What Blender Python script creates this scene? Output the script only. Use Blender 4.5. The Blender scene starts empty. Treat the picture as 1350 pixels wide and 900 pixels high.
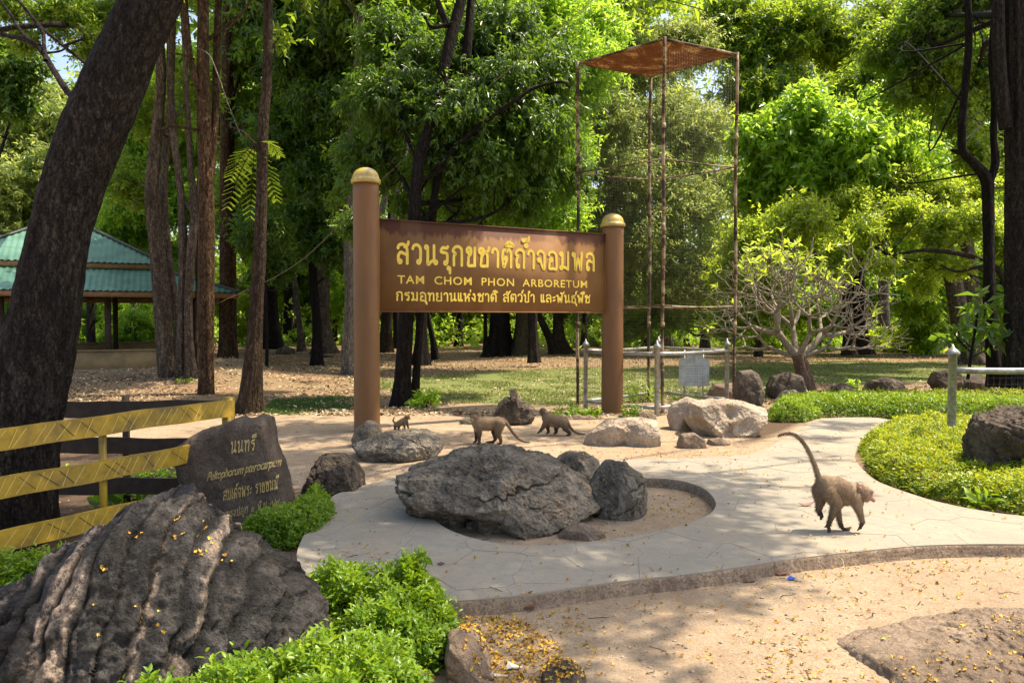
import bpy, math, random
import numpy as np
from mathutils import Vector, Matrix
from mathutils.bvhtree import BVHTree

# ------------------------------------------------------------------ camera, sky, sun, exposure
sc = bpy.context.scene
col = sc.collection
PITCH = -math.atan(30 / 1050.0)
CAMZ = 1.5
FPX = 1050.0
cam = bpy.data.cameras.new('camera')
camo = bpy.data.objects.new('camera', cam)
col.objects.link(camo)
camo.location = (0, 0, CAMZ)
camo.rotation_euler = (math.pi / 2 + PITCH, 0, 0)
cam.sensor_width = 36
cam.lens = 36 * FPX / 1350
cam.clip_end = 2000
cam.clip_start = 0.05
sc.camera = camo

SUN = Vector((0.44, 0.10, 0.89)).normalized()
world = bpy.data.worlds.new("World")
sc.world = world
world.use_nodes = True
_nt = world.node_tree
_sky = _nt.nodes.new('ShaderNodeTexSky')
_sky.sky_type = 'NISHITA'
_sky.sun_disc = False
_sky.sun_elevation = math.asin(SUN.z)
_sky.sun_rotation = math.atan2(SUN.x, SUN.y)
_sky.air_density = 1.0
_sky.dust_density = 3.0
_sky.ozone_density = 0.6
_bg = _nt.nodes['Background']
_bg.inputs['Strength'].default_value = 0.13
_nt.links.new(_sky.outputs[0], _bg.inputs['Color'])
sun = bpy.data.lights.new('sun', 'SUN')
sun.energy = 3.4
sun.angle = math.radians(0.53)
sun.color = (1.0, 0.90, 0.74)
suno = bpy.data.objects.new('sun', sun)
col.objects.link(suno)
suno.rotation_euler = SUN.to_track_quat('Z', 'Y').to_euler()
sc.view_settings.view_transform = 'Standard'
sc.view_settings.look = 'None'
sc.view_settings.gamma = 1
sc.view_settings.exposure = 1.34
sc.view_settings.use_white_balance = True
sc.view_settings.white_balance_temperature = 6950
sc.view_settings.white_balance_tint = 12
sc.cycles.max_bounces = 8
sc.cycles.diffuse_bounces = 5
sc.cycles.glossy_bounces = 2
sc.cycles.transmission_bounces = 5
sc.cycles.transparent_max_bounces = 12
sc.cycles.use_denoising = True

# ------------------------------------------------------------------ helpers
_cp, _sp = math.cos(PITCH), math.sin(PITCH)
def ray(px, py):
    dx, dy = (px - 675) / FPX, (450 - py) / FPX
    return np.array([dx, _cp - dy * _sp, _sp + dy * _cp])
def at(px, py, Y):
    d = ray(px, py)
    return np.array([0, 0, CAMZ]) + d * (Y / d[1])
def gp(px, py, z=0.0):
    d = ray(px, py)
    return np.array([0, 0, CAMZ]) + d * ((z - CAMZ) / d[2])
def gY(py, z=0.0):
    return gp(675, py, z)[1]
def smooth(a, b, x):
    t = np.clip((x - a) / (b - a), 0, 1)
    return t * t * (3 - 2 * t)

_r = np.random.RandomState(7)
_perm = np.concatenate([_r.permutation(256)] * 3)
_g = _r.normal(size=(256, 3)); _g /= np.linalg.norm(_g, axis=1)[:, None]
def perlin(P):
    P = np.asarray(P, float)
    i = np.floor(P).astype(int); f = P - i; i &= 255
    u = f * f * f * (f * (f * 6 - 15) + 10)
    res = np.zeros(len(P))
    for a in (0, 1):
        for b in (0, 1):
            for c in (0, 1):
                h = _perm[_perm[_perm[i[:, 0] + a] + i[:, 1] + b] + i[:, 2] + c]
                g = _g[h]
                d = g[:, 0] * (f[:, 0] - a) + g[:, 1] * (f[:, 1] - b) + g[:, 2] * (f[:, 2] - c)
                w = (u[:, 0] if a else 1 - u[:, 0]) * (u[:, 1] if b else 1 - u[:, 1]) * (u[:, 2] if c else 1 - u[:, 2])
                res += d * w
    return res * 1.6
def fbm(P, o=4, gain=.5):
    s = 0; a = 1
    for k in range(o):
        s = s + a * perlin(P * (2 ** k) + 17.3 * k); a *= gain
    return s
def ridged(P, o=4):
    s = 0; a = 1
    for k in range(o):
        s = s + a * (1 - 2 * np.abs(perlin(P * (2 ** k) + 9.1 * k))); a *= .5
    return s

def mk(name, V, F, mat=None, parent=None, smooth_=False, face_attr=None, vert_attr=None, uv=None):
    """V (n,3); F list of index arrays, each (m,k)"""
    if not isinstance(F, (list, tuple)): F = [F]
    F = [np.asarray(f, np.int32) for f in F if len(f)]
    V = np.asarray(V, np.float32)
    me = bpy.data.meshes.new(name)
    me.vertices.add(len(V)); me.vertices.foreach_set('co', V.ravel())
    loops = np.concatenate([f.ravel() for f in F])
    tot = np.concatenate([np.full(len(f), f.shape[1], np.int32) for f in F])
    start = np.concatenate([[0], np.cumsum(tot)[:-1]]).astype(np.int32)
    me.loops.add(len(loops)); me.loops.foreach_set('vertex_index', loops)
    me.polygons.add(len(tot)); me.polygons.foreach_set('loop_start', start)
    try: me.polygons.foreach_set('loop_total', tot)
    except Exception: pass
    me.update(calc_edges=True)
    me.validate()
    if smooth_: me.polygons.foreach_set('use_smooth', np.ones(len(me.polygons), bool))
    for dom, dd in (('FACE', face_attr), ('POINT', vert_attr)):
        for k, a in (dd or {}).items():
            at_ = me.attributes.new(k, 'FLOAT', dom)
            if len(at_.data) == len(a): at_.data.foreach_set('value', np.asarray(a, np.float32))
    if mat: me.materials.append(mat)
    o = bpy.data.objects.new(name, me); col.objects.link(o)
    if parent is not None: o.parent = parent
    return o
def mkpoly(name, V, polys, mat, parent=None, smooth_=False):
    me = bpy.data.meshes.new(name); me.from_pydata([tuple(map(float, v)) for v in V], [], [list(map(int, p)) for p in polys]); me.update()
    if smooth_: me.polygons.foreach_set('use_smooth', np.ones(len(me.polygons), bool))
    if mat: me.materials.append(mat)
    o = bpy.data.objects.new(name, me); col.objects.link(o)
    if parent is not None: o.parent = parent
    return o
def empty(name, loc=(0, 0, 0), rz=0):
    o = bpy.data.objects.new(name, None); col.objects.link(o)
    o.location = tuple(map(float, loc)); o.rotation_euler = (0, 0, rz); o.empty_display_size = .1
    return o
def tag(o, label, cat, group=None, kind=None):
    if label: o['label'] = label
    if cat: o['category'] = cat
    if group: o['group'] = group
    if kind: o['kind'] = kind
    return o
def structure(o):
    o['kind'] = 'structure'; return o
def reloc(o, root):
    """mesh written in world coordinates, child of a root that stands elsewhere"""
    o.parent = root
    M = np.array(root.matrix_basis.inverted())
    n = len(o.data.vertices); c = np.empty(n * 3, np.float32); o.data.vertices.foreach_get('co', c); c = c.reshape(-1, 3)
    c = c @ M[:3, :3].T + M[:3, 3]
    o.data.vertices.foreach_set('co', c.astype(np.float32).ravel()); o.data.update()
    return o
def origin_to(o, loc):
    loc = np.asarray(loc, np.float32)
    n = len(o.data.vertices); c = np.empty(n * 3, np.float32); o.data.vertices.foreach_get('co', c)
    o.data.vertices.foreach_set('co', (c.reshape(-1, 3) - loc).ravel()); o.data.update()
    o.location = tuple(map(float, loc)); return o

class MB:
    """collects simple solids for one mesh"""
    def __init__(s): s.v = []; s.f = {}; s.n = 0
    def add(s, V, F):
        V = np.asarray(V, float); s.v.append(V)
        for f in F:
            s.f.setdefault(len(f), []).append([i + s.n for i in f])
        s.n += len(V)
    def addq(s, V, Q):
        s.v.append(np.asarray(V, float)); s.f.setdefault(Q.shape[1], []).extend((Q + s.n).tolist()); s.n += len(V)
    def box(s, c, size, rot=None):
        h = np.array(size) / 2.0
        V = np.array([[x, y, z] for x in (-1, 1) for y in (-1, 1) for z in (-1, 1)]) * h
        if rot is not None: V = V @ np.array(rot).T
        s.add(V + np.array(c), [(0, 1, 3, 2), (4, 6, 7, 5), (0, 4, 5, 1), (2, 3, 7, 6), (0, 2, 6, 4), (1, 5, 7, 3)])
    def beam(s, a, b, w, h, up=(0, 0, 1)):
        a = np.array(a, float); b = np.array(b, float); d = b - a; L = np.linalg.norm(d); d /= L
        sd = np.cross(d, up); sd /= np.linalg.norm(sd) + 1e-9; u = np.cross(sd, d)
        s.box((a + b) / 2, (L, w, h), np.array([d, sd, u]).T)
    def tube(s, pts, radii, seg=8, cap=True):
        V, Q, C = tube_geo(pts, radii, seg)
        n0 = s.n; s.addq(V, Q)
        if cap:
            for ring in C: s.f.setdefault(seg, []).append([n0 + i for i in ring])
    def build(s, name, mat, parent=None, smooth_=False, face_attr=None):
        V = np.concatenate(s.v)
        return mk(name, V, [np.array(f) for f in s.f.values()], mat, parent, smooth_, face_attr)
def frames(P):
    T = np.gradient(P, axis=0); T /= np.linalg.norm(T, axis=1)[:, None] + 1e-9
    ref = np.array([0, 1, 0.]) if abs(T[0][1]) < .9 else np.array([1., 0, 0])
    A = np.zeros_like(P); B = np.zeros_like(P)
    a = ref - T[0] * ref.dot(T[0]); a /= np.linalg.norm(a)
    for i in range(len(P)):
        a = a - T[i] * a.dot(T[i]); a /= np.linalg.norm(a) + 1e-9
        A[i] = a; B[i] = np.cross(T[i], a)
    return T, A, B
def tube_geo(pts, radii, seg):
    P = np.asarray(pts, float); R = np.broadcast_to(np.asarray(radii, float), (len(P),))
    T, A, B = frames(P)
    an = np.linspace(0, 2 * math.pi, seg, endpoint=False)
    V = P[:, None] + R[:, None, None] * (np.cos(an)[None, :, None] * A[:, None] + np.sin(an)[None, :, None] * B[:, None])
    n = len(P); i = np.arange(n - 1)[:, None] * seg; j = np.arange(seg)[None]; k = (j + 1) % seg
    Q = np.stack([i + j, i + k, i + k + seg, i + j + seg], -1).reshape(-1, 4)
    return V.reshape(-1, 3), Q, [list(range(seg))[::-1], list(range((n - 1) * seg, n * seg))]
def catmull(pts, n):
    P = np.asarray(pts, float)
    if len(P) == 2:
        t = np.linspace(0, 1, n)[:, None]; return P[0] * (1 - t) + P[1] * t
    Q = np.vstack([2 * P[0] - P[1], P, 2 * P[-1] - P[-2]])
    d = np.r_[0, np.cumsum(np.linalg.norm(np.diff(P[:, :3], axis=0), axis=1))]; d /= d[-1]
    out = []
    for t in np.linspace(0, 1, n):
        k = min(np.searchsorted(d, t, side='right') - 1, len(P) - 2); k = max(k, 0)
        u = (t - d[k]) / (d[k + 1] - d[k] + 1e-12)
        p0, p1, p2, p3 = Q[k], Q[k + 1], Q[k + 2], Q[k + 3]
        out.append(.5 * ((2 * p1) + (-p0 + p2) * u + (2 * p0 - 5 * p1 + 4 * p2 - p3) * u * u + (-p0 + 3 * p1 - 3 * p2 + p3) * u ** 3))
    return np.array(out)

# ------------------------------------------------------------------ materials
def newmat(name):
    m = bpy.data.materials.new(name); m.use_nodes = True
    nt = m.node_tree; b = nt.nodes['Principled BSDF']
    return m, nt, b
class G:
    """tiny node graph helper"""
    def __init__(s, nt): s.nt = nt; s.tc = nt.nodes.new('ShaderNodeTexCoord')
    def n(s, t, **kw):
        x = s.nt.nodes.new(t)
        for k, v in kw.items(): setattr(x, k, v)
        return x
    def l(s, a, b): s.nt.links.new(a, b)
    def noise(s, scale, detail=4, rough=.55, vec=None, stretch=None, dist=0):
        x = s.n('ShaderNodeTexNoise'); x.inputs['Scale'].default_value = scale; x.inputs['Detail'].default_value = detail
        x.inputs['Roughness'].default_value = rough; x.inputs['Distortion'].default_value = dist
        v = vec or s.tc.outputs['Object']
        if stretch:
            mp = s.n('ShaderNodeMapping'); mp.inputs['Scale'].default_value = stretch; s.l(v, mp.inputs[0]); v = mp.outputs[0]
        s.l(v, x.inputs['Vector']); return x.outputs['Fac']
    def vor(s, scale, feature='F1', vec=None, stretch=None):
        x = s.n('ShaderNodeTexVoronoi', feature=feature); x.inputs['Scale'].default_value = scale
        v = vec or s.tc.outputs['Object']
        if stretch:
            mp = s.n('ShaderNodeMapping'); mp.inputs['Scale'].default_value = stretch; s.l(v, mp.inputs[0]); v = mp.outputs[0]
        s.l(v, x.inputs['Vector']); return x.outputs['Distance']
    def ramp(s, fac, stops):
        r = s.n('ShaderNodeValToRGB'); e = r.color_ramp.elements
        while len(e) > len(stops): e.remove(e[-1])
        while len(e) < len(stops): e.new(.5)
        for x, (p, c) in zip(e, stops):
            x.position = p; c = (c, c, c) if isinstance(c, (int, float)) else c; x.color = (*c, 1)
        s.l(fac, r.inputs[0]); return r.outputs[0]
    def mix(s, fac, a, b, blend='MIX'):
        m = s.n('ShaderNodeMix', data_type='RGBA', blend_type=blend)
        for sock, v in ((m.inputs[0], fac), (m.inputs[6], a), (m.inputs[7], b)):
            if isinstance(v, (int, float)): sock.default_value = v
            elif isinstance(v, tuple): sock.default_value = (*v, 1)
            else: s.l(v, sock)
        return m.outputs[2]
    def math(s, op, a, b=0.0):
        m = s.n('ShaderNodeMath', operation=op)
        for sock, v in zip(m.inputs, (a, b)):
            if isinstance(v, (int, float)): sock.default_value = v
            else: s.l(v, sock)
        return m.outputs[0]
    def attr(s, name):
        a = s.n('ShaderNodeAttribute'); a.attribute_name = name; return a.outputs['Fac']
    def bump(s, h, strength, dist, bsdf, prev=None):
        b = s.n('ShaderNodeBump'); b.inputs['Strength'].default_value = strength; b.inputs['Distance'].default_value = dist
        s.l(h, b.inputs['Height'])
        if prev is not None: s.l(prev, b.inputs['Normal'])
        s.l(b.outputs[0], bsdf.inputs['Normal']); return b.outputs[0]

def m_plain(name, c, rough=.6, var=.25, scale=20, bump=.2, metal=0, dirt=None, stretch=None, dist=.003):
    m, nt, b = newmat(name); g = G(nt)
    f = g.noise(scale, 5, .6, stretch=stretch)
    lo = tuple(x * (1 - var) for x in c); hi = tuple(min(1, x * (1 + var)) for x in c)
    cc = g.ramp(f, [(.3, lo), (.7, hi)])
    if dirt:
        f2 = g.noise(scale * .23, 6, .7, stretch=stretch)
        cc = g.mix(g.ramp(f2, [(.48, 0.0), (.62, 1.0)]), cc, dirt)
    g.l(cc, b.inputs['Base Color']); b.inputs['Roughness'].default_value = rough; b.inputs['Metallic'].default_value = metal
    if bump: g.bump(f, bump, dist, b)
    return m

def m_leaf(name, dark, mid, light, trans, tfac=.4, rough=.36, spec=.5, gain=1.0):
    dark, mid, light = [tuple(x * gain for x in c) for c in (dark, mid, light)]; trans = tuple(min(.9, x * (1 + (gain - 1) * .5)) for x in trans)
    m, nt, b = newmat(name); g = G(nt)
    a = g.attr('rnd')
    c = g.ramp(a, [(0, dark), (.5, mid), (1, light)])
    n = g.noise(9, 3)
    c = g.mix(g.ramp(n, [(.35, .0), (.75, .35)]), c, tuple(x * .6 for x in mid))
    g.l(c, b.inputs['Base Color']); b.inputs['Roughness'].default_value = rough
    b.inputs['Specular IOR Level'].default_value = spec
    t = g.n('ShaderNodeBsdfTranslucent')
    tc = g.mix(a, tuple(x * .75 for x in trans), tuple(min(1, x * 1.25) for x in trans))
    g.l(tc, t.inputs['Color'])
    ms = g.n('ShaderNodeMixShader'); ms.inputs[0].default_value = tfac
    g.l(b.outputs[0], ms.inputs[1]); g.l(t.outputs[0], ms.inputs[2])
    g.l(ms.outputs[0], nt.nodes['Material Output'].inputs['Surface'])
    return m

def m_bark(name, dark, light, scale=14, moss=None, bump=.8):
    m, nt, b = newmat(name); g = G(nt)
    f = g.noise(scale, 7, .7, stretch=(1, 1, .25), dist=.8)
    v = g.vor(scale * 2.4, stretch=(1, 1, .38))
    v2 = g.vor(scale * 5.5, stretch=(1, 1, .5))
    h = g.math('ADD', f, g.math('ADD', g.math('MULTIPLY', v, -.7), g.math('MULTIPLY', v2, -.35)))
    c = g.ramp(g.math('ADD', f, g.math('MULTIPLY', g.math('SUBTRACT', .45, v), .35)), [(.36, dark), (.56, tuple(x * .65 + y * .35 for x, y in zip(dark, light))), (.74, light)])
    c = g.mix(g.ramp(v2, [(.45, 0.0), (.75, .75)]), c, tuple(x * .4 for x in dark))
    f3 = g.noise(1.6, 4, .6)
    c = g.mix(g.ramp(f3, [(.42, 0.0), (.7, .55)]), c, tuple(x * .45 for x in dark))
    fi = g.noise(scale * 4, 3)
    c = g.mix(g.ramp(fi, [(.62, 0.0), (.72, .5)]), c, tuple(min(1, x * 1.5) for x in light))
    if moss:
        c = g.mix(g.ramp(g.noise(3.1, 5), [(.55, 0.0), (.7, .7)]), c, moss)
    g.l(c, b.inputs['Base Color']); b.inputs['Roughness'].default_value = .9; b.inputs['Specular IOR Level'].default_value = .15
    g.bump(h, bump, .02, b)
    return m

def m_rock(name, c1, c2, tan, dark, s=3.0, tanlo=.55, darklo=.5, bump=.6, streak=None, rough=.85):
    m, nt, b = newmat(name); g = G(nt)
    n1 = g.noise(s, 7, .62, dist=.5); n2 = g.noise(s * 4.5, 6, .7); n3 = g.noise(s * 1.3, 8, .7, dist=1.2)
    n4 = g.noise(s * 22, 4, .6)
    c = g.ramp(n1, [(.40, c1), (.60, c2)])
    c = g.mix(g.ramp(n3, [(tanlo, 0.0), (tanlo + .07, .9)]), c, tan)
    c = g.mix(g.ramp(n2, [(darklo - .14, .9), (darklo, 0.0)]), c, dark)
    c = g.mix(g.ramp(n4, [(.35, .45), (.6, 0.0)]), c, dark)
    c = g.mix(g.ramp(n4, [(.66, 0.0), (.74, .5)]), c, tuple(min(1, x * 1.7) for x in c2))
    if streak:
        sk = g.math('MULTIPLY', g.attr('streak'), g.ramp(g.noise(s * 9, 6, .8, stretch=(1, 1, .5)), [(.40, 0.0), (.56, 1.0)]))
        c = g.mix(sk, c, streak)
    cr = g.attr('crev')
    c = g.mix(cr, c, dark)
    g.l(c, b.inputs['Base Color']); b.inputs['Roughness'].default_value = rough; b.inputs['Specular IOR Level'].default_value = .25
    v = g.vor(s * 9)
    c_l = g.noise(s * 7, 5, .8); 
    p = g.bump(n3, bump, .05, b); p = g.bump(n2, bump, .045, b, p)
    p = g.bump(v, bump * .35, .012, b, p)
    g.bump(n4, min(1, bump * 1.1), .009, b, p)
    return m
# ------------------------------------------------------------------ material set
GREEN_MID = m_leaf('leaf_green', (.020, .050, .007), (.070, .135, .014), (.16, .235, .025), (.42, .58, .04), tfac=.5, gain=1.15)
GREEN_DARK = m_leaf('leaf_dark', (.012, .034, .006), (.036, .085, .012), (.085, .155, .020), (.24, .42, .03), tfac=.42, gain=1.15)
GREEN_LIME = m_leaf('leaf_lime', (.05, .10, .012), (.12, .19, .02), (.22, .30, .03), (.56, .70, .06), tfac=.54, gain=1.15)
GREEN_PALE = m_leaf('leaf_pale', (.06, .10, .03), (.115, .17, .04), (.20, .26, .07), (.50, .58, .14), tfac=.5, gain=1.3)
GREEN_BRIGHT = m_leaf('leaf_bright', (.03, .085, .01), (.085, .18, .018), (.17, .28, .03), (.46, .70, .06), tfac=.54, gain=1.45)
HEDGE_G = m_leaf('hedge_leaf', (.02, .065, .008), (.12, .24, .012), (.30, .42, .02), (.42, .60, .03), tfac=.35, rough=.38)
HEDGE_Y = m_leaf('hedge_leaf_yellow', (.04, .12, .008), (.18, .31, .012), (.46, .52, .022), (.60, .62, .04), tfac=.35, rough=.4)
BARK_DARK = m_bark('bark_dark', (.013, .010, .008), (.085, .070, .055), 15, bump=1.0)
BARK_BROWN = m_bark('bark_brown', (.026, .017, .011), (.14, .10, .064), 14)
BARK_ORANGE = m_bark('bark_orange', (.035, .019, .010), (.25, .155, .085), 14, bump=1)
BARK_PALE = m_bark('bark_pale', (.06, .044, .032), (.27, .215, .16), 10)
BARK_GREY = m_bark('bark_grey', (.10, .085, .07), (.36, .31, .26), 10)
BARK_FRANGI = m_bark('bark_frangipani', (.26, .21, .155), (.60, .54, .43), 25, bump=.4)
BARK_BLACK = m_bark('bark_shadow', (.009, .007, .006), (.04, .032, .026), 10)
ROCK_BIG = m_rock('rock_fluted', (.026, .025, .023), (.115, .106, .096), (.30, .235, .175), (.010, .009, .008), 3.2, .62, .48, 1.0, streak=(.56, .43, .32))
ROCK_BOULDER = m_rock('rock_boulder', (.145, .12, .088), (.36, .305, .225), (.42, .32, .21), (.026, .021, .016), 2.4, .54, .43, 1.0, streak=(.46, .39, .29))
ROCK_GREY = m_rock('rock_grey', (.16, .135, .10), (.38, .33, .25), (.38, .30, .21), (.026, .022, .017), 3.6, .58, .43, 1.0, streak=(.42, .37, .29))
ROCK_PALE = m_rock('rock_pale', (.40, .32, .235), (.60, .50, .38), (.52, .31, .15), (.16, .105, .065), 2.6, .56, .36, .9, streak=(.64, .56, .44))
ROCK_BROWN = m_rock('rock_brown', (.085, .065, .048), (.21, .165, .12), (.30, .2, .12), (.022, .017, .013), 3.5, .6, .46, .9)
ROCK_DARK = m_rock('rock_inscribed', (.115, .085, .063), (.215, .162, .12), (.26, .19, .135), (.030, .025, .021), 4.5, .62, .42, .8)
ROCK_FLAT = m_rock('rock_flat', (.20, .145, .10), (.33, .25, .175), (.45, .35, .24), (.10, .07, .05), 2.4, .6, .42, .8)
DIRT = m_plain('soil_dark', (.065, .043, .028), .95, .5, 30, .8, dirt=(.12, .08, .05), dist=.02)
SIGN_BROWN = None
M_GOLD = m_plain('paint_gold', (.50, .37, .065), .38, .18, 16, .25, dirt=(.33, .25, .13))
M_GOLDTEXT = m_plain('paint_lettering', (.78, .56, .07), .5, .10, 14, 0)
M_STONETEXT = m_plain('paint_stone_lettering', (.50, .36, .13), .7, .35, 70, 0)
M_STEEL = m_plain('galvanised_steel', (.30, .31, .30), .45, .3, 24, .3, metal=.5, dirt=(.2, .17, .13))
M_WIRE = m_plain('wire_mesh', (.16, .14, .12), .5, .2, 24, 0, metal=.4)
M_PLATE = m_plain('plate_grey', (.33, .39, .40), .5, .15, 10, .1, dirt=(.2, .22, .2))

def rusty(name, c1, c2, scale):
    m, nt, b = newmat(name); g = G(nt)
    v = g.noise(scale, 5, .75, stretch=(1, 1, 1.5))
    c = g.ramp(v, [(.38, (.025, .015, .011)), (.49, (.075, .036, .018)), (.53, c1), (.66, c2)])
    g.l(c, b.inputs['Base Color']); b.inputs['Roughness'].default_value = .8
    g.bump(g.noise(60, 4), .4, .004, b); return m
M_RUST = rusty('rusty_pole', (.25, .165, .085), (.36, .31, .23), 2.6)

def sign_paint():
    m, nt, b = newmat('sign_brown_paint'); g = G(nt)
    sep = g.n('ShaderNodeSeparateXYZ'); g.l(g.tc.outputs['Object'], sep.inputs[0])
    base = g.ramp(g.noise(3, 5), [(.3, (.195, .098, .038)), (.7, (.245, .130, .050))])
    # worn maroon band along the top edge with a ragged lower limit, runs down in streaks
    st = g.noise(5, 6, .75, stretch=(1.6, 1, .35)); st2 = g.noise(16, 5, .75, stretch=(1, 1, .4))
    f = g.math('ADD', g.math('MULTIPLY', g.math('SUBTRACT', sep.outputs[2], .36), 2.6), g.math('ADD', st, g.math('MULTIPLY', st2, .5)))
    base = g.mix(g.ramp(f, [(.86, 0.0), (.99, .85)]), base, (.085, .032, .022))
    fad = g.noise(1.3, 3, .5, stretch=(1.5, 1, .4))
    base = g.mix(g.ramp(fad, [(.55, 0.0), (.72, .5)]), base, (.30, .175, .09))
    g.l(base, b.inputs['Base Color']); b.inputs['Roughness'].default_value = .7; b.inputs['Specular IOR Level'].default_value = .2
    g.bump(g.noise(40, 4), .15, .003, b)
    return m
SIGN_BROWN = sign_paint()
POST_BROWN = m_plain('post_brown_paint', (.185, .084, .024), .5, .2, 3, .25, dirt=(.13, .058, .018), stretch=(1, 1, .25))

def concrete():
    m, nt, b = newmat('path_concrete'); g = G(nt)
    a = g.attr('rnd')
    c = g.ramp(g.noise(1.4, 6, .6), [(.3, (.27, .24, .183)), (.7, (.36, .315, .235))])
    c = g.mix(g.ramp(g.noise(11, 6, .7), [(.40, .5), (.6, 0.0)]), c, (.235, .215, .175))
    c = g.mix(g.ramp(g.noise(120, 3, .7), [(.38, .45), (.55, 0.0)]), c, (.20, .175, .14))
    c = g.mix(g.ramp(g.noise(.8, 5, .6), [(.5, 0.0), (.66, .6)]), c, (.35, .27, .18))
    c = g.mix(g.ramp(g.noise(2.7, 6, .75), [(.52, 0.0), (.66, .55)]), c, (.215, .215, .175))
    c = g.mix(g.ramp(g.noise(5.5, 7, .8, dist=1.5), [(.60, 0.0), (.64, .5), (.68, 0.0)]), c, (.14, .12, .09))
    g.l(c, b.inputs['Base Color']); b.inputs['Roughness'].default_value = .8
    p = g.bump(g.noise(9, 6, .65), .5, .02, b)
    g.bump(g.noise(90, 4, .7), .45, .004, b, p)
    return m
CONC = concrete()
CONC_BASE = m_plain('path_joint', (.25, .215, .165), .95, .25, 20, .4)
def kerbm():
    m, nt, b = newmat('kerb_side'); g = G(nt)
    c = g.ramp(g.noise(7, 6, .7, stretch=(1, 1, .6)), [(.3, (.17, .12, .08)), (.55, (.33, .245, .165)), (.75, (.46, .36, .25))])
    c = g.mix(g.ramp(g.noise(60, 4), [(.35, .6), (.55, 0.0)]), c, (.08, .055, .04))
    g.l(c, b.inputs['Base Color']); b.inputs['Roughness'].default_value = .95
    g.bump(g.noise(35, 5, .7), .9, .02, b); return m
KERB = kerbm()

def groundmat():
    m, nt, b = newmat('ground'); g = G(nt)
    tc = g.tc.outputs['Object']
    n1 = g.noise(.9, 7, .65); n2 = g.noise(7, 7, .75); n3 = g.noise(60, 5, .8); n4 = g.noise(260, 3, .7)
    sand = g.ramp(n1, [(.3, (.355, .27, .18)), (.7, (.455, .365, .25))])
    sand = g.mix(g.ramp(n2, [(.40, .5), (.55, 0.0)]), sand, (.29, .195, .115))
    sand = g.mix(g.ramp(n3, [(.38, .65), (.5, 0.0)]), sand, (.20, .13, .08))
    sand = g.mix(g.ramp(n3, [(.60, 0.0), (.68, .6)]), sand, (.56, .46, .34))
    sand = g.mix(g.ramp(n4, [(.36, .6), (.46, 0.0)]), sand, (.16, .11, .075))
    # forest floor: dry litter
    fl = g.ramp(g.noise(14, 8, .8, dist=.5), [(.30, (.07, .045, .026)), (.48, (.20, .14, .08)), (.62, (.37, .29, .17)), (.74, (.50, .41, .26))])
    fl = g.mix(g.ramp(g.noise(.5, 4), [(.4, 0.0), (.7, .6)]), fl, (.16, .10, .06))
    gr = g.ramp(g.noise(30, 6, .8), [(.3, (.05, .075, .018)), (.5, (.13, .17, .05)), (.7, (.30, .31, .12))])
    grass = g.attr('grass'); floor = g.attr('floor'); red = g.attr('red'); dark = g.attr('soil')
    brk = g.noise(3.2, 7, .75)
    gm = g.ramp(g.math('ADD', grass, g.math('MULTIPLY', g.math('SUBTRACT', brk, .5), 1.6)), [(.42, 0.0), (.62, .9)])
    c = g.mix(floor, sand, fl)
    c = g.mix(red, c, (.33, .19, .11))
    c = g.mix(dark, c, (.075, .05, .032))
    c = g.mix(gm, c, gr)
    g.l(c, b.inputs['Base Color']); b.inputs['Roughness'].default_value = .97; b.inputs['Specular IOR Level'].default_value = .1
    p = g.bump(n2, .5, .04, b); p = g.bump(n3, .7, .012, b, p); g.bump(n4, .6, .004, b, p)
    return m
GROUND = groundmat()

# ------------------------------------------------------------------ ground and path
ZP = .08
def gz(x, y):
    x = np.asarray(x, float); y = np.asarray(y, float)
    z = .06 * smooth(7.0, 8.0, y)
    P = np.stack([x, y, np.zeros_like(x)], -1).reshape(-1, 3)
    z = z + (fbm(P * .45, 3) * .012 + fbm(P * 2.3, 3) * .006).reshape(x.shape) * (1 - .9 * smooth(3.6, 4.2, y) * (1 - smooth(11, 13, y)))
    z = z + fbm(P * .06 + 3, 2).reshape(x.shape) * .5 * smooth(20, 50, y)
    # low bare mounds round the tree feet on the left
    for mx, my, mh, mr in ((-7.6, 18.5, .28, 3.2), (-6.2, 16.9, .12, 1.1), (-7.4, 20.6, .3, 1.2), (1.4, 28, .15, 2.5)):
        z = z + mh * np.exp(-((x - mx) ** 2 + (y - my) ** 2 * 1.6) / mr ** 2)
    return z
def gzs(x, y): return float(gz(np.array([x]), np.array([y]))[0])
def inpoly(x, y, poly):
    poly = np.asarray(poly)[:, :2]; r = np.zeros(np.shape(x), bool)
    n = len(poly)
    for i in range(n):
        x1, y1 = poly[i]; x2, y2 = poly[(i + 1) % n]
        c = ((y1 > y) != (y2 > y)) & (x < (x2 - x1) * (y - y1) / (y2 - y1 + 1e-12) + x1)
        r ^= c
    return r
def softpoly(x, y, poly, w=.25):
    c = 0
    for dx, dy in ((0, 0), (w, 0), (-w, 0), (0, w), (0, -w), (w * .7, w * .7), (-w * .7, w * .7), (w * .7, -w * .7), (-w * .7, -w * .7)):
        c = c + inpoly(x + dx, y + dy, poly)
    return c / 9.0

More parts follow.
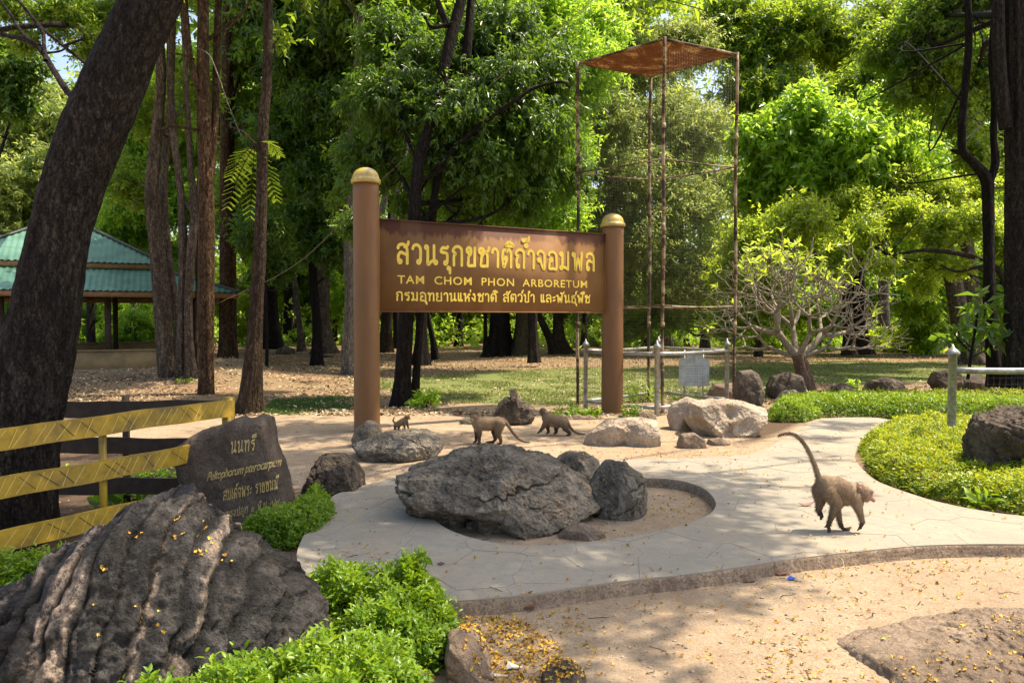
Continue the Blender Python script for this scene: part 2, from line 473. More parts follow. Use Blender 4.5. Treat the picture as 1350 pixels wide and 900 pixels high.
OUT_PX = [(1700, 722), (1500, 718), (1350, 717), (1275, 717), (1200, 720), (1125, 727), (1050, 735), (975, 747), (900, 757), (800, 768), (700, 783),
          (605, 791), (520, 792), (440, 780), (402, 757), (390, 735), (397, 712), (410, 690), (425, 668), (445, 650), (485, 638), (530, 627), (600, 618),
          (700, 612), (780, 607), (850, 605), (930, 603), (990, 598), (1030, 580), (1060, 563), (1080, 553), (1120, 550), (1168, 552), (1162, 566), (1142, 580),
          (1127, 598), (1137, 618), (1160, 635), (1200, 650), (1240, 662), (1290, 672), (1350, 680), (1500, 695), (1700, 705)]
HOLE_PX = [(850, 630), (890, 632), (925, 642), (943, 660), (937, 676), (905, 690), (860, 702), (800, 711), (740, 717), (680, 719), (620, 708), (582, 692),
           (566, 672), (585, 650), (640, 636), (740, 629), (800, 628)]
OUT = catmull(np.array([gp(x, y, ZP) for x, y in OUT_PX]), 170)[:, :2]
_h = [gp(x, y, ZP) for x, y in HOLE_PX]
HOLE = catmull(np.array(_h + [_h[0]]), 72)[:-1, :2]
OUT = OUT + np.stack([perlin(np.c_[OUT * 2.1, OUT[:, :1] * 0]), perlin(np.c_[OUT * 2.3 + 7, OUT[:, :1] * 0])], -1) * .012

def side_chain(poly, cx, left):
    n = len(poly); ins = (poly[:, 0] < cx) if left else (poly[:, 0] >= cx)
    for s in range(n):
        if ins[s] and not ins[s - 1]: break
    def cross(a, b):
        t = (cx - a[0]) / (b[0] - a[0]); return a + (b - a) * t
    ch = [cross(poly[s - 1], poly[s])]; i = s
    while ins[i % n]: ch.append(poly[i % n]); i += 1
    ch.append(cross(poly[(i - 1) % n], poly[i % n]))
    return np.array(ch)
CX = HOLE[:, 0].mean()
HALVES = []
for left in (True, False):
    a = side_chain(OUT, CX, left); b = side_chain(HOLE, CX, left)
    if abs(a[-1, 1] - b[0, 1]) > abs(a[-1, 1] - b[-1, 1]): b = b[::-1]
    HALVES.append(np.vstack([a, b]))
def on_path(x, y): return inpoly(x, y, OUT) & ~inpoly(x, y, HOLE)

SOIL = [[gp(x, y)[:2] for x, y in [(380, 905), (160, 930), (120, 860), (420, 800), (470, 760), (520, 775), (605, 800), (606, 850), (560, 905)]],
        [gp(x, y)[:2] for x, y in [(1035, 575), (960, 600), (985, 585), (1000, 545), (1350, 528), (1600, 532), (1600, 560), (1168, 556), (1075, 553)]],
        [gp(x, y, .03)[:2] for x, y in [(1120, 596), (1172, 552), (1600, 548), (1800, 700), (1350, 682), (1200, 652), (1135, 620)]],
        [gp(x, y)[:2] for x, y in [(-200, 800), (-200, 600), (290, 600), (425, 660), (395, 730), (300, 760), (100, 820)]]]
GRASS = [([gp(x, y, .06)[:2] for x, y in [(560, 530), (470, 505), (640, 488), (1000, 478), (1150, 476), (1500, 480), (1500, 502), (1040, 506), (980, 520), (760, 536)]], .82),
         ([gp(x, y, .06)[:2] for x, y in [(345, 545), (360, 528), (470, 520), (470, 540), (400, 548)]], .9),
         ([gp(x, y, .06)[:2] for x, y in [(560, 462), (480, 452), (1200, 455), (1350, 470), (1100, 476), (700, 474)]], .35)]
def axis_pts(lo, hi, c, fine, grow):
    p = [c]; s = fine
    while p[-1] < hi: p.append(p[-1] + s); s *= (1 + grow * (abs(p[-1] - c) > 6))
    q = [c]; s = fine
    while q[-1] > lo: q.append(q[-1] - s); s *= (1 + grow * (abs(q[-1] - c) > 6))
    return np.array(sorted(set(q[1:] + p)))
gx = axis_pts(-170, 170, .5, .06, .05); gy = axis_pts(-60, 240, 6, .06, .045)
XX, YY = np.meshgrid(gx, gy)
ZZ = gz(XX, YY)
V = np.stack([XX, YY, ZZ], -1).reshape(-1, 3)
nx, ny = len(gx), len(gy)
i, j = np.meshgrid(np.arange(nx - 1), np.arange(ny - 1)); q0 = (j * nx + i).ravel()
Q = np.stack([q0, q0 + 1, q0 + 1 + nx, q0 + nx], -1)
x, y = V[:, 0], V[:, 1]
gr = sum(softpoly(x, y, p, .4) * s for p, s in GRASS); soil = np.clip(sum(softpoly(x, y, p, .08) for p in SOIL), 0, 1)
nn = fbm(np.c_[x * .6, y * .6, x * 0], 3)
flo = smooth(12.2, 14.5, y + nn * 1.0 + np.clip(-x - 2, 0, 3) * .5)
red = smooth(.15, .5, fbm(np.c_[x * .25, y * .35, x * 0 + 4], 3)) * smooth(13, 18, y) * .5
structure(mk('ground', V, Q, GROUND, smooth_=True, vert_attr={'grass': gr, 'soil': soil * .9, 'floor': flo, 'red': red}))

# the slab under the paving, and its earthy side
def ngon_slab(name, poly, ztop, mat):
    return mkpoly(name, [(p[0], p[1], ztop) for p in poly], [list(range(len(poly)))], mat)
path = empty('path', (0, 0, 0)); structure(path)
for h in HALVES:
    o = ngon_slab('slab', h, ZP - .006, CONC_BASE); o.parent = path
for nm, loop, lo in (('kerb_face', OUT, -.05), ('planter_rim', HOLE, -.08)):
    P = np.vstack([loop, loop[:1]]); n = len(P)
    tt = np.gradient(P, axis=0); nrm = np.stack([tt[:, 1], -tt[:, 0]], -1); nrm /= np.linalg.norm(nrm, axis=1)[:, None] + 1e-9
    area = .5 * np.sum(P[:-1, 0] * P[1:, 1] - P[1:, 0] * P[:-1, 1])
    if area < 0: nrm = -nrm
    if loop is HOLE: nrm = -nrm
    rows = []
    for z, off in ((ZP - .002, -.03), (ZP - .0005, -.008), (ZP - .008, .001), (.055, .006), (.03, .008), (.005, .016), (lo, .03)):
        w = perlin(np.c_[P * 6, P[:, :1] * 0 + z * 30]) * .006 * (z < ZP - .005)
        rows.append(np.c_[P + nrm * (off + w[:, None]), np.full(n, z)])
    V = np.array(rows).reshape(-1, 3); k = len(rows)
    i, j = np.meshgrid(np.arange(n - 1), np.arange(k - 1)); q0 = (j * n + i).ravel()
    o = mk(nm, V, np.stack([q0, q0 + 1, q0 + 1 + n, q0 + n], -1), KERB, path, True)

# stamped crazy paving: every flag a piece
def clip(poly, nrm, d):
    out = []; n = len(poly)
    if n == 0: return out
    dist = [p[0] * nrm[0] + p[1] * nrm[1] - d for p in poly]
    for i in range(n):
        a, b = poly[i], poly[(i + 1) % n]; da, db = dist[i], dist[(i + 1) % n]
        if da <= 0: out.append(a)
        if (da < 0 < db) or (db < 0 < da):
            t = da / (da - db); out.append((a[0] + (b[0] - a[0]) * t, a[1] + (b[1] - a[1]) * t))
    return out
rs = np.random.RandomState(3)
seeds = []
cs = .355
for yy in np.arange(3.6, 11.6, cs):
    for xx in np.arange(-1.6, 6.4, cs):
        p = np.array([xx, yy]) + rs.uniform(-.42, .42, 2) * cs * 1.0
        if inpoly(p[0], p[1], OUT) or np.min(np.linalg.norm(OUT - p, axis=1)) < .35: seeds.append(p)
seeds = np.array(seeds)
def flag_poly(s):
    d = np.linalg.norm(seeds - s, axis=1); idx = np.argsort(d)[1:18]
    cell = [(s[0] - .6, s[1] - .6), (s[0] + .6, s[1] - .6), (s[0] + .6, s[1] + .6), (s[0] - .6, s[1] + .6)]
    for k in idx:
        nrm = seeds[k] - s; L = np.linalg.norm(nrm); nrm /= L
        cell = clip(cell, nrm, nrm.dot((s + seeds[k]) / 2) - .0011)
    return cell
nflag = 0
for s in seeds:
    cell = flag_poly(s)
    if len(cell) < 3: continue
    c2 = np.array(cell); ar = .5 * sum(c2[i - 1][0] * c2[i][1] - c2[i][0] * c2[i - 1][1] for i in range(len(c2)))
    if ar < 0: cell = cell[::-1]; c2 = c2[::-1]
    for half in HALVES:
        poly = [tuple(p) for p in half]
        for i in range(len(c2)):
            a, b = c2[i], c2[(i + 1) % len(c2)]; e = b - a; nrm = np.array([e[1], -e[0]]); L = np.linalg.norm(nrm)
            if L < 1e-6: continue
            nrm /= L; poly = clip(poly, nrm, nrm.dot(a))
            if not poly: break
        if len(poly) < 3: continue
        P = np.array(poly); keep = [P[0]]
        for p in P[1:]:
            if np.linalg.norm(p - keep[-1]) > .004: keep.append(p)
        P = np.array(keep)
        if len(P) < 3: continue
        area = .5 * abs(sum(P[i - 1][0] * P[i][1] - P[i][0] * P[i - 1][1] for i in range(len(P))))
        if area < .0015: continue
        n = len(P); dz = rs.uniform(-.0012, .0012); ce = P.mean(0)
        Vf = [(p[0], p[1], ZP - .0005 + dz * 0) for p in (P + (ce - P) * .0)] + [(p[0], p[1], ZP - .012) for p in P]
        pin = P.copy()
        Vt = [(p[0], p[1], ZP + dz) for p in pin]
        polys = [list(range(n))] + [[i, i + n, (i + 1) % n + n, (i + 1) % n] for i in range(n)]
        Vt = Vt + Vf[n:]
        o = mkpoly('flagstone', np.array(Vt), polys, CONC, path)
        nflag += 1
print('flagstones', nflag)

# ------------------------------------------------------------------ rocks
def cube_sphere(n):
    t = np.tan(np.linspace(-math.pi / 4, math.pi / 4, n)); a, b = np.meshgrid(t, t); o = np.ones_like(a)
    Vs = []; Fs = []; k = 0
    i, j = np.meshgrid(np.arange(n - 1), np.arange(n - 1)); q0 = (j * n + i).ravel(); q = np.stack([q0, q0 + 1, q0 + 1 + n, q0 + n], -1)
    for v in ((a, b, o), (-a, b, -o), (o, b, -a), (-o, b, a), (a, o, -b), (a, -o, b)):
        Vs.append(np.stack(v, -1).reshape(-1, 3)); Fs.append(q + k); k += n * n
    Vv = np.concatenate(Vs); F = np.concatenate(Fs); Vv /= np.linalg.norm(Vv, axis=1)[:, None]
    key = np.round(Vv * 1e5).astype(np.int64); _, idx, inv = np.unique(key, axis=0, return_index=True, return_inverse=True)
    return Vv[idx], inv.ravel()[F]
_cs = {}
def csphere(n):
    if n not in _cs: _cs[n] = cube_sphere(n)
    return _cs[n][0].copy(), _cs[n][1]
ROCKS = []
def polar(poly, c, phi):
    r = np.zeros_like(phi) + .01; dx, dy = np.cos(phi), np.sin(phi); n = len(poly)
    for i in range(n):
        ax, ay = poly[i] - c; bx, by = poly[(i + 1) % n] - c; ex, ey = bx - ax, by - ay
        den = dx * ey - dy * ex
        with np.errstate(all='ignore'):
            t = (ax * ey - ay * ex) / den; s = (ax * dy - ay * dx) / den
        ok = (np.abs(den) > 1e-9) & (t > 0) & (s >= -1e-6) & (s <= 1 + 1e-6)
        r = np.where(ok, np.maximum(r, np.where(ok, t, 0)), r)
    return r
def rock(label, outline, Y, T, mat, n=60, seed=1, facets=10, amp=.05, fine=.012, pw=.8, cat='rock', flutes=None, group=None, name='rock', ridge=.0, flat=None, tiltf=0.0, expand=1.0, scoops=0):
    poly = np.array([[at(px, py, Y)[0], at(px, py, Y)[2]] for px, py in outline])
    c = (poly.max(0) + poly.min(0)) / 2
    if not inpoly(c[0], c[1], poly): c = poly.mean(0)
    D, F = csphere(n)
    s = np.sqrt(D[:, 0] ** 2 + D[:, 2] ** 2); phi = np.arctan2(D[:, 2], D[:, 0])
    r = polar(poly, c, phi)
    ph = np.linspace(-math.pi, math.pi, 181); rr = polar(poly, c, ph); size = rr.mean()
    s2 = s ** pw; yy = np.sign(D[:, 1]) * np.abs(D[:, 1]) ** (pw * .9)
    P = np.stack([r * s2 * np.cos(phi), T * yy, r * s2 * np.sin(phi)], -1)
    rs = np.random.RandomState(seed)
    so = rs.uniform(-50, 50, 3)
    k = 1.0 / size
    for f in range(facets):
        nv = rs.normal(size=3); nv[1] -= .5; nv /= np.linalg.norm(nv)
        if flat is not None and abs(nv[1]) < .5: continue
        d = (P @ nv); lim = np.percentile(d, 100) * rs.uniform(.74, .92)
        P = P - np.where(d > lim, (d - lim) * .85, 0)[:, None] * nv
    Nn = P / (np.linalg.norm(P * [1, size / T, 1], axis=1)[:, None] + 1e-9)
    Nn /= np.linalg.norm(Nn, axis=1)[:, None] + 1e-9
    big = fbm(P * k * .9 + so, 3); mid = ridged(P * k * 1.9 + so, 3) / 1.7; fi = fbm(P * k * 7 + so, 4)
    disp = size * (amp * big + amp * .38 * (mid - .4) * (1 if flat is None else .25) + fine * fi)
    crev = np.zeros(len(P)); streak = np.zeros(len(P))
    for q in range(scoops):
        ph_ = rs.uniform(-2.9, .3) if q % 2 else rs.uniform(-3.1, 3.1); ct = np.array([math.cos(ph_) * rs.uniform(.3, .85), -T / size * rs.uniform(.75, 1.15), math.sin(ph_) * rs.uniform(.2, .8)]) * size; rad_ = size * rs.uniform(.28, .52)
        dd = np.linalg.norm((P - ct) * [1, 1, .8], axis=1) / rad_; disp -= size * .16 * np.clip(1 - dd ** 2, 0, 1) * rs.uniform(.6, 1.2)
    # deep cracks
    if ridge:
        wob = fbm(P * k * 2.6 + so + 5, 4)
        for q in range(4):
            nv = rs.normal(size=3); nv[1] *= .4; nv[2] *= .75; nv /= np.linalg.norm(nv); d0 = rs.uniform(-.55, .55) * size
            dd = P @ nv - d0; t2 = dd / size + .13 * wob; cover = smooth(-.15, .35, perlin(P * k * 1.1 + so + 40 + q * 9)); wd = .022 + .02 * (q == 0)
            w = np.exp(-(t2 / wd) ** 2) * cover; disp -= size * ridge * (1 if q == 0 else .6) * w; crev = np.maximum(crev, w * .85)
            disp += size * ridge * .55 * (np.tanh(t2 / .05)) * cover * .5
        pit = perlin(P * k * 5.5 + so + 70); w = smooth(.38, .6, pit) * smooth(-.1, .5, perlin(P * k * 1.2 + so)); disp -= size * ridge * .35 * w; crev = np.maximum(crev, w * .45)
        sn = perlin(np.stack([P[:, 0] * k * 3.2, P[:, 1] * k * 1.5, P[:, 2] * k * .7], -1) + so + 3) + .45 * wob; streak = smooth(.12, .42, sn) * (1 - crev) * .85 * smooth(.6, .2, Nn[:, 2])
    if flutes:
        ax, az, nf, depth = flutes
        apx = at(ax, az, Y); a2 = np.array([apx[0], apx[2]]) - c
        an = np.arctan2(P[:, 0] - a2[0], -(P[:, 2] - a2[1]) + .05); rad = np.hypot(P[:, 0] - a2[0], P[:, 2] - a2[1])
        an = an + .010 * fbm(np.stack([an * 9, rad * 3.5, P[:, 1] * 2.5], -1) + so, 4)
        ph1 = .45 * perlin(np.stack([an * nf, rad * .5, P[:, 1] * .4], -1) + so) + .42 * np.sin(an * nf * 3.1 + 1.6 * perlin(np.stack([an * 5, rad, P[:, 1]], -1) + 5))
        ph2 = perlin(np.stack([an * nf * 2.7, rad * 1.3, P[:, 1] * .8], -1) + so)
        ch = np.exp(-(np.abs(ph1) / .14) ** 2); ch2 = np.exp(-(np.abs(ph2) / .16) ** 2)
        fade = smooth(.0, .12, rad) * smooth(.45, -.1, P[:, 1])
        disp -= (depth * ch + depth * .32 * ch2 - depth * .4 * np.abs(ph1)) * fade
        crev = np.maximum(crev, np.clip(ch * .75 + ch2 * .25, 0, .9) * fade)
        sn = perlin(np.stack([an * nf * 1.15 + 9, rad * .7, P[:, 1] * .2], -1) + so)
        rg = fbm(P * 5 + so, 4)
        streak = smooth(.16, .42, perlin(np.stack([an * nf * 1.9 + 9, rad * .8, P[:, 1] * .2], -1) + so) + .30 * rg) * (1 - .6 * crev) * smooth(-.25, .25, fbm(P * 14 + so, 3) + .25) * smooth(.55, .15, np.abs(P[:, 0] - a2[0] + .12) * .8) * smooth(-.6, -.2, P[:, 2] + .25 * rg) * .95
        disp += fbm(P * 9 + so, 4) * .014 - smooth(.15, .6, perlin(P * 15 + so)) * .016 + (ridged(P * 6 + so, 4) - 1) * .008 
    disp = disp + size * fine * .55 * (ridged(P * k * 9 + so, 3) - .9)
    P = P + Nn * disp[:, None]
    if flat is not None:      # shallow dished front face
        pass
    W = P * expand + np.array([c[0], Y, c[1]])
    if tiltf:
        W[:, 1] += (W[:, 2] - W[:, 2].max()) * tiltf
    # keep silhouette scale as seen from the front plane
    base = np.array([c[0], Y, gzs(c[0], Y)])
    o = mk(name, W - base, F, mat, None, True, vert_attr={'crev': crev, 'streak': streak})
    o.location = base
    tag(o, label, cat, group)
    ROCKS.append(o)
    return o
BIG = rock('huge dark grey boulder with pale streaked vertical flutes, lower left foreground', [(-150, 960), (-150, 800), (-60, 772), (0, 766), (30, 757), (55, 749), (78, 738), (95, 722), (112, 708), (145, 688), (175, 669), (205, 651), (222, 648), (240, 654), (262, 664), (282, 674), (320, 698), (350, 714), (376, 729), (400, 746), (418, 762), (432, 785), (441, 812), (432, 850), (400, 980), (200, 1020), (0, 1020)], 3.5, .40, ROCK_BIG, n=170, seed=5, facets=0, amp=.05, fine=.032, pw=.80, tiltf=.40, flutes=(215, -500, 36, .025), name='fluted_boulder', cat='boulder')
STONE = rock('dark upright slab stone with golden hand painted Thai writing, beside the yellow fence', [(233, 600), (238, 586), (262, 570), (300, 556), (318, 549), (328, 553), (345, 547), (357, 551), (362, 585), (372, 610), (380, 640), (388, 690), (388, 740), (300, 760), (262, 720), (236, 660)],
     5.85, .20, ROCK_DARK, n=110, seed=8, facets=5, amp=.022, fine=.012, pw=.42, flat=1, name='inscribed_stone', cat='inscribed stone')
rock('largest middle boulder, grey with tan streaks, sitting in the round planter', [(524, 634), (532, 620), (556, 613), (585, 608), (612, 600), (650, 598), (690, 603), (725, 612), (748, 624), (772, 636), (792, 658), (780, 672), (752, 684), (725, 706), (690, 722), (640, 722), (600, 716), (565, 690), (540, 665)],
     5.95, .62, ROCK_BOULDER, n=170, seed=21, scoops=7, facets=14, amp=.10, fine=.042, ridge=.085, pw=.72, cat='boulder', name='planter_boulder')
rock('grey rounded rock against the right end of the large planter boulder', [(783, 625), (800, 610), (822, 609), (842, 622), (854, 645), (855, 675), (838, 694), (800, 700), (775, 690), (772, 650)],
     6.1, .30, ROCK_GREY, fine=.032, n=80, seed=31, scoops=3, facets=10, amp=.08, ridge=.05, name='planter_rock')
rock('small grey rock behind the planter, topmost beside the large boulder', [(735, 605), (748, 596), (770, 595), (788, 606), (792, 625), (775, 640), (748, 634), (736, 618)],
     6.9, .22, ROCK_GREY, n=50, seed=33, facets=8, amp=.09, ridge=.05, name='planter_rock')
rock('low sandy rock half buried at the front of the round planter', [(735, 705), (745, 694), (765, 690), (785, 694), (798, 706), (790, 722), (745, 722)], 5.45, .12, ROCK_FLAT, n=36, seed=35, facets=4, amp=.08, name='planter_rock')
rock('dark brown rock at the left edge of the concrete path', [(403, 635), (410, 612), (428, 600), (452, 597), (468, 606), (478, 628), (482, 660), (440, 672), (405, 660)],
     6.75, .28, ROCK_BROWN, fine=.03, n=80, seed=41, scoops=3, facets=9, amp=.09, ridge=.06, name='pathside_rock')
rock('jagged grey boulder lying at the foot of the left sign post', [(450, 587), (478, 576), (500, 573), (530, 567), (560, 567), (578, 573), (586, 582), (575, 598), (545, 610), (515, 618), (480, 620), (460, 600)],
     8.3, .42, ROCK_GREY, fine=.035, n=100, seed=43, scoops=6, facets=12, amp=.10, ridge=.06, name='pathside_rock')
rock('light grey slab rock leaning in front of the left sign post', [(463, 580), (468, 566), (484, 554), (496, 556), (502, 566), (500, 590), (470, 596)], 9.0, .16, ROCK_GREY, n=50, seed=45, facets=9, amp=.06, name='pathside_rock')
rock('pale cream rock in front of the right sign post', [(769, 588), (776, 566), (800, 553), (838, 550), (866, 554), (876, 568), (870, 590), (845, 603), (800, 608), (776, 604)],
     9.2, .36, ROCK_PALE, fine=.025, n=84, seed=51, scoops=7, facets=6, amp=.07, ridge=.03, name='pale_rock')
rock('pale cream rock, smaller and left of the widest pale rock', [(880, 550), (886, 532), (905, 524), (925, 528), (935, 548), (930, 570), (900, 578), (884, 568)],
     10.4, .26, ROCK_PALE, n=50, seed=53, scoops=4, facets=6, amp=.07, name='pale_rock')
rock('widest pale cream rock with hollowed sides, below the grey plaque', [(905, 552), (910, 530), (940, 526), (980, 530), (1008, 538), (1006, 556), (990, 576), (960, 586), (930, 580), (914, 570)],
     9.9, .40, ROCK_PALE, fine=.025, n=84, seed=55, scoops=9, facets=6, amp=.08, ridge=.04, name='pale_rock')
rock('small pinkish stone below the pair of pale rocks, left one', [(893, 585), (898, 573), (915, 570), (928, 578), (932, 592), (915, 600), (896, 598)], 8.9, .14, ROCK_FLAT, n=32, seed=57, facets=6, amp=.08, name='small_stone')
rock('small pinkish stone below the widest pale rock, right one', [(930, 590), (935, 579), (950, 577), (962, 582), (963, 592), (945, 596)], 9.1, .12, ROCK_FLAT, n=32, seed=59, facets=6, amp=.08, name='small_stone')
rock('weathered brown tree stump with a knob on top, behind the monkeys', [(652, 552), (658, 535), (668, 524), (673, 526), (672, 516), (680, 514), (683, 524), (695, 532), (704, 538), (706, 556), (690, 566), (655, 564)],
     10.9, .24, ROCK_BROWN, fine=.03, n=80, seed=61, facets=10, amp=.13, ridge=.08, cat='tree stump', name='tree_stump')
rock('tall upright brown rock right of the grey plaque', [(969, 500), (974, 489), (990, 487), (1002, 494), (1006, 515), (1004, 540), (975, 545), (968, 525)], 12.3, .20, ROCK_BROWN, n=44, seed=63, facets=8, amp=.07, name='garden_rock')
rock('dark boulder under the frangipani trunk', [(1011, 510), (1018, 496), (1040, 489), (1058, 497), (1066, 515), (1062, 532), (1015, 532)], 14.4, .34, ROCK_BROWN, n=44, seed=65, facets=8, amp=.07, name='garden_rock')
rock('dark low rock left of the frangipani trunk base', [(1022, 528), (1030, 516), (1048, 514), (1062, 522), (1064, 534), (1030, 538)], 13.6, .2, ROCK_GREY, n=32, seed=66, facets=8, amp=.1, name='garden_rock')
rock('small dark rock just right of the frangipani trunk', [(1066, 525), (1072, 516), (1090, 515), (1102, 522), (1100, 534), (1070, 534)], 14.0, .2, ROCK_BROWN, n=32, seed=67, facets=8, amp=.08, name='garden_rock')
rock('brown pointed rock behind the clipped hedge, second right of the frangipani', [(1092, 524), (1098, 510), (1112, 504), (1126, 510), (1132, 528), (1110, 534)], 14.2, .22, ROCK_BROWN, n=36, seed=69, facets=9, amp=.08, name='garden_rock')
rock('wide low dark rock behind the clipped hedge, right of centre', [(1140, 514), (1148, 501), (1168, 497), (1186, 503), (1194, 518), (1188, 528), (1145, 528)], 14.8, .3, ROCK_BROWN, n=40, seed=71, facets=9, amp=.07, name='garden_rock')
rock('brown angular rock at the foot of the dark twisted tree', [(1226, 505), (1232, 490), (1250, 484), (1262, 492), (1268, 512), (1240, 522)], 15.4, .3, ROCK_BROWN, n=36, seed=73, facets=10, amp=.09, name='garden_rock')
rock('rough brown rock left of the thick right hand trunk', [(1262, 512), (1270, 498), (1290, 492), (1304, 500), (1308, 520), (1265, 522)], 15.8, .3, ROCK_BROWN, n=36, seed=75, facets=10, amp=.1, name='garden_rock')
rock('pinkish block of rock behind the grey plaque', [(934, 512), (940, 506), (968, 505), (978, 512), (978, 535), (934, 535)], 13.6, .3, ROCK_FLAT, n=32, seed=77, facets=5, amp=.05, name='garden_rock')
rock('pitted brown boulder standing in the yellow hedge at the right edge', [(1285, 560), (1290, 553), (1315, 550), (1340, 541), (1380, 538), (1420, 560), (1425, 640), (1290, 680), (1286, 610)], 6.95, .36, ROCK_BROWN, n=80, seed=79, scoops=5, facets=5, amp=.06, ridge=.05, fine=.05, pw=.48, name='hedge_boulder', cat='boulder')
rock('flat brown slab of rock in the lower right corner with fallen flowers', [(1100, 1000), (1098, 915), (1106, 890), (1150, 876), (1230, 860), (1300, 846), (1350, 838), (1500, 840), (1700, 860), (1700, 1000)],
     3.35, .62, ROCK_FLAT, n=120, seed=81, scoops=0, facets=9, amp=.06, fine=.03, pw=.8, name='corner_rock', cat='rock', ridge=.02)
rock('long tan border stone between hedge and yellow petal heap', [(588, 850), (592, 826), (606, 815), (624, 828), (640, 858), (650, 890), (650, 950), (592, 940)], 3.35, .22, ROCK_FLAT, n=50, seed=83, facets=8, amp=.06, ridge=.04, name='border_stone')
rock('brown border stone at the bottom edge under the hedge', [(495, 900), (505, 884), (535, 882), (562, 890), (570, 910), (560, 940), (500, 940)], 3.15, .12, ROCK_BROWN, n=36, seed=85, facets=8, amp=.07, name='border_stone')
rock('dark round stone at the bottom edge, right of the petal heap', [(712, 905), (716, 884), (735, 874), (756, 877), (772, 890), (776, 930), (715, 930)], 3.2, .12, ROCK_BROWN, n=40, seed=87, facets=8, amp=.06, name='border_stone')
rock('small stone near the left of the bottom border stones', [(455, 905), (462, 893), (480, 890), (495, 900), (495, 930), (455, 930)], 3.1, .1, ROCK_BROWN, n=30, seed=88, facets=8, amp=.06, name='border_stone')
rock('small grey stone by the feet of the left monkey', [(605, 556), (612, 550), (625, 551), (632, 558), (620, 563)], 10.9, .1, ROCK_GREY, n=20, seed=89, facets=5, amp=.06, name='small_stone')
rock('brown mound of rock far behind the thin left trunk', [(362, 470), (366, 460), (376, 455), (386, 460), (390, 472), (375, 478)], 31, .5, ROCK_BROWN, n=36, seed=91, facets=7, amp=.08, name='distant_rock')
for k, (px, py, w) in enumerate(((752, 556, 10), (763, 553, 13), (777, 554, 10), (792, 556, 9), (742, 553, 8), (848, 549, 9), (858, 551, 8))):
    rock(['pebble at the left of the small plants by the right post', 'larger pebble in front of the low plants by the right post', 'pebble midway along the low plants by the right post',
          'pebble nearest the left side of the right sign post', 'leftmost pebble of the row near the right post', 'pebble just right of the right sign post', 'pebble furthest right behind the pale rock'][k],
         [(px - w, py + 5), (px - w * .7, py - 5), (px, py - 8), (px + w * .8, py - 4), (px + w, py + 5), (px, py + 9)], 11.4, .09, ROCK_FLAT, n=16, seed=95 + k, facets=4, amp=.06, name='pebble', cat='stone', group='pebbles round the right sign post')
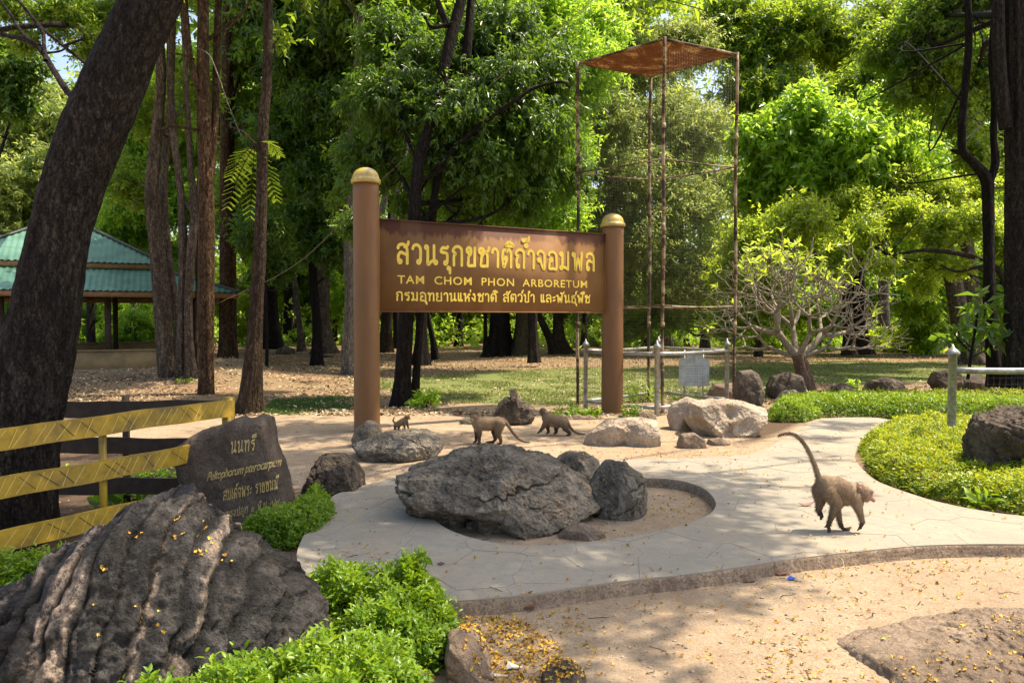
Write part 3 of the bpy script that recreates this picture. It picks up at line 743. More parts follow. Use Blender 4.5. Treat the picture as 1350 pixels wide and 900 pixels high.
# ------------------------------------------------------------------ looped Thai letters drawn as pen strokes
def O(x, y, r=.085): return ('o', x, y, r)
HL = [O(.11, .88)]
GL = {
 'น': (.80, HL + [[(.20, .9), (.2, .45), (.2, 0), (.42, .16), (.56, .2)], O(.68, .12), [(.58, 1), (.58, .12)]]),
 'ร': (.62, [O(.36, .11), [(.46, .12), (.47, .5), (.40, .62), (.10, .68), (.1, .8), (.2, .9), (.42, .88), (.52, .98)]]),
 'ก': (.76, [[(.14, 0), (.14, .48), (.24, .62), (.08, .76), (.2, .95), (.4, 1), (.6, .9), (.64, .7), (.64, 0)]]),
 'ข': (.70, [O(.26, .70), [(.17, .68), (.07, .78), (.12, .94), (.28, .96), (.36, .84), (.34, .66), (.2, .5), (.18, .25), (.18, .03), (.58, .03)], [(.58, 1), (.58, 0)]]),
 'ช': (.74, [O(.24, .70), [(.15, .68), (.05, .78), (.10, .94), (.26, .96), (.34, .84), (.32, .66), (.2, .5), (.18, .25), (.18, .03), (.58, .03)], [(.58, 0), (.58, .6), (.45, .76), (.62, .84), (.70, 1.04)]]),
 'ส': (.76, [O(.19, .10), [(.10, .12), (.10, .38), (.22, .56), (.4, .52), (.6, .45)], [(.62, 0), (.62, .6), (.56, .86), (.36, .98), (.14, .92), (.07, .76)], [(.46, .84), (.64, .96), (.7, 1.12)]]),
 'ล': (.76, [O(.19, .10), [(.10, .12), (.10, .38), (.22, .56), (.4, .52), (.6, .45)], [(.62, 0), (.62, .6), (.56, .86), (.36, .98), (.14, .92), (.07, .76)]]),
 'ว': (.64, [O(.41, .11), [(.51, .12), (.53, .6), (.48, .86), (.30, .98), (.12, .92), (.05, .76)]]),
 'า': (.52, [[(.04, .76), (.1, .92), (.24, .98), (.38, .88), (.42, .7), (.42, 0)]]),
 'ต': (.78, [[(.66, 0), (.66, .7), (.58, .94), (.48, .98), (.38, .84), (.28, .98), (.14, .88), (.08, .55), (.16, .02), (.28, .2), (.38, .42)], O(.30, .48)]),
 'ด': (.78, [[(.66, 0), (.66, .7), (.56, .92), (.38, 1), (.2, .92), (.08, .55), (.16, .02), (.28, .2), (.38, .42)], O(.30, .48)]),
 'ถ': (.78, [O(.23, .10), [(.14, .12), (.14, .48), (.24, .62), (.08, .76), (.2, .95), (.4, 1), (.6, .9), (.64, .7), (.64, 0)]]),
 'จ': (.66, [O(.17, .48), [(.26, .48), (.36, .2), (.46, .02), (.54, .02), (.54, .6), (.5, .86), (.30, .98), (.12, .92), (.05, .78)]]),
 'อ': (.74, [O(.24, .52), [(.15, .5), (.12, .25), (.12, .03), (.4, .03), (.62, .03), (.62, .6), (.56, .86), (.34, .98), (.14, .92), (.07, .78)]]),
 'ม': (.78, HL + [[(.2, .9), (.2, .5), (.2, .14)], O(.12, .1), [(.2, .16), (.44, .1), (.62, .0)], [(.62, 1), (.62, 0)]]),
 'พ': (.92, HL + [[(.20, .92), (.22, .4), (.26, 0), (.36, .35), (.46, .68), (.56, .35), (.66, 0), (.70, .4), (.74, 1)]]),
 'ท': (.78, HL + [[(.2, .9), (.2, 0)], [(.2, .55), (.34, .82), (.5, .95), (.62, .85), (.64, .6), (.64, 0)]]),
 'ย': (.74, [O(.15, .86), [(.08, .8), (.10, .62), (.26, .52), (.12, .40), (.12, .03), (.6, .03)], [(.6, 1), (.6, 0)]]),
 'เ': (.30, [O(.19, .1), [(.09, 1), (.09, .12)]]),
 'แ': (.56, [O(.19, .1), [(.09, 1), (.09, .12)], O(.45, .1), [(.35, 1), (.35, .12)]]),
 'ห': (.80, HL + [[(.2, .9), (.2, 0)], [(.2, .3), (.42, .5), (.56, .76)], O(.64, .84), [(.45, .55), (.60, .45), (.62, .25), (.62, 0)]]),
 'ง': (.58, [O(.26, .86), [(.35, .86), (.38, .4), (.34, .02), (.22, .2), (.04, .44)]]),
 'ป': (.74, HL + [[(.2, .9), (.2, .5), (.2, .03), (.6, .03)], [(.6, 1.35), (.6, 0)]]),
 'บ': (.74, HL + [[(.2, .9), (.2, .5), (.2, .03), (.6, .03)], [(.6, 1), (.6, 0)]]),
 'ธ': (.70, [[(.12, .66), (.12, .3), (.12, .03), (.56, .03), (.56, .3), (.5, .56), (.34, .66), (.12, .68), (.1, .8), (.2, .9), (.42, .88), (.54, .98)]]),
 'ะ': (.36, [O(.12, .62, .06), [(.18, .6), (.28, .68), (.3, .76)], O(.12, .22, .06), [(.18, .2), (.28, .28), (.3, .36)]]),
 '.': (.26, [O(.1, .04, .03)]), ' ': (.5, []),
 '๑': (.72, [O(.32, .4, .10), [(.42, .38), (.5, .6), (.36, .78), (.14, .66), (.08, .36), (.2, .12), (.46, .06), (.64, .3), (.66, .6)]]),
 '๒': (.8, [O(.2, .5), [(.12, .45), (.08, .7), (.2, .9), (.3, .4), (.3, .05), (.5, .05), (.7, .2), (.72, .6), (.8, 1.1)]]),
 '๘': (.8, [O(.55, .25), [(.48, .15), (.3, .08), (.1, .3), (.12, .6), (.3, .7), (.6, .65), (.8, 1.05)]]),
}
MK = {
 'ิ': [[(-.62, 1.17), (-.50, 1.33), (-.34, 1.38), (-.18, 1.30), (-.10, 1.17), (-.62, 1.17)]],
 'ี': [[(-.62, 1.17), (-.50, 1.33), (-.34, 1.36), (-.12, 1.26), (-.10, 1.17), (-.62, 1.17)], [(-.10, 1.17), (-.10, 1.45)]],
 'ื': [[(-.62, 1.17), (-.50, 1.33), (-.34, 1.36), (-.12, 1.26), (-.10, 1.17), (-.62, 1.17)], [(-.10, 1.17), (-.10, 1.46)], [(-.26, 1.3), (-.26, 1.48)]],
 'ั': [('o', -.42, 1.22, .07), [(-.36, 1.16), (-.22, 1.16), (-.08, 1.24), (-.02, 1.4)]],
 '้': [('o', -.40, 1.24, .07), [(-.34, 1.18), (-.2, 1.3), (-.12, 1.18), (-.04, 1.3), (0, 1.42)]],
 '่': [[(-.14, 1.16), (-.14, 1.42)]],
 '์': [('o', -.20, 1.20, .07), [(-.14, 1.24), (-.2, 1.38), (-.04, 1.5)]],
 'ุ': [('o', -.20, -.16, .065), [(-.12, -.14), (-.12, -.42)]],
 'ู': [('o', -.36, -.16, .065), [(-.28, -.14), (-.28, -.36), (-.08, -.36), (-.08, -.12)]],
 '็': [('o', -.32, 1.2, .06), [(-.38, 1.24), (-.44, 1.3), (-.36, 1.42), (-.2, 1.34), (-.1, 1.42), (0, 1.5)]],
 'ํ': [('o', -.10, 1.24, .085)],
}
def thai_strokes(s):
    out = []; x = 0
    s = s.replace('ำ', 'ํา')
    up = {'้', '่', '์'}
    for i, ch in enumerate(s):
        if ch in MK:
            dy = .30 if (ch in up and i and s[i - 1] in 'ิีืัํ') else 0
            dx = 0
            src = MK[ch]
            if ch == '้' and i + 1 < len(s) and s[i + 1] == 'ํ': dy = .30; dx = .10
            for st in src:
                if isinstance(st, tuple): out.append(('o', x + st[1] + dx, st[2] + dy, st[3]))
                else: out.append([(x + a + dx, b + dy) for a, b in st])
        else:
            w, sts = GL[ch]
            for st in sts:
                if isinstance(st, tuple): out.append(('o', x + st[1], st[2], st[3]))
                else: out.append([(x + a, b) for a, b in st])
            x += w + .13
    return out, x - .13
def stroke_mesh(strokes, width):
    """flat ribbons in 2-D; returns V(n,3) with tiny z steps so overlapping strokes never share a plane"""
    V = []; F = []; n = 0
    for si, st in enumerate(strokes):
        z = (si % 7) * .0005
        if isinstance(st, tuple):
            _, cx, cy, r = st; k = 16; an = np.linspace(0, 2 * math.pi, k, endpoint=False); w = width * .42
            for rr in (max(r - w, r * .12), r + w):
                V += [(cx + rr * math.cos(a), cy + rr * math.sin(a), z) for a in an]
            F += [(n + i, n + (i + 1) % k, n + k + (i + 1) % k, n + k + i) for i in range(k)]; n += 2 * k
        else:
            P = np.array(st, float); closed = len(P) > 3 and np.allclose(P[0], P[-1])
            if len(P) > 2: P = catmull(np.c_[P, P[:, 0] * 0], max(12, len(P) * 6))[:, :2]
            d = np.gradient(P, axis=0); d /= np.linalg.norm(d, axis=1)[:, None] + 1e-9; nr = np.stack([-d[:, 1], d[:, 0]], -1)
            m = len(P)
            # rounded ends
            P2 = np.vstack([P[0] - d[0] * width * .35, P, P[-1] + d[-1] * width * .35]); nr = np.vstack([nr[0], nr, nr[-1]])
            ww = np.full(m + 2, width / 2); ww[0] = ww[-1] = width * .28
            V += [(*p, z) for p in (P2 + nr * ww[:, None])] + [(*p, z) for p in (P2 - nr * ww[:, None])]
            m += 2
            F += [(n + i, n + m + i, n + m + i + 1, n + i + 1) for i in range(m - 1)]; n += 2 * m
    return np.array(V), np.array(F)
def latin_mesh(s, size=1.0, spacing=1.0, shear=0.0, bold=0.0):
    c = bpy.data.curves.new('tmp_text', 'FONT'); c.body = s; c.size = size; c.space_character = spacing; c.shear = shear; c.offset = bold; c.resolution_u = 4
    o = bpy.data.objects.new('tmp_text', c); col.objects.link(o); bpy.context.view_layer.update()
    dg = bpy.context.evaluated_depsgraph_get(); me = o.evaluated_get(dg).to_mesh()
    V = np.array([v.co[:] for v in me.vertices]); P = [list(p.vertices) for p in me.polygons]
    o.evaluated_get(dg).to_mesh_clear(); bpy.data.objects.remove(o); bpy.data.curves.remove(c)
    return V, P

# ------------------------------------------------------------------ the big name board on its two posts
def post(x, y, ztop, r, root, cap_label=None):
    p = MB(); z0 = gzs(x, y) - .15
    seg = 48; zz = np.linspace(z0, ztop - .20, 30)
    p.tube([(x, y, z) for z in zz], [r] * len(zz), seg)
    o = p.build('post', POST_BROWN, root, True)
    c = MB(); prof = [(r * 1.02, -.205), (r * 1.13, -.20), (r * 1.15, -.18), (r * 1.13, -.155), (r * 1.06, -.15), (r * 1.03, -.12), (r * .93, -.075), (r * .72, -.035), (r * .45, -.012), (r * .30, -.004), (.004, 0)]
    c.tube([(x, y, ztop + q) for _, q in prof], [a for a, _ in prof], seg, cap=False)
    c.build('post_cap', M_GOLD, root, True)
    return o
PL = at(484, 575, 10.2); PR = at(807, 549, 12.2)
sign = empty('name_board', (PL[0], PL[1], 0)); tag(sign, 'large brown board with yellow Thai and English lettering between two gold capped posts', 'sign board')
def moved(o): 
    M = Matrix.Translation(-Vector(sign.location)); o.data.transform(M); return o
for o in (post(PL[0], PL[1], 3.42, .165, sign), post(PR[0], PR[1], 3.10, .165, sign)): pass
bd = np.array([PR[0] - PL[0], PR[1] - PL[1]]); BL = np.linalg.norm(bd); bd /= BL
b0 = .155; b1 = BL - .155; BW = b1 - b0; BH = 1.20; BZ = 1.585
b_n = np.array([bd[1], -bd[0]])     # towards the camera
mb = MB(); mb.box((0, 0, 0), (BW, .05, BH))
board = mb.build('board', SIGN_BROWN, None)
ang = math.atan2(bd[1], bd[0]); bc = PL[:2] + bd * (b0 + BW / 2)
board.location = (bc[0], bc[1], BZ + BH / 2); board.rotation_euler = (0, 0, ang)
e = MB()
for sx, sz, lx, lz in ((0, BH / 2 - .008, BW, .016), (0, -BH / 2 + .008, BW, .016), (-BW / 2 + .008, 0, .016, BH - .034), (BW / 2 - .008, 0, .016, BH - .034)):
    e.box((sx, -.029, sz), (lx, .012, lz))
fr = e.build('board_frame', SIGN_BROWN, board)
def sign_line(strokes, w, x0, x1, z0, zx, width, name='lettering'):
    sx = (x1 - x0) / w; sz = zx
    for wd in group_words(strokes):
        V, F = stroke_mesh(wd, width)
        P = np.stack([x0 + V[:, 0] * sx - BW / 2, -.0275 - V[:, 2], z0 + V[:, 1] * sz], -1)
        mk(name, P, F, M_GOLDTEXT, board)
def group_words(strokes):
    # one mesh per word: split where the pen leaves a wide gap
    ext = lambda s_: (s_[1] - s_[3], s_[1] + s_[3]) if isinstance(s_, tuple) else (min(a for a, b in s_), max(a for a, b in s_))
    words = [[]]; right = None
    for s_ in sorted(strokes, key=lambda q: ext(q)[0]):
        l, r = ext(s_)
        if right is not None and l > right + .35: words.append([])
        words[-1].append(s_); right = r if right is None or l > right + .35 else max(right, r)
    return words
def bpx(px, py):     # pixel on the board -> board coordinates
    d = ray(px, py); o0 = np.array([0, 0, CAMZ]); c0 = np.array([bc[0], bc[1], 0]) + np.array([b_n[0], b_n[1], 0]) * .027
    t = np.dot(c0 - o0, [b_n[0], b_n[1], 0]) / np.dot(d, [b_n[0], b_n[1], 0]); p = o0 + d * t
    return np.dot(p[:2] - bc, bd) + BW / 2, p[2] - (BZ + BH / 2)
xa, za = bpx(523, 349); xb, zb = bpx(785, 355)
st, w = thai_strokes('สวนรุกขชาติถ้ำจอมพล'); zt = bpx(523, 323)[1]
sign_line(st, w, xa, xb, (za + zb) / 2, zt - za, .165)
xa, za = bpx(522, 396); xb, zb = bpx(778, 399)
st, w = thai_strokes('กรมอุทยานแห่งชาติ สัตว์ป่า และพันธุ์พืช')
sign_line(st, w, xa, xb, (za + zb) / 2, bpx(522, 386)[1] - za + .012, .17)
xa, za = bpx(524, 375); xb, zb = bpx(774, 378); zt = bpx(524, 364)[1]
Vt, Pt = latin_mesh('TAM  CHOM  PHON  ARBORETUM', 1, 1.12, 0, .012)
lo, hi = Vt.min(0), Vt.max(0)
Pn = np.stack([xa + (Vt[:, 0] - lo[0]) / (hi[0] - lo[0]) * (xb - xa) - BW / 2, np.full(len(Vt), -.0285), (za + zb) / 2 + (Vt[:, 1] - 0) / .72 * (zt - za)], -1)
# the four words as four meshes
order = sorted(range(len(Pt)), key=lambda i: min(Vt[v][0] for v in Pt[i])); wds = [[]]; right = None
for i in order:
    l = min(Vt[v][0] for v in Pt[i]); r = max(Vt[v][0] for v in Pt[i])
    if right is not None and l > right + .30: wds.append([]); right = r
    wds[-1].append(i); right = r if right is None else max(right, r)
for wd in wds:
    ids = sorted({v for i in wd for v in Pt[i]}); mp = {v: k for k, v in enumerate(ids)}
    mkpoly('lettering', Pn[ids], [[mp[v] for v in Pt[i]] for i in wd], M_GOLDTEXT, board)
# board in sign's frame
board.parent = sign; board.location = (bc[0] - PL[0], bc[1] - PL[1], BZ + BH / 2)
for ch in list(sign.children):
    if ch.name.startswith('post'): moved(ch)

# ------------------------------------------------------------------ hand painted lines on the dark stone, laid onto its surface
bpy.context.view_layer.update()
_dg = bpy.context.evaluated_depsgraph_get()
_tree = BVHTree.FromObject(STONE, _dg); _inv = STONE.matrix_world.inverted()
def on_stone(V2, P, name, x0, x1, y0, y1, hpx, w):
    """baseline from pixel (x0,y0) to (x1,y1); letter height hpx at the face"""
    out = []
    for v in V2:
        t = v[0] / w; px = x0 + (x1 - x0) * t + v[1] * hpx * .06; py = y0 + (y1 - y0) * t - v[1] * hpx
        a = Vector((0, 0, CAMZ)); d = Vector(ray(px, py)).normalized()
        la = _inv @ a; hit = _tree.ray_cast(la, d)
        if hit[0] is None: p = la + d * 5.7
        else: p = hit[0] - d * (.004 + v[2] * .8)
        out.append(p)
    o = mkpoly(name, np.array([tuple(p) for p in out]), P, M_STONETEXT, STONE)
for s, x0, x1, y0, y1, h in (('นนทรี', 304, 336, 597, 593, 15), ('สมเด็จพระ ราชชนนี', 294, 366, 660, 644, 13), ('ทรงปลูก ๑ มิ.ย. ๒๘', 298, 368, 683, 666, 9)):
    st, w = thai_strokes(s)
    for wd in group_words(st): V2, F2 = stroke_mesh(wd, .14); on_stone(V2, F2.tolist(), 'lettering', x0, x1, y0, y1, h, w)
Vt, Pt = latin_mesh('Peltophorum pterocarpum', 1, .92, .35, .012); Vt[:, 1] /= .72
on_stone(Vt, Pt, 'lettering', 272, 371, 634, 613, 12, Vt[:, 0].max())
# ------------------------------------------------------------------ yellow board fence round the leaning tree
FENCE_Y = m_plain('fence_yellow', (.37, .235, .018), .5, .35, 9, .5, dirt=(.17, .115, .03), dist=.01)
FENCE_LINE = m_plain('fence_scored_line', (.62, .47, .13), .6, .2, 30, 0)
FENCE_DARKLINE = m_plain('fence_dark_line', (.10, .07, .02), .8, .2, 30, 0)
FENCE_BACK = m_plain('fence_back_brown', (.045, .03, .02), .8, .4, 14, .5)
C0 = np.array([at(301, 527, 6.08)[0], 6.08]); N0 = np.array([at(0, 562, 4.58)[0], 4.58])
dN = (N0 - C0) / np.linalg.norm(N0 - C0); E0 = C0 + dN * 3.1; W0 = np.array([-4.6, 6.12])
fen = empty('yellow_fence', (C0[0], C0[1], 0)); tag(fen, 'low yellow board fence with scored diagonal lines round the leaning tree', 'fence')
FL = lambda p, z: np.array([p[0] - C0[0], p[1] - C0[1], z])
nF = np.array([dN[1], -dN[0]]);  nF = nF if nF[1] < 0 else -nF
rf = random.Random(4)
def board_mesh(a, b, z0, h, t, mat, nm, wob):
    n = 40; L = np.linalg.norm(b - a); d = (b - a) / L; nn = np.array([d[1], -d[0]])
    V = []
    for i in range(n + 1):
        s = i / n; p = a + (b - a) * s; w = .006 * math.sin(s * 9 + wob) + .003 * math.sin(s * 31 + wob * 3)
        for (oz, on) in ((0, -t / 2), (0, t / 2), (.006, t / 2 + .0), (h - .006, t / 2), (h, t / 2 - .006), (h, -t / 2)):
            q = p + nn * on; V.append([q[0] - C0[0], q[1] - C0[1], z0 + oz + w])
    k = 6; F = [[i * k + j, i * k + (j + 1) % k, (i + 1) * k + (j + 1) % k, (i + 1) * k + j] for i in range(n) for j in range(k)]
    F2 = [list(range(k))[::-1], [n * k + j for j in range(k)]]
    return mkpoly(nm, V, F + F2, mat, fen)
for ri, (zt, zr) in enumerate(((.88, .0), (.595, .01), (.28, .02))):
    z0 = zt - .125
    b = board_mesh(C0 - dN * .0 + nF * .045, E0 + nF * .045, z0, .125, .036, FENCE_Y, 'board', ri * 1.7)
    s1 = []; s2 = []
    L = 3.05; x = .1
    while x < L:
        sl = .06 + rf.uniform(-.015, .03)
        s1.append([(x + sl, .012), (x + rf.uniform(-.01, .01), .113)])
        if rf.random() < .3: s2.append([(x - .03, .02), (x + .05 + rf.uniform(0, .05), .108)])
        x += rf.uniform(.05, .11)
    for st, mt, nm, off in ((s1, FENCE_LINE, 'scored_line', .0195), (s2, FENCE_DARKLINE, 'scored_line', .0185)):
        V2, F2 = stroke_mesh(st, .0048)
        wv = lambda s: .006 * math.sin(s * 9 + ri * 1.7) + .003 * math.sin(s * 31 + ri * 5.1)
        base = C0 + nF * (.045 + off)
        P = np.array([[*(base + dN * v[0] + nF * v[2] - C0), z0 + v[1] + wv(v[0] / 3.1)] for v in V2])
        o = mk(nm, P, F2, mt, b); o['kind'] = 'stuff'
    board_mesh(C0 + np.array([-.05, .03]), W0, z0 - .01, .125, .036, FENCE_BACK, 'board', ri * 2.3 + 1)
for (p, w, mt) in ((C0 + np.array([.0, .0]), .075, FENCE_Y), (C0 + dN * 1.05 - nF * .0, .035, FENCE_Y), (C0 + dN * 2.5, .05, FENCE_Y), (np.array([-3.0, 6.17]), .04, FENCE_BACK), (W0, .06, FENCE_BACK)):
    h_ = .92 if w > .07 or w == .04 else .84; m = MB(); m.box(FL(p, h_ / 2 - .02), (w, w, h_)); m.build('post', mt, fen)

# ------------------------------------------------------------------ tall wire cage tower
TF, TL, TR, TB = np.array([2.29, 12.1]), np.array([1.09, 13.25]), np.array([3.58, 12.8]), np.array([2.40, 13.95])
tw = empty('wire_cage_tower', (2.3, 13.0, 0)); tag(tw, 'tall rusty wire cage tower with four poles and a sagging mesh roof', 'cage tower')
T3 = lambda p, z: np.array([p[0] - 2.3, p[1] - 13.0, z])
for p in (TF, TL, TR, TB):
    m = MB(); zz = np.linspace(-.1, 5.73, 24)
    m.tube([T3(p, z) + np.array([math.sin(z * 2 + p[0]) * .008, 0, 0]) for z in zz], [.026] * 24, 12)
    for z in (1.4, 2.9, 4.4): m.tube([T3(p, z - .05), T3(p, z + .05)], [.031, .031], 12)
    m.build('pole', M_RUST, tw, True)
for z, r in ((5.70, .02), (3.92, .012), (1.70, .012)):
    for a, b in ((TF, TL), (TF, TR), (TR, TB), (TL, TB)):
        m = MB(); n = 10
        m.tube([T3(a + (b - a) * t, z - .02 * math.sin(math.pi * t) * (z < 5)) for t in np.linspace(.02, .98, n)], [r] * n, 8); m.build('crossbar', M_RUST, tw, True)
for a, b in ((TF, TL), (TF, TR), (TR, TB), (TL, TB)):
    d = (b - a) / np.linalg.norm(b - a); L = np.linalg.norm(b - a); m = MB(); nn = np.array([-d[1], d[0]])
    def wire(p, q, w=.0007):
        m.beam(p, q, w, w, up=(d[0] * .3 + .1, d[1] * .3, .9) if abs(q[2] - p[2]) < .1 else (d[0], d[1], 0))
    for s in np.arange(.05, L, .05): wire(T3(a + d * s, 0.05), T3(a + d * s, 5.68))
    for z in np.arange(.08, 5.68, .05): wire(T3(a + d * .03, z), T3(a + d * (L - .03), z))
    o = m.build('wire_netting', M_WIRE, tw)
# mesh roof: rusted wire cloth full of holes, sagging, with litter on it
m_, nt_, b_ = newmat('rusty_mesh_roof'); g_ = G(nt_)
c_ = g_.ramp(g_.noise(7, 6, .75), [(.38, (.03, .014, .009)), (.55, (.10, .045, .02)), (.7, (.26, .14, .06))])
g_.l(c_, b_.inputs['Base Color']); b_.inputs['Roughness'].default_value = .9
hol = g_.ramp(g_.math('ADD', g_.noise(55, 3, .7), g_.math('MULTIPLY', g_.noise(3.2, 4, .6), .75)), [(.70, 0.0), (.76, 1.0)])
tr_ = g_.n('ShaderNodeBsdfTransparent'); tl_ = g_.n('ShaderNodeBsdfTranslucent'); tl_.inputs[0].default_value = (.34, .17, .06, 1)
mx_ = g_.n('ShaderNodeMixShader'); mx_.inputs[0].default_value = .4; g_.l(b_.outputs[0], mx_.inputs[1]); g_.l(tl_.outputs[0], mx_.inputs[2])
m2_ = g_.n('ShaderNodeMixShader'); g_.l(hol, m2_.inputs[0]); g_.l(tr_.outputs[0], m2_.inputs[1]); g_.l(mx_.outputs[0], m2_.inputs[2]); g_.l(m2_.outputs[0], nt_.nodes['Material Output'].inputs['Surface'])
n = 30; V = []
for i in range(n):
    for j in range(n):
        u, v = i / (n - 1), j / (n - 1)
        p = TF * (1 - u) * (1 - v) + TR * u * (1 - v) + TL * (1 - u) * v + TB * u * v
        V.append(T3(p, 5.69 - .10 * math.sin(math.pi * u) * math.sin(math.pi * v) + .03 * perlin(np.array([[u * 5, v * 5, 0]]))[0]))
i, j = np.meshgrid(np.arange(n - 1), np.arange(n - 1)); q0 = (j * n + i).ravel()
V = np.array(V); Q = np.stack([q0, q0 + 1, q0 + 1 + n, q0 + n], -1)
mk('mesh_roof', np.vstack([V, V + [0, 0, .006]]), [Q[:, ::-1], Q + n * n], m_, tw)
rs = np.random.RandomState(12); hang = MB()
for k in range(60):
    t = rs.uniform(.2, .85); p = TL + (TB - TL) * t; q = T3(p, 3.86 + rs.uniform(-.04, .01)) ; d = rs.normal(size=3) * .05; hang.beam(q, q + d + [0, 0, -.03], .012, .004)
hang.build('hanging_debris', BARK_DARK, tw)['kind'] = 'stuff'

# ------------------------------------------------------------------ galvanised rail fence round the tower, and the one at the right
def rail_fence(name, label, posts, zs, ztop, r, wires=None, closed=False):
    o0 = posts[0]; root = empty(name, (o0[0], o0[1], 0)); tag(root, label, 'rail fence')
    f = lambda p, z: np.array([p[0] - o0[0], p[1] - o0[1], z])
    for p in posts:
        m = MB(); m.tube([f(p, z) for z in (-.1, .3, ztop - .06, ztop - .055)], [r, r, r, r * 1.5], 14); m.build('post', M_STEEL, root, True)
        m = MB(); m.tube([f(p, ztop - .055), f(p, ztop - .04), f(p, ztop - .01), f(p, ztop + .02), f(p, ztop + .06)], [r * 1.6, r * 1.7, r * 1.3, r * .5, r * .12], 14); m.build('finial', M_STEEL, root, True)
    pr = list(zip(posts[:-1], posts[1:])) + ([(posts[-1], posts[0])] if closed else [])
    for a, b in pr:
        a = np.array(a); b = np.array(b)
        for z in zs:
            m = MB(); m.tube([f(a + (b - a) * t, z - .012 * math.sin(math.pi * t)) for t in np.linspace(0, 1, 6)], [r * .8] * 6, 12); m.build('rail', M_STEEL, root, True)
        if wires:
            m = MB(); L = np.linalg.norm(b - a); d = (b - a) / L
            for s in np.arange(.06, L, wires): m.beam(f(a + d * s, zs[-1]), f(a + d * s, zs[0]), .001, .001, up=(d[0], d[1], 0))
            for z in np.arange(zs[-1] + wires, zs[0], wires): m.beam(f(a, z), f(b, z), .001, .001)
            m.build('wire_netting', M_WIRE, root)
    return root
rail_fence('rail_fence', 'galvanised pipe rail fence enclosing the foot of the cage tower', [at(866, 545, 11.75)[:2], at(772, 540, 12.75)[:2], at(868, 530, 14.5)[:2], at(958, 530, 13.0)[:2]], (.98, .18), 1.12, .036, .07, True)
rail_fence('rail_fence', 'galvanised pipe rail fence with wire netting standing in the yellow hedge at right', [at(1254, 596, 8.8)[:2], at(1425, 600, 8.9)[:2], at(1560, 560, 10.5)[:2]], (.93, .07), 1.16, .045, .07)
# grey plaque on two legs
pq = empty('plaque', (at(915, 500, 12.75)[0], 12.75, 0)); tag(pq, 'small grey metal plaque with arched top on two thin legs inside the tower fence', 'plaque')
pts = [(-.24, .42), (-.24, .86), (-.12, .88), (-.11, .93), (-.05, .98), (0, .995), (.05, .98), (.11, .93), (.12, .88), (.24, .86), (.24, .42)]
V = [(x, -.012, z) for x, z in pts] + [(x, .012, z) for x, z in pts]; n = len(pts)
mkpoly('plate', V, [list(range(n)), list(range(2 * n - 1, n - 1, -1))] + [[i, i + n, (i + 1) % n + n, (i + 1) % n] for i in range(n)], M_PLATE, pq)
for sx in (-.15, .15):
    m = MB(); m.tube([(sx, .028, -.05), (sx, .028, 1.0)], [.013, .013], 8); m.build('leg', M_STEEL, pq, True)
rs = np.random.RandomState(5); st = [[(0, .80), (0, .93)], [(-.015, .84), (.015, .84)]]
for z in np.arange(.74, .48, -.042):
    x = -.16 + rs.uniform(0, .05)
    while x < .15: w = rs.uniform(.01, .035); st.append([(x, z), (x + w, z + rs.uniform(-.003, .003))]); x += w + .012
V2, F2 = stroke_mesh(st, .007); mk('faded_lettering', np.stack([V2[:, 0], -.0135 - V2[:, 2] * .3, V2[:, 1]], -1), F2, m_plain('plaque_ink', (.10, .15, .20), .7, .2, 30, 0), pq)['kind'] = 'stuff'

# ------------------------------------------------------------------ pavilion with green two-tier roof
ROOF_G = m_plain('roof_green_sheet', (.062, .175, .12), .45, .3, 2.2, .2, dirt=(.11, .25, .18))
ROOF_EDGE = m_plain('roof_flashing', (.05, .06, .055), .6, .2, 6, .1)
FASCIA = m_plain('fascia_brown', (.27, .15, .065), .7, .25, 8, .2)
PARAPET = m_plain('parapet_ochre', (.37, .255, .125), .85, .3, 1.6, .3, dirt=(.17, .12, .07))
WOODD = m_plain('pavilion_dark_wood', (.045, .028, .018), .7, .3, 12, .2)
pav = empty('pavilion', (-14.3, 25.6, 0), math.radians(25)); tag(pav, 'open sided pavilion with two tier green corrugated roof and low ochre wall', 'pavilion')
def tier(he, hr, z0, z1, parent):
    Rt = empty('tmp', (0, 0, 0)); bpy.data.objects.remove(Rt)
    for k in range(4):
        a = math.pi / 2 * k; n = int(2 * he / .05); s = np.linspace(0, 2 * he, n + 1)
        vm = np.clip(np.minimum(s, 2 * he - s) / max(he - hr, 1e-6), 0, 1) if he - hr < he - 1e-6 else np.minimum(s, 2 * he - s) / he
        rows = []
        for t in np.linspace(0, 1, 5):
            v = vm * t; dist = he - v * (he - hr); z = z0 + (z1 - z0) * v + .018 * np.sin(s / .16 * 2 * math.pi)
            rows.append(np.stack([s - he, -dist, z], -1))
        V = np.array(rows).reshape(-1, 3); R = np.array([[math.cos(a), -math.sin(a), 0], [math.sin(a), math.cos(a), 0], [0, 0, 1]]); V = V @ R.T
        i, j = np.meshgrid(np.arange(n), np.arange(4)); q0 = (j * (n + 1) + i).ravel(); Q = np.stack([q0, q0 + 1, q0 + n + 2, q0 + n + 1], -1)
        mk('roof_sheet', np.vstack([V, V - [0, 0, .012]]), [Q, Q[:, ::-1] + len(V)], ROOF_G, parent, True)
        m = MB(); c = R @ np.array([he, -he, z0 + .02]); d = R @ np.array([hr, -hr, z1 + .03]); m.beam(c, d, .16, .05); m.build('hip_flashing', ROOF_EDGE, parent)
        m = MB(); p = R @ np.array([-he + .05, -he + .06, z0 - .10]); q = R @ np.array([he - .13, -he + .06, z0 - .10]); m.beam(p, q, .035, .15); m.build('fascia', FASCIA, parent)
roofp = MB(); roofp.box((0, 0, 2.95), (3.4, 3.4, .06)); rp = roofp.build('roof', WOODD, pav)
tier(4.8, 2.6, 2.27, 3.02, rp); tier(2.85, .02, 3.16, 4.75, rp)
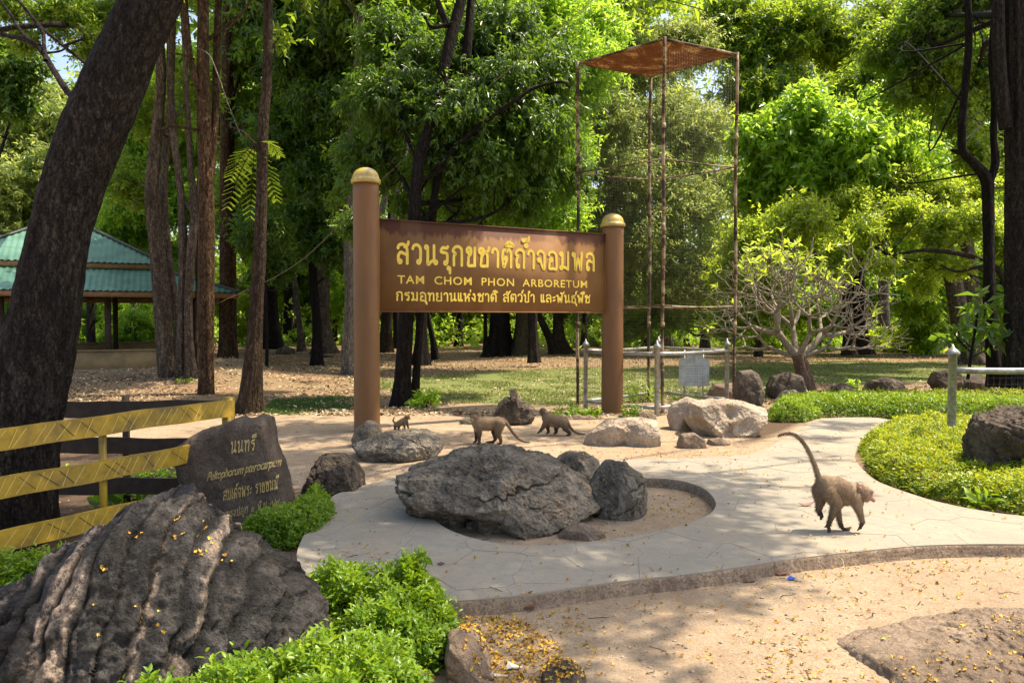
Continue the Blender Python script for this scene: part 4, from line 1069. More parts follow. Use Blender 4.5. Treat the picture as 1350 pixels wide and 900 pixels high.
for x in (-3.8, -1.3, 1.3, 3.8):
    for y in (-3.8, 3.8):
        m = MB(); m.box((x, y, 1.2), (.17, .17, 2.5)); m.build('post', WOODD, pav)
        if x < 3: m = MB(); m.box((x + 1.25, y, 2.3), (2.3, .1, .14)); m.build('beam', WOODD, pav)
for x in (-3.8, 3.8):
    for y in (-1.3, 1.3): m = MB(); m.box((x, y, 1.2), (.17, .17, 2.5)); m.build('post', WOODD, pav)
m = MB(); m.box((0, -3.95, .30), (8.2, .12, .55)); m.box((0, -3.95, .60), (8.3, .2, .05)); m.build('parapet_wall', PARAPET, pav)
m = MB(); m.box((0, 3.95, .30), (8.2, .12, .55)); m.box((0, 3.95, .60), (8.3, .2, .05)); m.build('parapet_wall', PARAPET, pav)
m = MB(); m.box((0, 0, .02), (9.0, 9.0, .12)); m.build('floor_slab', CONC_BASE, pav)

# cable slung across the clearing
m = MB(); A = at(283, 402, 15.0); B = at(800, -14, 12.6); 
P = catmull([A, at(395, 345, 14.6), at(500, 240, 14.0), at(640, 118, 13.2), B], 40); m.tube(P, [.006] * 40, 6)
cb = m.build('cable', M_plainwire if 'M_plainwire' in globals() else m_plain('cable_jute', (.20, .15, .10), .8, .2, 30, 0), None, True); origin_to(cb, A); tag(cb, 'thin slack cable slung between trees behind the sign board', 'cable')
# low concrete edging far behind the clearing
for k, (x0, x1) in enumerate(((-30, -9), (-9, 11), (11, 40))):
    m = MB(); m.box(((x0 + x1) / 2, 52.0, .18 + gzs((x0 + x1) / 2, 52)), (x1 - x0 - .01, .3, .5)); structure(m.build('far_kerb', CONC, None))
# ------------------------------------------------------------------ trees
def trunk_mesh(pts, seg=28, n=60, rib=.10, bark=.03, flare=.5, flare_h=.45, seed=0, lobes=5):
    """pts: (x,y,z,r)"""
    P = catmull(np.array(pts, float), n); C = P[:, :3]; R = np.maximum(P[:, 3], .004)
    T, A, B = frames(C); an = np.linspace(0, 2 * math.pi, seg, endpoint=False)
    s = np.r_[0, np.cumsum(np.linalg.norm(np.diff(C, axis=0), axis=1))]
    SA, AA = np.meshgrid(s, an, indexing='ij'); RR = np.repeat(R[:, None], seg, 1)
    q = np.stack([np.cos(AA), np.sin(AA), SA * .5], -1).reshape(-1, 3)
    lob = perlin(q * np.array([1.1, 1.1, .25]) * lobes / 2.2 + seed * 3.1).reshape(SA.shape)
    f = np.exp(-SA / flare_h) * flare
    bk = ridged(q * np.array([3.2, 3.2, 1.6]) + seed, 3).reshape(SA.shape) / 1.75
    bk2 = perlin(np.stack([np.cos(AA) * 7, np.sin(AA) * 7, SA * 9], -1).reshape(-1, 3) + seed).reshape(SA.shape)
    rr = RR * (1 + f * (.6 + 1.3 * np.clip(lob + .15, -.2, 1)) + rib * lob) + RR * bark * (bk - .5) + RR * bark * .5 * bk2
    V = C[:, None] + rr[..., None] * (np.cos(AA)[..., None] * A[:, None] + np.sin(AA)[..., None] * B[:, None])
    i = np.arange(n - 1)[:, None] * seg; j = np.arange(seg)[None]; k = (j + 1) % seg
    Q = np.stack([i + j, i + k, i + k + seg, i + j + seg], -1).reshape(-1, 4)
    top = np.arange((n - 1) * seg, n * seg)[None]
    return V.reshape(-1, 3), [Q, top]
def leaf_geo(p, d, nrm, L, W, fold=.18, fine=False):
    d = d / (np.linalg.norm(d, axis=1)[:, None] + 1e-9); nrm = nrm - d * np.sum(nrm * d, 1)[:, None]; nrm /= np.linalg.norm(nrm, axis=1)[:, None] + 1e-9
    s = np.cross(d, nrm); n = len(p); L = np.broadcast_to(L, (n,))[:, None]; W = np.broadcast_to(W, (n,))[:, None]
    if not fine:
        V = np.stack([p, p + d * L * .42 + s * W * .5 + nrm * W * fold, p + d * L - nrm * L * .12, p + d * L * .42 - s * W * .5 + nrm * W * fold], 1)
        k = np.arange(n)[:, None] * 4
        return V.reshape(-1, 3), np.concatenate([np.hstack([k, k + 1, k + 2]), np.hstack([k, k + 2, k + 3])]), np.arange(n), 2
    V = np.stack([p, p + d * L * .3 + s * W * .46 + nrm * W * fold, p + d * L * .68 + s * W * .38 + nrm * (W * fold - L * .05), p + d * L - nrm * L * .16,
                  p + d * L * .68 - s * W * .38 + nrm * (W * fold - L * .05), p + d * L * .3 - s * W * .46 + nrm * W * fold, p + d * L * .3, p + d * L * .68 - nrm * L * .05], 1)
    k = np.arange(n)[:, None] * 8
    H = np.hstack
    return V.reshape(-1, 3), [np.concatenate([H([k, k + 1, k + 6]), H([k, k + 6, k + 5]), H([k + 2, k + 3, k + 7]), H([k + 7, k + 3, k + 4])]),
                              np.concatenate([H([k + 1, k + 2, k + 7, k + 6]), H([k + 6, k + 7, k + 4, k + 5])])], np.arange(n), 0
def shoots(base, axis, length, k, L, W, rs, spread=.9, grav=.25, var=.3, tint=None, fine=False, jit=.25):
    """k leaves spiralling along each twig"""
    n = len(base); axis = axis / (np.linalg.norm(axis, axis=1)[:, None] + 1e-9)
    ref = rs.normal(size=(n, 3)); u = np.cross(axis, ref); u /= np.linalg.norm(u, axis=1)[:, None] + 1e-9; v = np.cross(axis, u)
    t = np.tile(np.linspace(.12, 1, k), n); b = np.repeat(base, k, 0); a = np.repeat(axis, k, 0); uu = np.repeat(u, k, 0); vv = np.repeat(v, k, 0)
    az = np.tile(np.arange(k) * 2.4, n) + np.repeat(rs.uniform(0, 6.28, n), k)
    rad = uu * np.cos(az)[:, None] + vv * np.sin(az)[:, None]; ln = np.repeat(np.broadcast_to(length, (n,)), k)
    p = b + a * (t * ln)[:, None] + rs.normal(size=(n * k, 3)) * jit * L * .5
    d = a * (.35 + .5 * t[:, None]) + rad * spread + rs.normal(size=(n * k, 3)) * .22; d[:, 2] -= grav
    nr = a + rs.normal(size=(n * k, 3)) * .35; nr[:, 2] += .5
    sc_ = rs.uniform(1 - var, 1 + var, n * k) * np.repeat(rs.uniform(.75, 1.25, n), k) * (.75 + .35 * np.sin(t * 3))
    rnd = np.clip(np.repeat(rs.uniform(0, 1, n) if tint is None else tint, k) * .6 + rs.uniform(0, 1, n * k) * .4, 0, 1)
    V, F, idx, two = leaf_geo(p, d, nr, L * sc_, W * sc_, fine=fine)
    return V, F, rnd, two
def leaf_object(name, V, F, rnd, two, mat, parent):
    if two: fa = np.concatenate([rnd] * 2)
    else: fa = np.concatenate([np.concatenate([rnd] * 4), np.concatenate([rnd] * 2)])
    return mk(name, V, F, mat, parent, False, face_attr={'rnd': fa})
def lump(blobs, rs, k=9, f=.45):
    out = []
    for b in blobs:
        x, y, z, r = b[:4]; rz = b[4] if len(b) > 4 else r * .8
        for i in range(k):
            d = rs.normal(size=3); d /= np.linalg.norm(d); q = rs.uniform(.35, .85)
            out.append((x + d[0] * r * q, y + d[1] * r * q, z + d[2] * rz * q, r * rs.uniform(f * .5, f * 1.25), rz * rs.uniform(f * .4, f)))
    return np.array(out)
def cloud(blobs, nsh, rs, L, W, tw=.35, k=8, droop=.3, spread=.9, grav=.25, shell=.25):
    B = np.array(blobs); w = B[:, 3] * B[:, 4]; idx = rs.choice(len(B), nsh, p=w / w.sum()); b = B[idx]
    d = rs.normal(size=(nsh, 3)); d /= np.linalg.norm(d, axis=1)[:, None]; q = rs.uniform(shell, 1.05, nsh) ** .8
    q = np.where(rs.uniform(size=nsh) < .08, q * 1.25, q)
    stray = rs.normal(size=(nsh, 3)) * (rs.uniform(size=nsh) < .38)[:, None] * b[:, 3:4] * .75
    p = b[:, :3] + stray + d * np.stack([b[:, 3], b[:, 3], b[:, 4]], -1) * q[:, None]
    ax = d + rs.normal(size=(nsh, 3)) * .35; ax[:, 2] -= droop
    tint = np.clip(rs.uniform(0, 1, nsh) * .65 + .45 * rs.uniform(-.1, 1, len(B))[idx], 0, 1)
    return shoots(p, ax, tw * rs.uniform(.6, 1.3, nsh), k, L, W, rs, spread, grav, tint=tint)
TREES = []
def limbs(root, rp, stem, blobs, rs, mat, r0, Yk=0):
    """curved limbs from points on the stem to every lump, with a few twigs; one mesh per limb"""
    st = np.array(stem)
    for b in blobs:
        tgt = np.array(b[:3]); 
        zz = st[:, 2]; cand = np.where(zz < tgt[2] - .2 * abs(tgt[2]))[0]; i = cand[-1] if len(cand) else 0
        i = max(1, min(i, len(st) - 1)); a = st[i, :3]; L = np.linalg.norm(tgt - a)
        if L < .3: continue
        mid = (a + tgt) / 2 + rs.normal(size=3) * L * .10 + [0, 0, -L * .03]
        m = MB(); rr = min(r0 * .45, max(.012, L * .022)) ; C = catmull([a, mid, tgt], 12); m.tube(C, np.linspace(rr, rr * .3, 12), 7)
        for k in range(6):
            j = rs.randint(4, 12); c0 = C[j]; e = c0 + rs.normal(size=3) * b[3] * .55 + [0, 0, b[3] * .15]; m.tube(catmull([c0, (c0 + e) / 2 + rs.normal(size=3) * b[3] * .1, e], 6), np.linspace(rr * .4, rr * .1, 6), 5)
        o = m.build('limb', mat, None, True); reloc(o, root)
def tree(label, stems, mat, blobs=(), leaf=None, n=1500, L=.16, W=.06, tw=.35, k=8, droop=.3, spread=.9, grav=.25, group=None, seg=24, rings=50, seed=0, flare=.5, rib=.12, bark=.05,
         name='tree', lumps=9, cat='tree', limb=True, high=(), flare_h=.45, nh=900, Lh=None, ystem=None, f=.40, leafname='crown', thick=.82):
    lumps = int(lumps * (1.9 if n > 400 else 1))
    """stems: list of lists of (px,py,Y,rpx); blobs: (px,py,Y,rpx[,rzpx]); high: world blobs (x,y,z,r)"""
    rs = np.random.RandomState(seed + 100)
    W3 = []
    for s in stems:
        q = []
        for (px, py, Y, r) in s: p = at(px, py, Y); q.append((p[0], p[1], p[2], r * thick * Y / FPX))
        W3.append(q)
    b0 = W3[0][0]; base = (b0[0], b0[1], gzs(b0[0], b0[1])); root = empty(name, base); tag(root, label, cat, group)
    for i, q in enumerate(W3):
        V, F = trunk_mesh(q, seg, rings, rib, bark, flare if abs(q[0][2] - base[2]) < .6 else 0.0, flare_h, seed + i * 7)
        o = mk('trunk' if abs(q[0][2] - base[2]) < .6 else 'bough', V, F, mat, None, True); reloc(o, root)
    wb = [(*at(px, py, Y), *[r * Y / FPX for r in rest]) for px, py, Y, *rest in blobs]
    allb = []
    if wb: allb.append((wb, int(n * (1.45 if n > 400 else 1)), L))
    if len(high): allb.append(([tuple(h) for h in high], nh, Lh or L * 1.6))
    for bl, nn, LL in allb:
        lb = lump(bl, rs, lumps, f)
        V, F, rnd, two = cloud(lb, nn, rs, LL, LL * W / L, tw * LL / L, k, droop, spread, grav)
        o = leaf_object(leafname, V, F, rnd, two, leaf, None); reloc(o, root)
        if limb:
            stem = catmull(np.array(W3[0]), 24); limbs(root, root, stem, [(b[0], b[1], b[2], b[3]) for b in bl], rs, mat, W3[0][-1][3] * 1.5)
    TREES.append(root); return root

S_ = np.array(SUN) / SUN.z
def over(x, y, h, r, rz=None): return (x + S_[0] * h, y + S_[1] * h, h, r, rz or r * .55)

# the big leaning tree; its crown hangs above the frame and shades the middle of the picture
shade = [over(-2.7, 3.2, 7.5, 1.0), over(-3.2, 5.2, 8, 1.5), over(-1.9, 5.3, 8.5, 1.2), over(-.7, 4.6, 7.5, .75), over(.15, 4.9, 8.2, 1.05), over(.85, 5.3, 7.8, .72), over(-.6, 6.3, 8.8, 1.2), over(.7, 6.4, 8.3, .95),
         over(1.3, 6.2, 8.6, .5), over(-2.2, 7.6, 8.6, .95), over(.05, 4.2, 7.6, .55), over(1.05, 4.55, 7.4, .42), over(-3.6, 8.2, 9, .9), over(.15, 3.25, 7.2, .22), over(-1.3, 9.5, 8, .8), over(.5, 9.9, 8, .7), over(-2.9, 10.2, 8.4, 1.0), over(1.75, 6.9, 8, .3), over(.62, 3.55, 7, .17), over(.4, 3.15, 7, .16), over(3.6, 9.4, 9, .25), over(3.1, 8.0, 9, .2), over(4.3, 10.6, 9.5, .35), over(2.7, 6.6, 8, .14)]
T1 = tree('massive dark leaning tree trunk with rough bark, inside the yellow fence at left', [
    [(10, 740, 5.35, 80), (14, 690, 5.35, 74), (18, 620, 5.35, 70), (24, 560, 5.35, 70), (36, 500, 5.35, 68), (54, 440, 5.35, 60), (66, 370, 5.35, 55), (80, 300, 5.35, 51), (101, 230, 5.35, 52), (131, 155, 5.35, 53), (167, 70, 5.35, 49), (201, 0, 5.35, 46), (240, -90, 5.35, 40), (300, -230, 5.4, 36), (420, -420, 5.6, 30), (560, -600, 6.0, 18)],
    [(110, 134, 5.6, 5.5), (90, 122, 5.7, 5.5), (70, 92, 5.9, 5), (52, 64, 6.0, 4.6), (30, 52, 6.1, 4.2), (-10, 42, 6.2, 4), (-80, 20, 6.3, 3.5)],
    [(60, 80, 5.9, 3.4), (58, 60, 6.0, 3.2), (56, 42, 6.1, 3), (42, 22, 6.2, 2.8), (20, -5, 6.2, 2.4), (-10, -50, 6.4, 2)],
    [(52, 61, 6.0, 3.5), (30, 45, 6.1, 2.8), (16, 22, 6.2, 2.4), (0, 0, 6.3, 2), (-20, -40, 6.3, 1.5)],
    [(300, -240, 5.4, 24), (500, -330, 5.6, 18), (760, -420, 6.2, 12), (1000, -520, 7, 6)],
    [(240, -90, 5.35, 20), (150, -260, 5.0, 15), (60, -420, 4.6, 8)],
    [(420, -420, 5.6, 16), (640, -620, 5.0, 10), (900, -800, 4.6, 6)]],
    BARK_DARK, leaf=GREEN_MID, high=shade, nh=6200, Lh=.125, L=.125, W=.055, tw=.30, k=9, seg=96, rings=240, seed=3, flare=.25, rib=.10, bark=.085, name='leaning_tree', flare_h=.5, lumps=8, thick=.72)

def P2(*a): return list(a)
GR = 'forest trees behind the sign'
tree('pale ribbed tree with five fluted stems growing together, in front of the pavilion', [
    [(226, 515, 16.8, 20), (218, 470, 16.8, 15), (214, 400, 16.8, 16), (206, 320, 16.8, 14), (200, 250, 16.8, 13), (207, 170, 16.8, 11), (212, 90, 16.8, 10), (205, 0, 16.8, 9), (200, -120, 16.8, 6)],
    [(240, 512, 16.6, 12), (238, 460, 16.6, 9), (240, 400, 16.6, 8), (241, 330, 16.6, 9), (238, 250, 16.7, 7), (228, 170, 16.7, 7), (224, 90, 16.8, 7), (226, 0, 16.8, 6)],
    [(252, 512, 16.5, 13), (250, 470, 16.5, 9), (248, 400, 16.5, 8), (252, 330, 16.5, 9), (256, 280, 16.6, 8), (250, 200, 16.8, 6), (245, 100, 16.8, 5), (240, 0, 16.8, 4)],
    [(262, 510, 16.7, 12), (262, 440, 16.7, 9), (264, 360, 16.7, 8), (262, 300, 16.7, 7), (266, 200, 16.8, 6), (270, 90, 17, 5)],
    [(232, 510, 17.2, 12), (234, 430, 17.2, 9), (222, 340, 17.3, 9), (216, 250, 17.5, 8), (225, 130, 17.5, 6), (230, 0, 17.6, 5)],
    [(256, 280, 16.6, 5), (236, 250, 16.8, 4), (230, 190, 17, 3), (200, 172, 17, 2)]],
    BARK_PALE, [(150, -60, 17, 90), (240, -80, 17.5, 80), (200, 150, 18.5, 34), (175, 240, 18.5, 30), (262, 110, 18.4, 28)], GREEN_MID, 2400, L=.15, W=.06, seed=11, thick=.60, rib=.30, flare=.55, seg=40, rings=70, name='stem_cluster_tree', high=[(-4, 18, 10.5, 2.2)])
tree('straight orange brown trunk with forked stems, standing behind the fence corner', [
    [(272, 531, 14.9, 16), (272, 480, 14.9, 15), (272, 400, 14.9, 16), (272, 300, 14.9, 15.5), (270, 200, 14.9, 14), (268, 110, 14.9, 12), (268, 30, 14.9, 11), (268, -60, 14.9, 9), (266, -200, 14.9, 6)],
    [(279, 230, 15.0, 7), (284, 150, 15.1, 7), (286, 60, 15.2, 7), (290, -40, 15.3, 6), (296, -160, 15.4, 4)],
    [(263, 120, 14.8, 6), (252, 85, 14.8, 6), (247, 40, 14.8, 5.5), (243, -10, 14.8, 5), (238, -100, 14.8, 3)],
    [(256, 78, 14.8, 2.4), (238, 72, 14.8, 2), (222, 70, 14.7, 1.4)],
    [(262, 172, 14.8, 3), (240, 168, 14.8, 2.6), (222, 167, 14.8, 2.2), (205, 173, 14.8, 1.6)]],
    BARK_ORANGE, [(250, -90, 15, 80), (330, -80, 15.5, 70)], GREEN_MID, 900, seed=13, thick=.64, rib=.16, bark=.08, seg=40, rings=90, flare=.35, flare_h=.25, name='forked_tree', high=[])
tree('slim brown tree leaning slightly right with ferny leaves, in front of the clearing', [
    [(320, 556, 12.1, 17), (327, 525, 12.1, 14), (333, 470, 12.1, 13.5), (338, 400, 12.1, 11.5), (342, 330, 12.1, 10.5), (345, 250, 12.1, 9), (347, 170, 12.1, 8.5), (352, 100, 12.1, 8), (354, 0, 12.1, 7.5), (356, -110, 12.1, 5)],
    [(338, 545, 12.15, 8), (341, 500, 12.15, 7), (342, 450, 12.1, 5)],
    [(345, 195, 12.1, 2.4), (335, 188, 12.0, 2), (318, 172, 11.9, 1.4), (300, 166, 11.9, .8)]],
    BARK_BROWN, [(340, -90, 12.3, 80), (372, 40, 13, 10)], GREEN_MID, 700, seed=17, thick=.74, rib=.18, bark=.12, seg=32, rings=90, flare=.5, flare_h=.3, name='slim_tree', high=[])
# feathery sprays hanging by the slim tree
def frond_spray(label, ends, start, name='feathery_branch'):
    root = empty(name, (0, 0, 0)); s = at(*start); root.location = tuple(s); tag(root, label, 'leafy branch')
    rs = np.random.RandomState(len(ends) * 7)
    m = MB(); Vs = []; D = []; N = []
    for (px, py, Y, sag) in ends:
        e = at(px, py, Y); mid = (s + e) / 2 + [0, 0, sag]; C = catmull([s, mid, e], 14); m.tube(C, np.linspace(.008, .002, 14), 4)
        t = np.gradient(C, axis=0); t /= np.linalg.norm(t, axis=1)[:, None]
        for i in range(2, 14):
            for sd in (-1, 1):
                sv = np.cross(t[i], [0, 0, 1.]); sv /= np.linalg.norm(sv) + 1e-9; pin = sv * sd + t[i] * .5 + [0, 0, -.25] + rs.normal(size=3) * .1; pin /= np.linalg.norm(pin); ln = .17 * math.sin(math.pi * (i / 15) ** .8) + .04
                for u in np.linspace(.1, 1, 9):
                    for q in (-1, 1):
                        Vs.append(C[i] + pin * ln * u); D.append(np.cross(pin, [0, 0, 1.]) * q + pin * .4 + [0, 0, -.2]); N.append([0, 0, 1])
    o = m.build('twig', BARK_BROWN, None, True); reloc(o, root)
    n = len(Vs); V, F, _, two = leaf_geo(np.array(Vs), np.array(D), np.array(N, float), np.full(n, .030), np.full(n, .009)); o = leaf_object('leaflets', V, F, rs.uniform(.2, 1, n), two, GREEN_MID, None); reloc(o, root); o['kind'] = 'stuff'
frond_spray('feathery compound leaves hanging beside the slim brown tree', [(368, 204, 12.3, .12), (364, 262, 12.4, .08), (304, 235, 12.5, .1), (300, 272, 12.6, .08), (330, 284, 12.4, .05)], (336, 190, 12.0))
m = MB(); P = catmull([at(258, 63, 14.6), at(275, 72, 14.2), at(287, 98, 13.7), at(300, 135, 13.2), at(318, 180, 12.4)], 26); m.tube(P, np.linspace(.012, .006, 26), 5); o = m.build('bare_twig', BARK_GREY, None, True); origin_to(o, P[0]); tag(o, 'long bare pale twig arching down from the forked trunk', 'twig')

tree('pair of dark brown trunks behind the orange brown trunk, by the pavilion corner', [[(296, 488, 24, 9), (296, 400, 24, 8), (297, 250, 24, 8), (298, 100, 24, 7), (300, -60, 24, 5)], [(306, 487, 24.3, 8), (306, 400, 24.3, 7), (305, 250, 24.4, 6), (303, 60, 24.5, 5)]], BARK_ORANGE,
     [(330, 60, 25, 50), (300, 150, 26, 44), (345, 170, 25.5, 40), (330, 250, 26, 34), (390, 110, 25, 40), (310, 300, 27, 24)], GREEN_MID, 4200, L=.19, W=.075, seed=19, name='twin_trunk_tree', high=[(-4.5, 24, 13, 3.2), (1, 23, 13, 2.6)])
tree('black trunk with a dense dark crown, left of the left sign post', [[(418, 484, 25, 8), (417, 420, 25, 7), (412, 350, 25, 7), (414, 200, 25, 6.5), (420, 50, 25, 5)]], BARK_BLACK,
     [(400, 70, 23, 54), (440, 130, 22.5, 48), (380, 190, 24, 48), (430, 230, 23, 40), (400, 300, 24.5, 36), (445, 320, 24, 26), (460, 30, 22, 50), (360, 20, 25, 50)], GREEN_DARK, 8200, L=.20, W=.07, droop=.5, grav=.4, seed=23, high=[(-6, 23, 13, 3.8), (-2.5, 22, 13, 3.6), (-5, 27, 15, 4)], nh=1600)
tree('pale buttressed trunk behind the dark trunk, left of the left sign post', [[(428, 466, 30, 15), (426, 420, 30, 10), (424, 360, 30, 11), (420, 290, 30, 9), (418, 150, 30, 7)], [(432, 380, 30, 7), (412, 330, 30, 5), (396, 270, 30, 4)]], BARK_PALE,
     [(400, 230, 31, 30), (445, 250, 31, 30), (350, 320, 31, 26)], GREEN_MID, 1500, L=.22, W=.09, seed=27, rib=.25, high=[(-8, 32, 15, 4)])
tree('slender pale trunk leaning left beside the distant rock mound', [[(398, 463, 31, 5), (394, 420, 31, 4), (388, 370, 31, 4), (380, 310, 31, 3.5), (372, 220, 31, 3)]], BARK_PALE, [(370, 240, 32, 26), (402, 330, 32, 20)], GREEN_BRIGHT, 900, L=.22, W=.09, seed=29)
tree('very thin dark sapling left of the distant rock mound', [[(351, 512, 20, 3), (352, 450, 20, 2.4), (350, 380, 20, 2.2), (350, 280, 20, 1.8)]], BARK_BLACK, [(350, 300, 21, 26), (365, 350, 22, 16)], GREEN_DARK, 800, L=.16, W=.06, seed=31, name='sapling')
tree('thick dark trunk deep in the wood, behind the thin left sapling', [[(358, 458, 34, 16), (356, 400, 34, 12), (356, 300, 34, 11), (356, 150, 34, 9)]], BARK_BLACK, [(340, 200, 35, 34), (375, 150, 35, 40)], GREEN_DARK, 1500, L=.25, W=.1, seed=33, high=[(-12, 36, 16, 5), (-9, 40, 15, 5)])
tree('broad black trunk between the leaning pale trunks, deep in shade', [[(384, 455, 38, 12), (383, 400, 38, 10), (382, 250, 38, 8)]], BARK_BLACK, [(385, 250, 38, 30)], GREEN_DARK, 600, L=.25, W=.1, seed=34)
tree('tall twisted pale tree just left of the left sign post', [[(462, 506, 19.5, 12), (458, 460, 19.5, 9), (462, 400, 19.5, 8), (460, 330, 19.5, 7.5), (464, 250, 19.6, 7), (466, 180, 19.6, 6.5), (470, 110, 19.6, 6), (474, 40, 19.7, 6), (478, 10, 19.8, 5), (490, -40, 20, 4)],
     [(474, 40, 19.7, 4), (466, 15, 19.7, 3), (450, -5, 19.8, 2.5)], [(498, 300, 19.2, 5), (508, 250, 19.2, 5), (500, 200, 19.3, 4), (508, 150, 19.4, 3)], [(515, 320, 19, 7), (528, 240, 19, 6), (540, 180, 19.2, 4)]],
     BARK_GREY, [(480, -50, 20, 60), (475, 200, 20.5, 22), (460, 260, 21, 18)], GREEN_MID, 1100, seed=37, rib=.3, flare=.45, flare_h=.3, rings=80, name='pale_tree')
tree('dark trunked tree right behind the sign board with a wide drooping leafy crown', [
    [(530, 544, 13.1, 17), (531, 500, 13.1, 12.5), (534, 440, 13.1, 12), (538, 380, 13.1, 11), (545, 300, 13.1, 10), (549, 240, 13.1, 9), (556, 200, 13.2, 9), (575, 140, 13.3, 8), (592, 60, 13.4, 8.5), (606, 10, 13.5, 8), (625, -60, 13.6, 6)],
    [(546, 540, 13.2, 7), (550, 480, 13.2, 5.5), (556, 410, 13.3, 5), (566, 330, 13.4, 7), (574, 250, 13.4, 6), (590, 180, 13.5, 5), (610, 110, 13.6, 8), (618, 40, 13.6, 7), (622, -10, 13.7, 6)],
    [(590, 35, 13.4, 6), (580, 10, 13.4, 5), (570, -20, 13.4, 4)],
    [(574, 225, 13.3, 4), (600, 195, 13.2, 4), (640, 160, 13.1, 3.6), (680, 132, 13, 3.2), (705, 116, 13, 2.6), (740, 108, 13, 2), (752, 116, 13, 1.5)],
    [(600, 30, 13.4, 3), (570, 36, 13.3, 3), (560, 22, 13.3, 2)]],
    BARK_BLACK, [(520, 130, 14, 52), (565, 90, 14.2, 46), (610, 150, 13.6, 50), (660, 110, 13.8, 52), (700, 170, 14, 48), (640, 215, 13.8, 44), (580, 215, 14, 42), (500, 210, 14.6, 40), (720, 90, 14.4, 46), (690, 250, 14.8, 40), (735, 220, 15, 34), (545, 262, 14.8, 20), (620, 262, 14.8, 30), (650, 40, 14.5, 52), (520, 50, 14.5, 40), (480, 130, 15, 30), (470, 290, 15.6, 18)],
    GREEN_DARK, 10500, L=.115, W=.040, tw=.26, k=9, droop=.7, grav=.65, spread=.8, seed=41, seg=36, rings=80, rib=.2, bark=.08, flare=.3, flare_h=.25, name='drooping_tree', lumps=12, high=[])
tree('bright leafy tree filling the gap between the sign and the cage tower', [[(703, 478, 24, 8), (702, 400, 24, 7), (706, 300, 24, 6), (712, 150, 24, 5), (716, 20, 24, 4)]], BARK_DARK,
     [(720, 30, 21, 50), (760, 90, 21, 44), (700, 120, 21.5, 44), (735, 180, 22, 44), (690, 270, 22, 36), (730, 275, 22, 34), (780, 30, 22, 44), (640, 20, 21, 44), (655, 285, 22.5, 26), (600, 280, 22, 26)], GREEN_BRIGHT, 9000, L=.165, W=.06, droop=.45, seed=43, lumps=10, high=[])
tree('wide fluted dark trunk under the middle of the sign board', [[(660, 473, 30, 21), (659, 440, 30, 15), (660, 380, 30, 14), (664, 250, 30, 12), (668, 100, 30, 9)]], BARK_BLACK, [(650, 120, 31, 50), (610, 60, 31, 50)], GREEN_MID, 1800, L=.26, W=.1, seed=47, rib=.3, high=[(-1, 32, 15, 4.5)])
tree('wide fluted mossy trunk beside its darker twin, under the sign board', [[(690, 474, 29.6, 19), (690, 440, 29.6, 14), (690, 380, 29.6, 13), (688, 250, 29.6, 11), (684, 100, 29.6, 8)]], m_bark('bark_moss', (.03, .026, .014), (.12, .10, .06), 10, moss=(.06, .07, .02)), [(700, 60, 31, 50)], GREEN_MID, 1200, L=.26, W=.1, seed=49, rib=.3, high=[(3, 31, 15, 4)])
tree('forked trunk with one arm leaning left, under the right end of the sign board', [[(738, 467, 32, 15), (736, 440, 32, 9), (736, 410, 32, 8), (738, 330, 32, 7), (742, 180, 32, 6)], [(732, 462, 32, 8), (722, 440, 32, 6), (710, 415, 32, 5.5), (696, 380, 32, 5)]], BARK_BROWN, [(760, 180, 33, 44), (720, 220, 33, 36)], GREEN_PALE, 1800, L=.24, W=.09, seed=51, high=[])
tree('black trunk with a slanting twin, right of the left sign post', [[(553, 483, 25, 12), (555, 440, 25, 9), (556, 380, 25, 9), (558, 250, 25, 8)], [(574, 474, 25.2, 5), (570, 445, 25.2, 4), (564, 415, 25.2, 4), (562, 380, 25.3, 3.5)]], BARK_BLACK, [(560, 250, 26, 40)], GREEN_DARK, 1200, L=.2, W=.08, seed=53, high=[(-2.5, 26, 13, 3.5)])
tree('thin pale trunk just left of the wide trunks under the sign', [[(641, 464, 31, 4.5), (640, 430, 31, 3), (640, 350, 31, 3), (640, 200, 31, 2.5)]], BARK_BROWN, [(640, 230, 32, 20)], GREEN_MID, 500, L=.24, W=.09, seed=55)
DIS = [(508, 466, 33, 9), (524, 460, 36, 5), (604, 458, 38, 5), (618, 456, 42, 6), (586, 455, 42, 4), (770, 460, 36, 4), (826, 458, 38, 4), (852, 462, 35, 4), (905, 458, 38, 4), (135, 455, 40, 6), (176, 452, 42, 5), (196, 455, 40, 6), (345, 452, 44, 4), (486, 458, 40, 4), (1208, 458, 42, 5), (1172, 462, 40, 4)]
for k, (px, py, Y, r) in enumerate(DIS):
    wh = ['dark trunk seen between the left sign post and the dark drooping tree', 'thin trunk in the gap right of the left sign post', 'thin far trunk below the left half of the sign board', 'far trunk below the middle of the sign board', 'far thin trunk left of the sign board centre',
          'thin far trunk between the tower pole and right sign post', 'thin far trunk right of the right sign post', 'far trunk seen just left of the tower front pole', 'far trunk seen through the right side of the cage tower', 'far trunk seen under the pavilion eave, leftmost',
          'far trunk seen under the pavilion eave, middle one', 'far trunk seen under the pavilion eave, nearest the ribbed stems', 'far thin trunk right of the orange brown trunk', 'far thin trunk hard against the left sign post', 'far thin trunk left of the two leaning pale trunks', 'far thin trunk right of the dark twin trunk'][k]
    rr = random.Random(k); ln = rr.uniform(-12, 12)
    tree(wh, [[(px, py + 3, Y, r * 1.3), (px + ln * .2, py - 40, Y, r), (px + ln, py - 150, Y, r * .8), (px + ln * 1.5, py - 260, Y, r * .6)]], BARK_BLACK if k % 3 else BARK_BROWN, [(px + ln, py - 260, Y + 1, 34), (px - 20, py - 310, Y + 1, 34)], GREEN_DARK if k % 2 else GREEN_MID, 500, L=.28, W=.11, seed=60 + k, rings=24, seg=14, group='thin far trunks', lumps=6)
